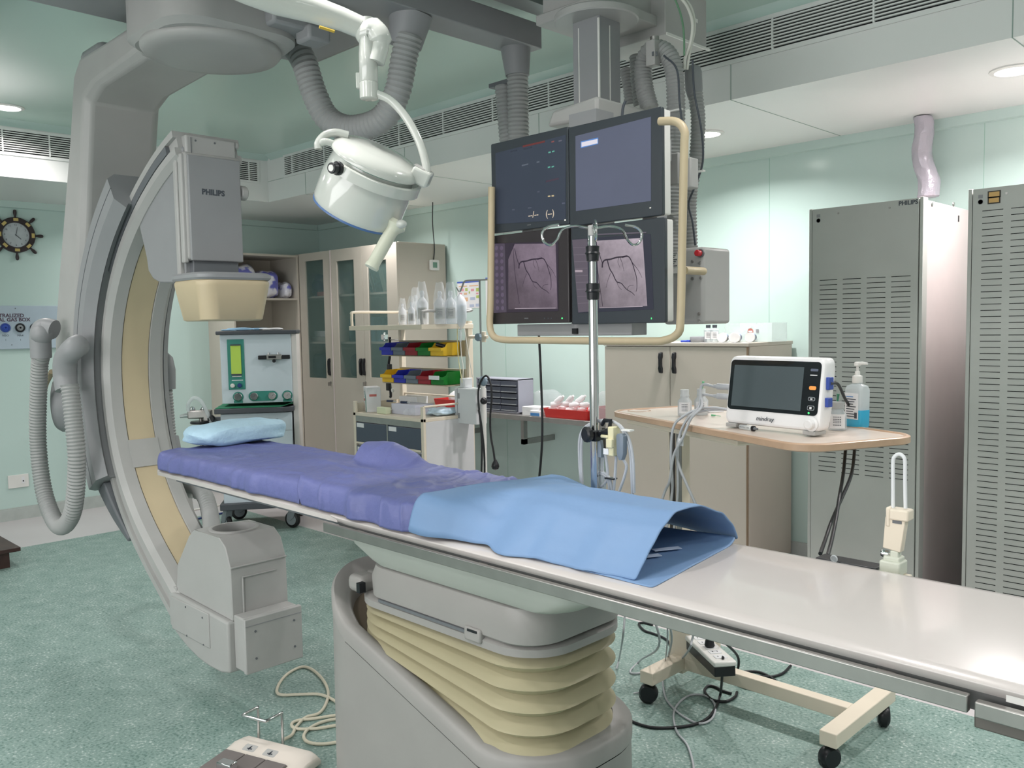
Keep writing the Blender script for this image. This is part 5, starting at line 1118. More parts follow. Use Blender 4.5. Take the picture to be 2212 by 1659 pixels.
loop([V((KX0-.01, KY0+.02, SHZ)), V((KX0-.01, KY0+.02, SHZ+.075)), V((KX0-.01, KY0+.05, SHZ+.095)), V((KX0-.01, KY1-.04, SHZ+.095)), V((KX0+.02, KY1, SHZ+.095)), V((KX0+.25, KY1, SHZ+.095)), V(((KX0+KX1)/2, KY1, SHZ+.095))]).build('shelf_rail', CREAMM, t, ang=60)
loop([V((KX1-.005, KY0+.012, SHZ)), V((KX1-.005, KY0+.012, SHZ+.06)), V((KX1-.005, KY0+.035, SHZ+.085)), V((KX1-.005, KY0+.2, SHZ+.085)), V((KX1-.005, KY1-.03, SHZ+.085)), V((KX1-.03, KY1, SHZ+.095)), V(((KX0+KX1)/2, KY1, SHZ+.095))]).build('shelf_rail', GREY, t, ang=60)
BZ = [aY(900, 767, 3.80).z, aY(900, 827, 3.80).z]
for z in BZ: B().box((KX0+.03, KY1-.04, z-.006), (KX1-.03, KY1-.025, z+.10)).box((KX0+.03, 3.74, z-.008), (KX1-.03, KY1-.025, z-.002)).build('bin_rail', mat('khaki_rail', (170, 162, 138), .5), t, bev=.001)
for x, y in ((KX0+.05, KY0+.05), (KX1-.06, KY0+.05), (KX0+.05, KY1-.05), (KX1-.06, KY1-.05)): castor(t, x, y, .14, r=.05, rot=1.0, local=False, cm=CG)
# bins
COL = {'blue': (52, 60, 190), 'grey': (120, 130, 142), 'dark red': (160, 40, 52), 'green': (28, 128, 48), 'yellow': (226, 186, 44)}
def hang_bin(col, x, z, label):
    mt_ = mat('bin_'+col.replace(' ', '_'), COL[col], .3, alpha=.86 if col != 'yellow' else 1); w2 = .066
    t_ = thing('storage_bin', label, 'bin', (x, 3.82, z), group=None)
    y0, y1 = 3.735, 3.895
    out = [(y0+.02, z), (y1, z), (y1, z+.088), (y0+.05, z+.085), (y0+.03, z+.060), (y0-.005, z+.052), (y0-.005, z+.035), (y0+.012, z+.032)]
    b = B(); R = []
    def sh(dx, dz, e): return [V((x+dx, min(max(y, y0-.005+e), y1-e), max(zz, z+dz))) for y, zz in out]
    for sx in (-1, 1): b.prism([(y, zz) for y, zz in out], lambda u, v, w: V((x+sx*w2-(.002 if sx > 0 else 0)+w, u, v)), 0, .002)
    b.box((x-w2, y0+.02, z), (x+w2, y1, z+.002)).box((x-w2, y1-.002, z), (x+w2, y1, z+.088)).box((x-w2, y0+.012, z), (x+w2, y0+.016, z+.034)).box((x-w2, y0-.005, z+.033), (x+w2, y0+.014, z+.036)).box((x-w2, y0-.006, z+.033), (x+w2, y0-.003, z+.055))
    b.build('bin_body', mt_, t_, bev=.0008)
    return t_
row1 = ['blue', 'grey', 'dark red', 'green', 'yellow']; row2 = ['yellow', 'blue', 'grey', 'dark red', 'green']
bxs = [KX0+.085+.1375*i for i in range(5)]
for i, c in enumerate(row1): bb_ = hang_bin(c, bxs[i], BZ[0], c+' storage bin on the upper bin rail of the supply cart')
for i, c in enumerate(row2): bb2 = hang_bin(c, bxs[i], BZ[1], c+' storage bin on the lower bin rail of the supply cart')
tag(B().cyl((bxs[4]-.02, 3.76, BZ[0]+.078), (bxs[4]+.03, 3.80, BZ[0]+.06), .014, 14).build('tape_reel', BLACK, bev=.002), 'small black reel sticking out of the upper yellow bin', 'reel')
tag(B().box((bxs[4]-.06, 3.722, BZ[1]+.035), (bxs[4]+.045, 3.727, BZ[1]+.062), T=None).build('packet', PAPERW), 'white packet leaning in the front of the lower green bin', 'packet')
# bottles on the top shelf
SAL = mat('saline_plastic', (226, 232, 238), .14, alpha=.45, spec=.8)
def saline(px, h, r, y, label, film=True, lab=True):
    q = aY(px, 690, y); base = V((q.x, y, SHZ+.0005))
    t_ = bottle(label, 'bottle', base, [(r*.96, 0), (r, .004), (r, h*.62), (r*.55, h*.74), (r*.34, h*.78), (r*.34, h*.86), (r*.42, h*.88), (r*.3, h*.97), (0, h*.98)], SAL, lab=(r+.0012, h*.16, h*.48, mat('grey_label', (178, 182, 180), .5)) if lab else None, name='infusion_bottle')
    if film:
        b = B(); R = []
        for i in range(10):
            f = i/9; rr_ = r*1.12*(1-.45*max(0, f-.6)/.4)+.0
            R.append([base+V(((rr_+.010*f*NZ.noise(V((k, f*5, px))))*cos(2*pi*k/14), (rr_+.010*f*NZ.noise(V((k, f*5, px+3))))*sin(2*pi*k/14), .002+f*h*1.22+.02*f*NZ.noise(V((k*.8, px, 2))))) for k in range(14)])
        b.rings(R, cap=(False, False)); b.build('film_wrap', FILM, t_, ang=180)
saline(870, .15, .028, 3.72, 'small clear infusion bottle leftmost on the top shelf of the supply cart')
saline(889, .155, .024, 3.62, 'slim clear infusion bottle second from the left on the cart top shelf')
saline(899, .21, .036, 3.80, 'large film-wrapped infusion bottle at the back of the cart top shelf, left of two')
saline(913, .23, .038, 3.64, 'large film-wrapped infusion bottle with a blue mark in the middle of the cart top shelf', True)
saline(951, .22, .038, 3.66, 'large labelled infusion bottle right of the shelf rail corner on the supply cart')
saline(974, .22, .038, 3.72, 'large infusion bottle behind the hanging drip bottle on the cart top shelf')
# box and litter on the worktop
WZ = zc0+.0225
q = aY(800, 890, 3.60); T = MX.Translation((q.x, 3.62, WZ)) @ MX.Rotation(radians(-28), 4, 'Z')
t_ = thing('carton', 'tall white carton with a teal stripe and red marks on the supply cart worktop', 'box', (q.x, 3.62, WZ))
bx_ = B().box((-.075, -.05, 0), (.075, .05, .175), T=T).build('box', PAPERW, t_, bev=.002)
B().prism([(-.0755+.11, 0), (-.0755+.135, 0), (-.0755+.115, .10), (-.0755+.06, .165), (-.0755+.08, .10)], lambda u, v, w: T @ V((u, -.0508+w, v)), 0, .0006).build('teal_stripe', TEAL, bx_)
for x0_, z0_ in ((-.06, .075), (.0755, .11)):
    if x0_ < .07: B().box((x0_, -.0512, z0_), (x0_+.055, -.0502, z0_+.016), T=T).build('red_mark', REDP, bx_)
    else: B().box((.0752, -.03, z0_), (.0762, .02, z0_+.016), T=T).build('red_mark', REDP, bx_)
for k in range(4): B().box((-.06, -.0512, .105+.011*k), (-.02, -.0502, .108+.011*k), T=T).build('print_line', GREYD, bx_)
q = aY(870, 885, 3.62); tag(B().box((q.x-.10, 3.60, WZ), (q.x+.16, 3.76, WZ+.07)).build('long_carton', mat('lilac_white', (206, 208, 222), .5), bev=.002), 'long pale carton lying on the supply cart worktop', 'box')
q = aY(862, 868, 3.72); tag(B().box((q.x-.10, 3.80, WZ), (q.x+.10, 3.90, WZ+.10)).build('carton', PAPERW, bev=.002), 'grey-white carton standing at the back of the supply cart worktop', 'box')
q = aY(827, 890, 3.56); tag(B().box((q.x-.045, 3.54, WZ), (q.x+.06, 3.585, WZ+.045)).build('packet', mat('pale_green_pack', (214, 222, 190), .5), bev=.003), 'small pale green and white packet in front of the tall carton on the cart', 'packet')
for k, px in enumerate((848, 878)):
    q = aY(px, 874, 3.66); y = 3.64; t_ = thing('syringe', ['dark-tipped syringe on the long carton, left of two', 'dark-tipped syringe on the long carton, right of two'][k], 'syringe', (q.x, y, WZ+.078))
    B().cyl((q.x-.035, y, WZ+.079), (q.x+.02, y+.01, WZ+.079), .008, 14).build('barrel', mat('navy_plastic', (44, 56, 84), .3), t_); B().cyl((q.x+.02, y+.01, WZ+.079), (q.x+.05, y+.015, WZ+.079), .004, 10).build('plunger', CLEAR, t_)
pack('blister_pack', 'white and pale blue crumpled packs at the right of the supply cart worktop', 'pack', (KX1-.09, 3.74, WZ), (.14, .22, .05), mat('blue_white_pack', (190, 212, 226), .4, var=.2, scale=30), seed=31, amp=.04)
pack('blister_pack', 'clear crumpled packs in the middle of the supply cart worktop', 'pack', (KX1-.22, 3.60, WZ), (.12, .12, .05), FILM, seed=32, amp=.04)
# hanging drip bottle, its pole and the cable box
py_ = 3.86; q = aY(1038, 700, py_); PX = q.x
t = thing('drip_pole', 'thin grey drip pole with a cross arm clamped to the supply cart', 'pole', (PX, py_, .15))
GP = mat('grey_pole', (128, 134, 132), .35, .3)
zt = aY(1038, 605, py_).z
B().tube([V((PX, py_, 1.10)), V((PX, py_, zt))], .0065, 12).build('inner_tube', GP, t)
B().tube(resample(spline([aY(1072, 602, py_), aY(1050, 604, py_), aY(1010, 606, py_), aY(1002, 610, py_), aY(999, 618, py_), aY(993, 630, py_), aY(986, 620, py_)], 6), .006), .006, 10).build('cross_arm', GP, t)
B().cyl(V((PX+.012, py_, .16)), V((PX+.012, py_, 1.14)), .0165, 18).build('outer_tube', WHITE, t)
B().cyl(V((PX+.012, py_, 1.13)), V((PX+.012, py_, 1.15)), .019, 18).build('tube_cap', BLACK, t)
q = aY(1047, 823, py_-.03); B().lathe([(.03*(1+.18*0), 0), (.033, .006), (.033, .02), (.02, .03), (0, .03)], q, (0, -1, 0), 9).build('star_knob', mat('blue_grey_knob', (118, 136, 148), .4), t, bev=.003)
q = aY(1045, 866, py_-.03); B().ball(q, .024, 16).build('ball_knob', BLACK, t)
q0 = V((KX1-.02, KY1-.02, aY(1010, 728, 3.9).z)); B().tube([q0, V((PX, q0.y, q0.z))], .012, 12).cyl((PX-.035, q0.y, q0.z-.035), (PX-.035, q0.y, q0.z+.035), .015, 14).build('side_clamp', CREAMM, t, bev=.002)
B().lathe([(.026, 0), (.026, .018), (0, .018)], (PX-.005, py_-.01, q0.z), (0, -1, 0), 8).build('clamp_knob', mat('blue_grey_knob', (118, 136, 148), .4), t)
cc = thing('hanging_power_cable', 'black power cord with a plug looped over the drip pole knob', 'cord', aY(1047, 815, py_-.06))
cord(cc, [(1040, 1030), (1041, 960), (1037, 905), (1033, 860), (1035, 835), (1042, 818), (1052, 812), (1060, 830), (1062, 860), (1059, 900), (1060, 940), (1066, 975), (1069, 998)], .0065, KC, Y=py_-.065)
cord(cc, [(1047, 1040), (1046, 980), (1040, 920), (1034, 885)], .0065, KC, Y=py_-.08)
q = aY(1070, 1006, py_-.065); B().lathe([(.008, .04), (.012, .03), (.022, .012), (.026, -.005), (.02, -.02), (0, -.03)], q, (0, 0, 1), 16).build('plug', BLACK, cc)
# drip bottle
q = aY(993, 632, 3.60); 
t = thing('drip_bottle', 'hanging clear drip bottle with its drip chamber beside the cart shelf', 'bottle', q); hz_ = q.z
yb = 3.84; q = aY(993, 650, yb); bxx = q.x; z1_ = aY(993, 640, yb).z; z0_ = aY(993, 706, yb).z
B().lathe([(.010, z0_-.02), (.018, z0_-.005), (.036, z0_+.02), (.046, z0_+.06), (.046, z1_-.04), (.030, z1_-.005), (.008, z1_+.012), (0, z1_+.02)], (bxx, yb, 0), n=24).build('bottle_body', SAL, t, ang=60)
B().lathe([(.004, z0_+.0), (.030, z0_+.02), (.043, z0_+.06), (.043, z1_-.06), (0, z1_-.06)], (bxx, yb, 0), n=24).build('saline', mat('pale_water', (206, 220, 226), .1, alpha=.6), t)
B().tube([V((bxx, yb, z1_+.015)), V((bxx, yb, z1_+.04)), V((bxx+.01, yb, z1_+.06))], .003, 8).build('hanging_loop', CLEAR, t)
B().box((bxx-.048, yb-.035, z0_+.08), (bxx-.030, yb-.02, z0_+.16)).build('side_label', mat('khaki_label', (170, 170, 140), .5), t)
B().lathe([(.004, 0), (.010, -.01), (.010, -.07), (.005, -.08), (0, -.085)], (bxx, yb, z0_-.02), n=14).build('drip_chamber', CLEAR, t)
cord(t, [V((bxx, yb, z0_-.10)), V((bxx+.005, yb, 1.30)), V((bxx+.02, yb, 1.20)), V((bxx+.015, yb-.02, 1.05))], .003, WC, 'drip_line')
cord(t, [V((bxx-.03, yb, z0_)), V((bxx-.02, yb-.01, 1.36)), V((bxx+.0, yb-.02, 1.26)), V((bxx+.03, yb-.02, 1.12))], .003, mat('pale_yellow_line', (222, 218, 170), .4), 'drip_line')
cord(t, [V((bxx+.04, yb, z0_)), V((bxx+.07, yb, 1.34)), V((bxx+.11, yb, 1.16))], .0025, WC, 'drip_line')
p = aY(981, 838, 3.80); q = aY(1029, 918, 3.80)
t = thing('cable_box', 'pale grey hinged plastic box hanging on the rear post of the supply cart', 'box', ((p.x+q.x)/2, 3.8, q.z))
PB = mat('pale_grey_plastic', (206, 210, 212), .35)
B().box((p.x, 3.80, q.z), (q.x, 3.90, p.z)).build('box_body', PB, t, bev=.006, seg=3)
B().box((p.x+.035, 3.82, p.z), (p.x+.075, 3.90, p.z+.065)).build('hanger_tab', PB, t, bev=.004)
for zf in (.22, .78): z = q.z+(p.z-q.z)*zf; B().box((p.x+.030, 3.797, z-.018), (p.x+.052, 3.80, z+.018)).build('hinge', GREYD, t, bev=.001)
B().box((p.x+.030, 3.7985, q.z), (p.x+.032, 3.80, p.z)).build('hinge_line', GREYX, t)
# dark tool hanging at the left rear post
t = thing('black_strap', 'black buckled strap with a chrome valve hanging at the left rear post of the cart', 'strap', aY(845, 745, 3.92))
P = [aY(842, 728, 3.92), aY(842, 770, 3.92), aY(840, 790, 3.92), aY(844, 850, 3.92), aY(843, 858, 3.92)]
B().tube(spline(P, 5), .010, 8).build('strap', BLACK, t); B().cyl(aY(842, 734, 3.92), V((KX0+.02, 3.925, aY(842, 734, 3.92).z)), .005, 8).build('strap_hook', STEEL, t)
for px_, py2 in ((842, 795), (840, 835)): e = aY(px_, py2, 3.91); B().box((e.x-.018, 3.895, e.z-.03), (e.x+.018, 3.92, e.z+.03)).build('buckle', BLACK, t, bev=.004)
e = aY(833, 728, 3.90); B().box((e.x-.02, 3.87, e.z-.02), (e.x+.02, 3.91, e.z+.02)).cyl((e.x, 3.89, e.z-.03), (e.x, 3.89, e.z+.035), .009, 12).build('chrome_valve', CHROME, t, bev=.004)
e = aY(849, 843, 3.90); B().lathe([(.012, 0), (.016, .002), (.016, .006), (.012, .008)], e, (0, -1, 0), 20, sx=1).build('clip', WHITE, t)
# ================================================================== drip stand on the far table rail
RYF = TY1+.026; q = aY(1281, 640, RYF); SX = q.x
t = thing('drip_stand', 'chrome telescopic drip stand with four hooks clamped to the table rail', 'stand', (SX, RYF, .90))
zk = [aY(1281, v, RYF).z for v in (490, 505, 548, 630, 940, 1015)]
B().cyl((SX, RYF, .90), (SX, RYF, zk[3]), .0130, 24).build('outer_tube', CHROME, t)
B().cyl((SX, RYF, zk[3]), (SX, RYF, zk[1]), .0098, 24).build('inner_tube', CHROME, t)
for z, h in ((zk[2], .022), (zk[3], .024)): B().lathe([(.011, -h), (.017, -h*.9), (.0185, -h*.1), (.022, 0), (.0185, h*.25), (.0195, h*.9), (.012, h)], (SX, RYF, z), n=14).build('locking_collar', BLACK, t, ang=30)
hb = B().cyl((SX, RYF, zk[1]-.006), (SX, RYF, zk[0]+.004), .0125, 18).build('hook_hub', GREY, t, bev=.002)
for a, L in ((2.33, 1), (2.33+pi, 1), (.95, .62), (.95+pi, .62)):
    d = V((cos(a), sin(a), 0)); o_ = V((SX, RYF, zk[0]-.004))
    P = [o_+d*.008, o_+d*.05+V((0, 0, .006)), o_+d*.085+V((0, 0, -.004)), o_+d*.100+V((0, 0, -.030)), o_+d*.118+V((0, 0, -.046)), o_+d*.138+V((0, 0, -.036)), o_+d*.142+V((0, 0, -.012)), o_+d*.125+V((0, 0, .004)), o_+d*.095+V((0, 0, .010))]
    B().tube(spline(P, 6), .0036, 10).build('hook', CHROME, t)
q = aY(1274, 938, RYF-.03); B().lathe([(.020, 0), (.0225, .004), (.0225, .014), (.017, .018), (0, .018)], q, (-.3, -1, 0), 10).build('clamp_knob', BLACK, t)
B().box((SX-.018, RYF-.02, zk[4]-.015), (SX+.02, RYF+.02, zk[4]+.015)).tube([V((SX, RYF, zk[4])), aY(1318, 930, RYF)], .009, 10).build('clamp_body', BLACK, t, bev=.003)
B().box((SX-.022, RYF-.016, .895), (SX+.022, RYF+.018, .955)).build('rail_socket', STEEL, t, bev=.003)
# patient leads hanging on the clamp
t = thing('patient_leads', 'grey patient monitoring leads and connector blocks on a cream holder beside the drip stand', 'cables', aY(1330, 900, RYF))
Y2 = RYF
HC = mat('cream_holder', (222, 216, 178), .45)
p = aY(1318, 930, Y2); B().box((p.x, Y2-.012, aY(1320, 984, Y2).z), (aY(1330, 950, Y2).x, Y2+.02, aY(1320, 921, Y2).z)).box((aY(1301, 940, Y2).x, Y2-.01, aY(1301, 945, Y2).z), (p.x, Y2+.02, aY(1301, 938, Y2).z)).box((aY(1318, 960, Y2).x, Y2-.02, aY(1320, 966, Y2).z), (aY(1331, 960, Y2).x, Y2-.008, aY(1320, 946, Y2).z)).build('holder', HC, t, bev=.003)
SL_ = mat('slate_connector', (118, 130, 142), .4)
e = aY(1297, 960, Y2+.01); b = B(); b.rings([[V((e.x+u, Y2+.005+v, z)) for u, v in rrect(-w_, -.007, w_, .007, .003, 2)] for z, w_ in ((e.z-.035, .012), (e.z-.005, .012), (e.z+.012, .008), (e.z+.024, .003))]); b.build('lead_block', SL_, t)
e = aY(1343, 957, Y2); b = B(); b.rings([[V((e.x+u, Y2+v, z)) for u, v in rrect(-w_, -.010, w_, .010, .004, 2)] for z, w_ in ((e.z-.046, .005), (e.z-.035, .010), (e.z-.028, .012), (e.z+.02, .013), (e.z+.026, .008))]); b.build('connector', SL_, t)
p = aY(1305, 968, Y2-.01); q = aY(1316, 982, Y2-.01); B().box((p.x, Y2-.014, q.z), (q.x, Y2-.012, p.z)).build('lead_label', LABW, t)
p = aY(1304, 915, Y2); B().tube([aY(1300, 918, Y2), aY(1306, 908, Y2), aY(1319, 908, Y2), aY(1317, 924, Y2)], .006, 8).build('black_clip', BLACK, t)
for P in ([(1255, 1040), (1252, 1000), (1252, 950), (1262, 925), (1285, 912), (1312, 910), (1335, 916), (1352, 935), (1362, 960), (1368, 1000), (1370, 1065)],
          [(1258, 1045), (1256, 995), (1258, 945), (1270, 922), (1300, 908), (1330, 913), (1350, 940), (1362, 985), (1366, 1070)],
          [(1340, 985), (1350, 998), (1353, 1010), (1347, 1035), (1338, 1060)], [(1308, 983), (1311, 1005), (1314, 1035), (1318, 1070)], [(1331, 985), (1329, 1020), (1326, 1060)],
          [(1290, 1022), (1305, 1026), (1312, 1035), (1300, 1050), (1285, 1052)], [(1285, 1026), (1300, 1020), (1316, 1032), (1322, 1060)]):
    cord(t, P, .0042, GRC, Y=Y2+.012)
for k in range(5): cord(t, [(1289+k*4, 977), (1289+k*3.5, 1010), (1290+k*4.5, 1060)], .002, GRC, Y=Y2+.012)
for a, c in ((1349, 930), (1313, 1034)):
    e = aY(a, c, Y2); B().box((e.x-.012, Y2-.0, e.z-.002), (e.x+.018, Y2+.02, e.z+.002)).build('cable_tie', WHITE if a > 1320 else BLACK, t)

# ================================================================== rolling side table with patient monitor
ZO = 1.13; TA = V((-1.906, 2.721, 0)); TH = radians(-23.6); TU = V((cos(TH), sin(TH), 0)); TV = V((-sin(TH), cos(TH), 0))
def tb(u, v, z=ZO): return TA+TU*u+TV*v+V((0, 0, z))
t = thing('side_table', 'cream rolling side table with a wood-edged top standing behind the patient table', 'table', (-1.6, 2.9, 0))
TOPW = mat('beige_table_top', (214, 200, 188), .3, var=.03, scale=4); TOPE = mat('wood_edge_band', (190, 160, 134), .35, var=.10, scale=12)
def tring(z, e, r=.10): return [tb(u, v, z) for u, v in rrect(-.42-e, -.02-e, .815+e, .455+e, r+e, 8)]
b = B(); b.rings([tring(ZO-.026, -.008), tring(ZO-.022, 0), tring(ZO-.003, 0), tring(ZO, -.006), tring(ZO, -.014), tring(ZO-.005, -.018)], cap=(True, True)); tt = b.build('edge_band', TOPE, t, ang=50)
b = B(); b.rings([tring(ZO-.0055, -.0185), tring(ZO-.0042, -.0185)]); b.build('top_surface', TOPW, tt)
# shallow cup recess ring
b = B(); b.tube([tb(-.345+.048*cos(2*pi*k/32), .10+.048*sin(2*pi*k/32), ZO-.0045) for k in range(33)], .0022, 8); b.build('cup_recess_rim', TOPE, tt)
b = B(); b.prism([tb(-.34, .035)[:2], tb(.42, .035)[:2], tb(.42, .30)[:2], tb(-.34, .30)[:2]], XY(ZO-.055), 0, .029); b.build('under_frame', CREAMM, t, bev=.006)
MSX, MSY = -1.975, 2.94
B().box((MSX-.035, MSY-.03, .06), (MSX+.03, MSY+.03, ZO-.05)).build('mast', CREAMM, t, bev=.003)
B().box((MSX-.025, MSY-.034, .5), (MSX+.0, MSY-.029, ZO-.06)).build('dark_slot', mat('scuffed_dark', (70, 66, 64), .5, .4, var=.4, scale=10), t)
B().box((MSX+.006, MSY-.033, .45), (MSX+.03, MSY-.029, ZO-.06)).build('rack_strip', mat('rack_strip', (130, 132, 130), .5, .3), t)
B().box((-1.99, 2.68, .085), (-1.93, 3.18, .135)).build('base_bar', CREAMM, t, bev=.003)
B().box((-1.255, 2.68, .085), (-1.195, 3.18, .135)).build('base_bar', CREAMM, t, bev=.003)
B().box((-1.93, 2.90, .085), (-1.255, 2.95, .135)).build('cross_bar', CREAMM, t, bev=.003)
b = B(); b.prism([(-1.945, .135), (-1.84, .135), (-1.945, .30)], XZ(2.90), 0, .004); b.build('gusset', CREAMM, t)
for x, y, r in ((-1.96, 2.71, 3.6), (-1.225, 2.71, 4.2), (-1.225, 3.14, 5.2), (-1.96, 3.14, 2.0)):
    T = MX.Translation((x, y, 0)) @ MX.Rotation(r, 4, 'Z')
    c = B().lathe([(0, -.017), (.026, -.017), (.033, -.010), (.033, .010), (.026, .017), (0, .017)], T @ V((.012, 0, .033)), T.to_3x3() @ V((0, 1, 0)), 20).build('castor', RUB, t)
    B().lathe([(0, -.021), (.030, -.021), (.037, -.012), (.037, .012), (.030, .021), (0, .021)], T @ V((.008, 0, .042)), T.to_3x3() @ V((0, 1, 0)), 20).cyl((x, y, .05), (x, y, .088), .012, 12).build('castor_hood', BLACK, c, ang=40)
# patient monitor
q = aZ(1563, 917, ZO+.006); MR = radians(-9.7)
t = thing('patient_monitor', 'white patient monitor with a dark glossy screen on the rolling side table', 'monitor', (q.x, q.y, ZO+.001), rz=MR, rx=0)
W_, H_ = .385, .285
def lean(v): return v[1]+.06*(v[2]) if False else v[1]
q2 = aZ(1757, 935, ZO+.006)
MWH = aY(1575, 770, q.y+.02).z-ZO
b = B(); n_ = 6
def fr(y, e): return [V((u, y+.10*(v/MWH)*.35, v)) for u, v in rrect(0+e, .012+e, W_-e, MWH-e, .022, n_)]
b.rings([fr(0.004, .004), fr(.0, .010), fr(.0, .012)], cap=(False, True)); b.rings([fr(.004, .004), fr(.010, 0), fr(.05, 0), fr(.085, .02)], cap=(False, True))
sh_ = b.build('casing', mat('white_monitor_case', (232, 232, 232), .3), t, local=True, ang=60)
def scr(x0, z0, x1, z1, y, r=.006):
    b = B(); b.rings([[V((u, yy+.10*(v/MWH)*.35, v)) for u, v in rrect(x0, z0, x1, z1, r, 4)] for yy in (y, y+.001)]); return b
fg = scr(.010, .062, W_-.012, MWH-.012, -.0012, .014).build('front_glass', mat('black_gloss_glass', (28, 32, 36), .06, coat=.6), t, local=True, smooth=False)
scr(.026, .074, W_-.075, MWH-.030, -.0022, .001).build('screen', mat('grey_lcd', (82, 92, 96), .09, coat=.5, emit=.0), fg, local=True, smooth=False)
zz_ = MWH-.05
for k, (z, kind) in enumerate(((MWH-.095, 'o'), (MWH-.130, 'k'), (MWH-.160, 'k'), (.088, 'k'))):
    bb_ = scr(W_-.050, z-.006, W_-.024, z+.006, -.0026, .005).build('soft_key', mat('orange_key', (226, 150, 76), .4, emit=.3) if kind == 'o' else mat('key_outline', (160, 166, 170), .4), fg, local=True, smooth=False)
    if kind == 'k': scr(W_-.048, z-.0045, W_-.026, z+.0045, -.0032, .004).build('key_face', BLACK, bb_, local=True, smooth=False); scr(W_-.041, z-.002, W_-.033, z+.002, -.0038, .001).build('key_symbol', LABW, bb_, local=True, smooth=False)
scr(W_-.050, MWH-.042, W_-.022, MWH-.034, -.0026, .003).build('alarm_window', mat('alarm_window', (96, 104, 122), .3), fg, local=True, smooth=False)
scr(W_-.050, MWH-.056, W_-.024, MWH-.053, -.0026, .001).build('model_print', LABW, fg, local=True, smooth=False)
B().lathe([(.0035, 0), (.0035, .001), (0, .001)], (W_-.043, .008, .070), (0, -1, 0), 12).build('power_light', emat('led_green', (90, 240, 140), 1.4), fg, local=True)
B().lathe([(.024, 0), (.024, .004), (.0175, .006), (.0155, .020), (.012, .023), (0, .023)], (W_-.030, .006, .036), (0, -1, 0), 28).build('rotary_knob', mat('white_monitor_case', (232, 232, 232), .3), t, local=True, ang=40)
for x in (.01, W_-.06): B().box((x, .0, -.0005), (x+.045, .06, .013)).build('foot', GREY, t, local=True, bev=.002)
ms = bpy.data.objects.new('x', None)
T = WM[t] @ frame((W_*.46, .0005, .038), (1, 0, 0), (0, .035, .1)); text('mindray', .022, INK, T, sh_)
bpy.data.objects.remove(ms)
B().box((W_, .03, .09), (W_+.012, .055, .12)).box((W_, .035, MWH-.10), (W_+.012, .06, MWH-.06)).build('side_port', mat('blue_port', (58, 80, 160), .4), t, local=True, bev=.002)
for z in (.100, .135): B().cyl((-.055, .03, z), (0, .035, z), .011, 14).cyl((-.07, .029, z), (-.055, .03, z), .007, 12).build('lead_plug', GRC, t, local=True, bev=.002)
M0 = WM[t]; pa = M0 @ V((-.07, .029, .135)); pb_ = M0 @ V((-.07, .029, .100)); pc = M0 @ V((0, .03, .055))
YL = 2.60
def e3(px, py, y): return aY(px, py, y)
ed = lambda px, py: aY(px, py, 2.74)
t = thing('monitor_leads', 'bundle of grey leads running from the patient monitor over the table edge', 'cables', pa)
cord(t, [pa, pa+V((-.05, .0, .0)), aY(1510, 878, 2.66), aY(1485, 905, 2.62), aY(1470, 935, 2.60), aY(1462, 975, 2.60), aY(1468, 1010, 2.60), aY(1485, 1050, 2.60), aY(1510, 1110, 2.60), aY(1517, 1160, 2.6), V((-1.62, 2.58, .55))], .0052, GRC)
cord(t, [pb_, pb_+V((-.05, 0, 0)), aY(1515, 880, 2.64), aY(1492, 905, 2.60), aY(1475, 945, 2.58), aY(1455, 985, 2.58), aY(1446, 1040, 2.58), aY(1430, 1080, 2.58), V((-1.86, 2.5, .55))], .0052, GRC)
cord(t, [pc, pc+V((-.06, -.01, .005)), aY(1505, 885, 2.65), aY(1475, 900, 2.62), aY(1454, 925, 2.6), aY(1449, 990, 2.6), aY(1450, 1080, 2.6), V((-1.83, 2.55, .5))], .0048, GRC)
cord(t, [pc+V((-.01, .01, 0)), pc+V((-.07, -.01, -.005)), aY(1500, 893, 2.65), aY(1480, 912, 2.6), aY(1466, 950, 2.6), aY(1464, 1000, 2.6), aY(1462, 1090, 2.6), V((-1.80, 2.58, .5))], .0042, GRC)
p = aY(1466, 947, 2.59); B().box((p.x, 2.588, p.z-.026), (p.x+.020, 2.591, p.z)).build('lead_tag', LABW, t)
# bottles and bits on the side table
ZT2 = ZO-.0038
bp_ = [(.001, 0), (.026, .001), (.028, .004), (.028, .062), (.018, .078), (.017, .082)]
for k, (px, py) in enumerate(((1473, 899), (1509, 897))):
    q = aZ(px, py, ZT2); s_ = .93
    bottle(['left of two frosted drug bottles on the side table', 'right of two frosted drug bottles, green needle in its cap'][k], 'bottle', (q.x, q.y+.02, ZT2), [(.025, 0), (.0275, .003), (.0275, .058), (.017, .072), (.016, .080)], FROST, [(.018, .076), (.018, .084), (.0165, .086), (.017, .104), (0, .105)], FROST, (.0280, .012, .055, LABW))
    if k == 0: pass
q = aZ(1509, 897, ZT2); B().cyl((q.x, q.y+.02, ZT2+.104), (q.x+.008, q.y+.02, ZT2+.128), .0035, 8, r1=.005)
tag(B().cyl((q.x+.004, q.y+.02, ZT2+.1055), (q.x+.010, q.y+.02, ZT2+.135), .003, 10, r1=.005).build('needle_hub', mat('green_needle', (110, 190, 140), .4)), 'green needle hub standing in the cap of the right drug bottle', 'needle')
q = aZ(1803, 930, ZT2); vt = bottle('clear glass vial with a white label between the monitor and the sanitizer', 'vial', (q.x, q.y+.02, ZT2), [(.027, 0), (.030, .003), (.030, .052), (.020, .068), (.018, .074), (.018, .078)], GLASSV, [(.021, .074), (.021, .094), (.019, .096), (0, .096)], mat('grey_cap', (170, 174, 174), .4), (.0308, .008, .056, LABW), name='vial')
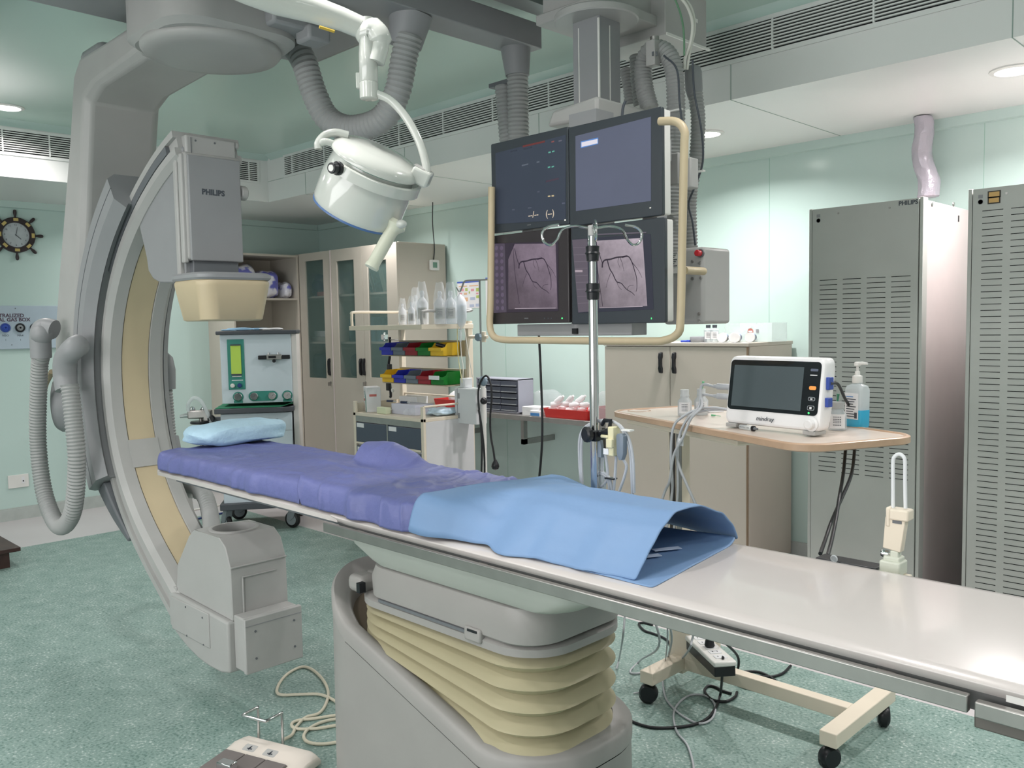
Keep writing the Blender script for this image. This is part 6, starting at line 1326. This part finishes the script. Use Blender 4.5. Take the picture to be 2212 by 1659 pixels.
tag(B().cyl((q.x, q.y+.02, ZT2+.0975), (q.x+.002, q.y+.02, ZT2+.122), .003, 10, r1=.005).build('needle_hub', mat('green_needle2', (70, 140, 110), .4)), 'dark green needle hub standing in the cap of the clear vial', 'needle')
q = aZ(1846, 923, ZT2); R_ = []
t = thing('hand_sanitizer', 'pump bottle half full of blue hand sanitizer at the right end of the side table', 'bottle', (q.x, q.y+.02, ZT2), rz=radians(-20))
def sq(z, w_, d_, r): return [V((u, v, z)) for u, v in rrect(-w_, -d_, w_, d_, r, 5)]
B().rings([sq(0, .033, .022, .012), sq(.004, .036, .024, .012), sq(.128, .038, .025, .012), sq(.142, .034, .022, .014), sq(.149, .016, .013, .010), sq(.152, .014, .013, .010)]).build('bottle_body', mat('sanitizer_plastic', (216, 224, 226), .15, alpha=.62), t, local=True, ang=50)
B().rings([sq(.001, .0345, .0236, .012), sq(.005, .0368, .0247, .0122), sq(.060, .0378, .0252, .0122)]).build('blue_gel', mat('blue_gel', (58, 174, 214), .2), t, local=True, ang=50)
lw_ = B().box((-.030, -.0262, .028), (.028, -.0252, .118)).build('bottle_label', LABW, t, local=True)
for k in range(9): B().box((-.024, -.0268, .104-.0085*k), (.006+.012*((k*5) % 3)/2, -.0262, .107-.0085*k)).build('label_print', INK if k else mat('blue_print', (70, 130, 190), .4), lw_, local=True)
B().box((.012, -.0268, .032), (.023, -.0262, .052)).build('barcode', INK, lw_, local=True)
pm = B().lathe([(.0165, .152), (.0175, .154), (.0165, .176), (.009, .179), (.0085, .192), (.0045, .193), (.0045, .210), (.011, .212), (.011, .222), (.006, .225), (0, .225)], (0, 0, 0), n=20).build('pump', WHITE, t, local=True, ang=40)
B().tube([V((0, 0, .218)), V((.02, 0, .221)), V((.042, 0, .220))], [.006, .0055, .004], 10).build('spout', WHITE, pm, local=True)
q = aZ(1620, 924, ZT2+.01); t = thing('syringe', 'clear graduated syringe lying in front of the patient monitor', 'syringe', (q.x, q.y, ZT2+.009), rz=radians(-16))
B().cyl((-.045, 0, 0), (.012, 0, 0), .0085, 16).build('barrel', CLEAR, t, local=True, bev=.001)
for k in range(8): B().box((-.040+.006*k, -.0090, -.001), (-.0395+.006*k+.0008, -.0084, .004)).build('graduation', INK, t, local=True)
B().cyl((.012, 0, 0), (.020, 0, 0), .0095, 14).build('plunger_seal', BLACK, t, local=True); B().cyl((.020, 0, 0), (.036, 0, 0), .006, 12, r1=.003).build('tip', GREYX, t, local=True)
q = aZ(1543, 900, ZT2); tag(B().cyl((q.x-.012, q.y, ZT2+.005), (q.x+.004, q.y, ZT2+.005), .004, 10, r1=.003).cyl((q.x+.004, q.y, ZT2+.005), (q.x+.03, q.y-.004, ZT2+.004), .0012, 6).build('needle', mat('green_needle', (110, 190, 140), .4)), 'loose green needle lying on the side table left of the monitor', 'needle')
p = aZ(1528, 889, ZT2); T = MX.Translation(p) @ MX.Rotation(TH, 4, 'Z'); tag(B().box((-.04, -.02, 0.0003), (.045, .05, .003), T=T).build('paper_sheet', PAPERW), 'white paper lying on the side table behind the drug bottles', 'paper')
# black cables dropping from the side table end to the black board
t = thing('monitor_power_cable', 'pair of black cables hanging from the right end of the side table', 'cable', aY(1800, 860, 2.75))
cord(t, [M0 @ V((W_+.012, .045, MWH-.08)), aY(1810, 830, 2.72), aY(1826, 862, 2.85), aY(1850, 905, 3.1), aY(1858, 930, 3.05), aY(1848, 960, 2.80), aY(1842, 1010, 2.6), aY(1834, 1040, 2.5), aY(1812, 1090, 2.4), aY(1795, 1130, 2.3), aY(1783, 1165, 2.2), aY(1772, 1196, 2.03)], .0052, KC)
cord(t, [aY(1836, 935, 2.9), aY(1828, 960, 2.80), aY(1822, 1020, 2.6), aY(1813, 1075, 2.4), aY(1806, 1120, 2.3), aY(1797, 1165, 2.15), aY(1788, 1200, 2.03)], .0052, KC)

# ================================================================== fixtures on the far rail
YB2 = TY1+.05
p = aY(1760, 1203, YB2); q = aY(1887, 1222, YB2)
t = thing('foot_board', 'black flat bar fixed along the far rail of the patient table', 'bar', (p.x, YB2, .93))
B().box((p.x, YB2, .938), (q.x+.006, YB2+.05, p.z-.001)).box((p.x+.02, TY1+.026, .926), (q.x, YB2+.02, .9385)).build('black_bar', BLACK, t, bev=.004)
p = aY(1800, 1200, YB2-.01); B().lathe([(.008, 0), (.009, .002), (.0065, .003), (.006, 0)], (p.x, YB2-.004, .952), (0, -1, 0), 14).build('ring_catch', CLEAR, t)
YBk = TY1+.055; q = aY(1930, 1100, YBk); bxk = q.x
t = thing('arm_support_clamp', 'cream metal bracket with an upright white wire loop on the far table rail', 'bracket', (bxk, YBk, .93))
zz = lambda py, px=1930: aY(px, py, YBk).z
b = B(); b.prism([(aY(1912, 1118, YBk).x, zz(1118)), (aY(1956, 1118, YBk).x, zz(1118)), (aY(1945, 1192, YBk).x, zz(1192)), (aY(1906, 1187, YBk).x, zz(1187))], XZ(YBk), 0, .022); pl_ = b.build('bracket_plate', CREAMM, t, bev=.002)
B().box((aY(1922, 1100, YBk).x, YBk-.006, zz(1123)), (aY(1964, 1100, YBk).x, YBk+.03, zz(1099))).box((aY(1913, 1100, YBk).x, YBk-.002, zz(1140)), (aY(1924, 1100, YBk).x, YBk+.028, zz(1097))).build('top_block', CREAMM, t, bev=.004)
B().box((aY(1928, 1126, YBk).x, YBk-.001, zz(1130)), (aY(1948, 1126, YBk).x, YBk+.002, zz(1122))).build('window_slot', GREYX, pl_)
for a, c in ((1917, 1109), (1905, 1197)): e = aY(a, c, YBk); B().lathe([(.008, -.01), (.009, 0), (.006, .006), (0, .006)], (e.x, YBk+.01, e.z), (-1, -.2, 0), 16).build('hinge_bolt', CHROME, t)
PALE = mat('pale_green_plastic', (206, 210, 196), .4)
B().box((aY(1922, 1200, YBk).x, YBk, zz(1222)), (aY(1940, 1200, YBk).x, YBk+.022, zz(1190))).build('tongue', PALE, t, bev=.003)
B().box((aY(1903, 1215, YBk).x, YBk-.012, .936), (aY(1948, 1215, YBk).x, YBk+.035, zz(1212))).box((aY(1908, 1215, YBk).x, YBk-.004, .94), (aY(1944, 1215, YBk).x, YBk+.03, zz(1203))).build('foot_clamp', PALE, t, bev=.004)
B().box((aY(1900, 1228, YBk).x, TY1+.026, .922), (aY(1960, 1228, YBk).x, YBk+.03, .937)).build('rail_plate', CREAMM, t, bev=.002)
P = [aY(1929, 1098, YBk+.012), aY(1929, 1040, YBk+.012), aY(1929, 1000, YBk+.012), aY(1932, 987, YBk+.012), aY(1942, 981, YBk+.012), aY(1952, 987, YBk+.012), aY(1955, 1000, YBk+.012), aY(1955, 1040, YBk+.012), aY(1956, 1098, YBk+.012)]
B().tube(spline(P, 6), .0040, 12).build('wire_loop', mat('white_wire', (220, 224, 226), .35), t)

# ================================================================== on the floor
t = thing('power_strip', 'white and black multi-socket power strip tilted against the side table base', 'power strip', (-1.75, 2.80, .13))
a0 = aY(1510, 1378, 2.90); a1 = aY(1562, 1425, 2.74)
dr = (a1-a0); L_ = dr.length; T = frame((a0+a1)/2+V((0, 0, -.012)), dr, V((dr.y*-1, dr.x, 0)))
B().box((-L_/2-.04, -.040, -.045), (L_/2+.02, .040, -.008), T=T).build('black_base', BLACK, t, bev=.003)
st_ = B().box((-L_/2-.045, -.044, -.008), (L_/2+.025, .044, .012), T=T).build('white_cover', WHITE, t, bev=.006)
for k in range(5):
    u_ = -L_/2-.01+k*(L_+.02)/5; B().box((u_, -.022, .012), (u_+.035, .022, .0145), T=T).build('socket_outlet', PAPERW, st_)
    for v_ in (-.010, .008): B().box((u_+.012, v_, .0145), (u_+.020, v_+.003, .0152), T=T).build('socket_hole', BLACK, st_)
B().lathe([(.016, 0), (.02, .006), (.016, .026), (.008, .032), (0, .032)], T @ V((-.01, 0, .0145)), T.to_3x3() @ V((0, 0, 1)), 12).build('black_plug', BLACK, t)
FZ = .006
def fl(*P, z=FZ): return [aZ(a, c, z) for a, c in P]
t = thing('power_cable', 'coiled black power cable on the floor around the side table base', 'cable', aZ(1600, 1450, 0))
cord(t, [T @ V((-.01, .0, .045)), T @ V((-.0, .02, .06)), aZ(1590, 1412, .13), aZ(1595, 1440, .05)]+fl((1585, 1460), (1600, 1452), (1640, 1452), (1675, 1470), (1680, 1485), (1650, 1490), (1610, 1485), (1580, 1470)), .0055, KC)
cord(t, [T @ V((L_/2, 0, .02)), aZ(1560, 1460, .13)]+fl((1556, 1500), (1548, 1525), (1530, 1550), (1500, 1565), (1450, 1572), (1400, 1570), (1350, 1552), (1325, 1538)), .0055, KC)
cord(t, fl((1525, 1500), (1540, 1512), (1568, 1515), (1588, 1505), (1592, 1495)), .0055, KC)
cord(t, fl((1530, 1506), (1522, 1492), (1530, 1482), (1545, 1484), (1560, 1492), (1580, 1498)), .0055, KC)
cord(t, fl((1585, 1462), (1620, 1458), (1660, 1462), (1690, 1455), (1708, 1438)), .0055, KC)
cord(t, fl((1455, 1405), (1440, 1382), (1415, 1370), (1392, 1362), (1380, 1348), (1390, 1345), (1410, 1350)), .0055, KC)
t = thing('grey_cable', 'thin grey cables trailing on the floor beside the table pedestal', 'cable', aZ(1450, 1500, 0))
cord(t, [V((-1.62, 2.58, .55)), aY(1497, 1375, 2.6), aY(1490, 1400, 2.6), aZ(1470, 1425, .10)]+fl((1440, 1440), (1400, 1450), (1370, 1455), (1362, 1448))+[aZ(1385, 1425, .03), aY(1425, 1385, 2.5), V((-1.86, 2.5, .55))], .0042, GRC)
cord(t, [V((-1.83, 2.55, .5)), aY(1450, 1365, 2.5), aZ(1440, 1430, .06)]+fl((1432, 1465), (1437, 1505), (1455, 1530), (1480, 1550), (1510, 1563), (1535, 1555), (1545, 1535), (1540, 1515), (1520, 1502), (1490, 1502), (1465, 1520), (1455, 1545), (1462, 1580), (1485, 1610), (1497, 1650), (1498, 1680)), .0042, GRC)
cord(t, [V((-1.80, 2.58, .5)), aY(1442, 1370, 2.5), aZ(1435, 1440, .05)]+fl((1425, 1465), (1400, 1490), (1368, 1498)), .003, GRC)
cord(t, [aY(1350, 1330, 2.3), aY(1345, 1380, 2.3), aZ(1338, 1420, .05), aZ(1332, 1445, FZ)], .0035, GRC)
# foot pedal
PZ = radians(19); q = aZ(525, 1588, .05)
t = thing('foot_pedal', 'cream fluoroscopy foot pedal unit with grey treads and a chrome carrying hoop', 'pedal', (q.x, q.y, 0), rz=PZ)
PC = mat('cream_pedal', (218, 210, 200), .4)
prof = [(.015, .008), (.015, .035), (-.0, .055), (-.055, .062), (-.10, .050), (-.26, .040), (-.30, .030), (-.30, .008)]
b = B(); R = []
for x, k in ((-.005, .55), (.012, .85), (.03, 1), (.305, 1), (.322, .85), (.338, .55)): R.append([V((x, y, .008+(z-.008)*k)) for y, z in prof])
b.rings(R); pc_ = b.build('pedal_base', PC, t, local=True, bev=.006, seg=3)
for x0_, x1_ in ((.03, .115), (.12, .205), (.21, .295)):
    b = B(); b.prism([(-.105, .050), (-.115, .060), (-.27, .050), (-.29, .044), (-.29, .035), (-.105, .042)], lambda u, v, w: V((x0_+w, u, v)), 0, x1_-x0_); b.build('tread', mat('grey_tread', (112, 106, 104), .45), t, local=True, bev=.004)
B().box((.105, -.235, .055), (.165, -.20, .085)).build('metal_stop', CHROME, t, local=True, bev=.003)
for x0_, s_ in ((.075, 0), (.165, 1)):
    lbp = B().prism(rrect(x0_, -.088, x0_+.052, -.058, .006), lambda u, v, w: V((u, v, .0606+.27*(v+.058)+w)), 0, .0012).build('symbol_plate', GREY, pc_, local=True)
    B().box((x0_+.026, -.084, .0570), (x0_+.0285, -.064, .0610)).box((x0_+.018, -.080, .0570), (x0_+.038, -.077, .0590)).build('symbol', INK, lbp, local=True)
z_ = .155
B().tube(resample(spline([V((.055, .020, .02)), V((.055, .020, z_-.012)), V((.055, .016, z_-.002)), V((.052, -.02, z_)), V((.052, -.048, z_)), V((.062, -.054, z_)), V((.145, -.054, z_)), V((.158, -.05, z_)), V((.163, -.02, z_)), V((.165, .016, z_-.002)), V((.165, .020, z_-.012)), V((.165, .020, .02))], 6), .004), .0055, 12).build('carrying_hoop', CHROME, t, local=True)
cr = mat('cream_cable', (206, 200, 180), .45)
t = thing('pedal_cable', 'cream cable looping over the floor between the foot pedal and the pedestal', 'cable', aZ(640, 1500, 0))
f2 = .0065
cord(t, [aZ(612, 1598, .03)]+fl((630, 1588), (640, 1570), (660, 1550), (690, 1540), (706, 1515), (708, 1490), (695, 1465), (672, 1445), (650, 1441), (622, 1455), (604, 1475), (598, 1494), (610, 1501), (650, 1500), (690, 1500), (720, 1512), (745, 1530), (770, 1545), z=f2), .0062, cr)
cord(t, fl((760, 1541), (720, 1546), (680, 1552), (645, 1556), (630, 1564), (640, 1574), (680, 1574), (720, 1568), (760, 1560), z=f2), .0062, cr)
cord(t, fl((760, 1550), (720, 1554), (690, 1562), (665, 1576), (656, 1592), (668, 1604), (700, 1607), (745, 1600), (780, 1590), z=f2), .0062, cr)
cord(t, fl((735, 1665), (750, 1650), (765, 1640), z=f2), .0062, cr)
t = thing('floor_cable', 'white cable trailing on the floor behind the scanner arm', 'cable', aZ(440, 1098, 0))
cord(t, [aZ(498, 1058, .10)]+fl((488, 1085), (465, 1094), (440, 1098), (415, 1102), (400, 1106), z=f2), .008, WC)
t = thing('floor_cable', 'navy blue cable trailing on the floor behind the scanner arm', 'cable', aZ(470, 1108, 0))
cord(t, [aZ(522, 1082, .10)]+fl((508, 1096), (490, 1106), (455, 1114), (415, 1124), z=f2), .008, mat('navy_cable', (50, 62, 120), .4))
# dark wooden step at the left edge
t = thing('wooden_step', 'dark brown wooden step at the left edge of the view', 'step', (-6.5, 1.3, 0))
WD = mat('dark_brown_wood', (64, 44, 40), .45, var=.25, scale=14)
B().box((-6.95, 1.0, .105), (-6.10, 1.62, .13)).build('step_top', WD, t, bev=.002); B().box((-6.90, 1.04, 0), (-6.145, 1.565, .105)).build('step_body', WD, t, bev=.002)
# long black cord hanging from the monitor bank
t = thing('hanging_power_cable', 'long black cord hanging from the underside of the monitor bank', 'cord', aY(1163, 712, 2.5))
cord(t, [(1163, 706), (1166, 760), (1169, 830), (1171, 890), (1171, 950), (1168, 1000), (1164, 1040), (1160, 1090)], .0048, KC, Y=2.5)

# ================================================================== on the left wall
q = aX(33, 508, XL); t = thing('wheel_clock', "dark ship's wheel wall clock with brass bands on the left wall", 'clock', (XL, q.y, q.z))
WY, WZ_ = q.y, q.z
DW = mat('dark_stained_wheel', (52, 42, 44), .4, var=.2, scale=12); BR = mat('brass_band', (206, 184, 118), .35, .4)
rg_ = B().lathe([(.098, 0), (.098, .025), (.104, .035), (.134, .035), (.140, .028), (.140, 0)], (XL+.001, WY, WZ_), (1, 0, 0), 48).build('wheel_rim', DW, t, ang=40)
B().lathe([(.098, 0), (.098, .014), (0, .014)], (XL+.001, WY, WZ_), (1, 0, 0), 48).build('dial', mat('pale_dial', (188, 194, 198), .4, var=.06, scale=30), t)
for k in range(8):
    a = k*pi/4; d = V((0, cos(a), sin(a))); c_ = V((XL+.02, WY, WZ_))
    B().lathe([(.009, .136), (.008, .15), (.012, .165), (.0135, .18), (.011, .195), (.004, .2), (0, .201)], c_, d, 14).build('handle', DW, t)
    T = MX.Translation(c_+d*.12+V((.016, 0, 0))) @ MX.Rotation(a, 4, 'X'); B().box((-.003, -.022 if False else -.011, -.018), (.003, .011, .018), T=T).build('brass_band', BR, t, bev=.001)
for k in range(12):
    a = pi/2-k*pi/6; d = V((0, cos(a), sin(a))); text(str(12 if k == 0 else k), .020, INK, frame(V((XL+.0155, WY, WZ_))+d*.080, (0, 1, 0), (0, 0, 1)), t, name='numeral')
for ang_, L_, w_ in ((78, .062, .003), (-42, .048, .0045)):
    T = MX.Translation((XL+.018, WY, WZ_)) @ MX.Rotation(radians(ang_), 4, 'X'); B().box((0, -.008, -w_/2), (.001, L_, w_/2), T=T).build('clock_hand', INK, t)
t = thing('gas_outlet_panel', 'metal medical gas outlet panel with lettering on the left wall', 'panel', (XL, 2.0, 1.38))
B().box((XL, 1.60, 1.376), (XL+.02, 2.50, 1.722)).build('panel_plate', mat('pale_blue_metal', (176, 192, 204), .4), t, bev=.003)
pp = t
text('CENTRALIZED', .040, mat('maroon_print', (92, 76, 92), .5), frame((XL+.0205, 2.03, aX(35, 682, XL).z), (0, 1, 0), (0, 0, 1)), pp, bold=.0012)
text('MEDICAL GAS BOX', .040, mat('maroon_print', (92, 76, 92), .5), frame((XL+.0205, 2.03, aX(35, 691, XL).z), (0, 1, 0), (0, 0, 1)), pp, bold=.0012)
for px, c, lb_ in ((11, (60, 90, 180), 'N2O'), (43, (150, 155, 158), 'MA4'), (75, (214, 190, 60), 'O2'), (107, (190, 60, 60), 'VAC')):
    q = aX(px, 708, XL+.02); o = B().lathe([(.036, 0), (.036, .012), (.026, .014), (.024, .010)], (XL+.02, q.y, q.z), (1, 0, 0), 24).build('gas_outlet', BLACK if px != 11 else mat('outlet_blue', (50, 74, 150), .4), t)
    B().lathe([(.024, .0), (.024, .010), (.014, .012), (.014, .018), (.008, .018), (.008, .004), (0, .004)], (XL+.02, q.y, q.z), (1, 0, 0), 20).build('outlet_insert', mat('outlet_%d' % px, c, .35), o)
    text(lb_, .022, INK, frame((XL+.0205, q.y, q.z-.062), (0, 1, 0), (0, 0, 1)), pp)
    text('1', .020, INK, frame((XL+.0205, q.y, q.z-.097), (0, 1, 0), (0, 0, 1)), pp)
for y, z in ((1.9-.0, 1.705), (2.10, 1.70), (2.06, 1.41)): B().cyl((XL+.02, y, z), (XL+.0225, y, z), .004, 8).build('panel_screw', GREYX, t)
p = aX(16, 1028, XL); q = aX(62, 1050, XL)
t = thing('wall_socket', 'white wall socket plate low on the left wall', 'socket', (XL, (p.y+q.y)/2, q.z))
B().box((XL, p.y, q.z), (XL+.012, q.y, p.z)).build('plate', WHITE, t, bev=.002)
B().box((XL+.012, q.y-.052, q.z+.03), (XL+.0135, q.y-.03, p.z-.02)).build('switch', PAPERW, t); B().box((XL+.0135, q.y-.045, q.z+.045), (XL+.0145, q.y-.036, q.z+.056)).build('socket_hole', BLACK, t)
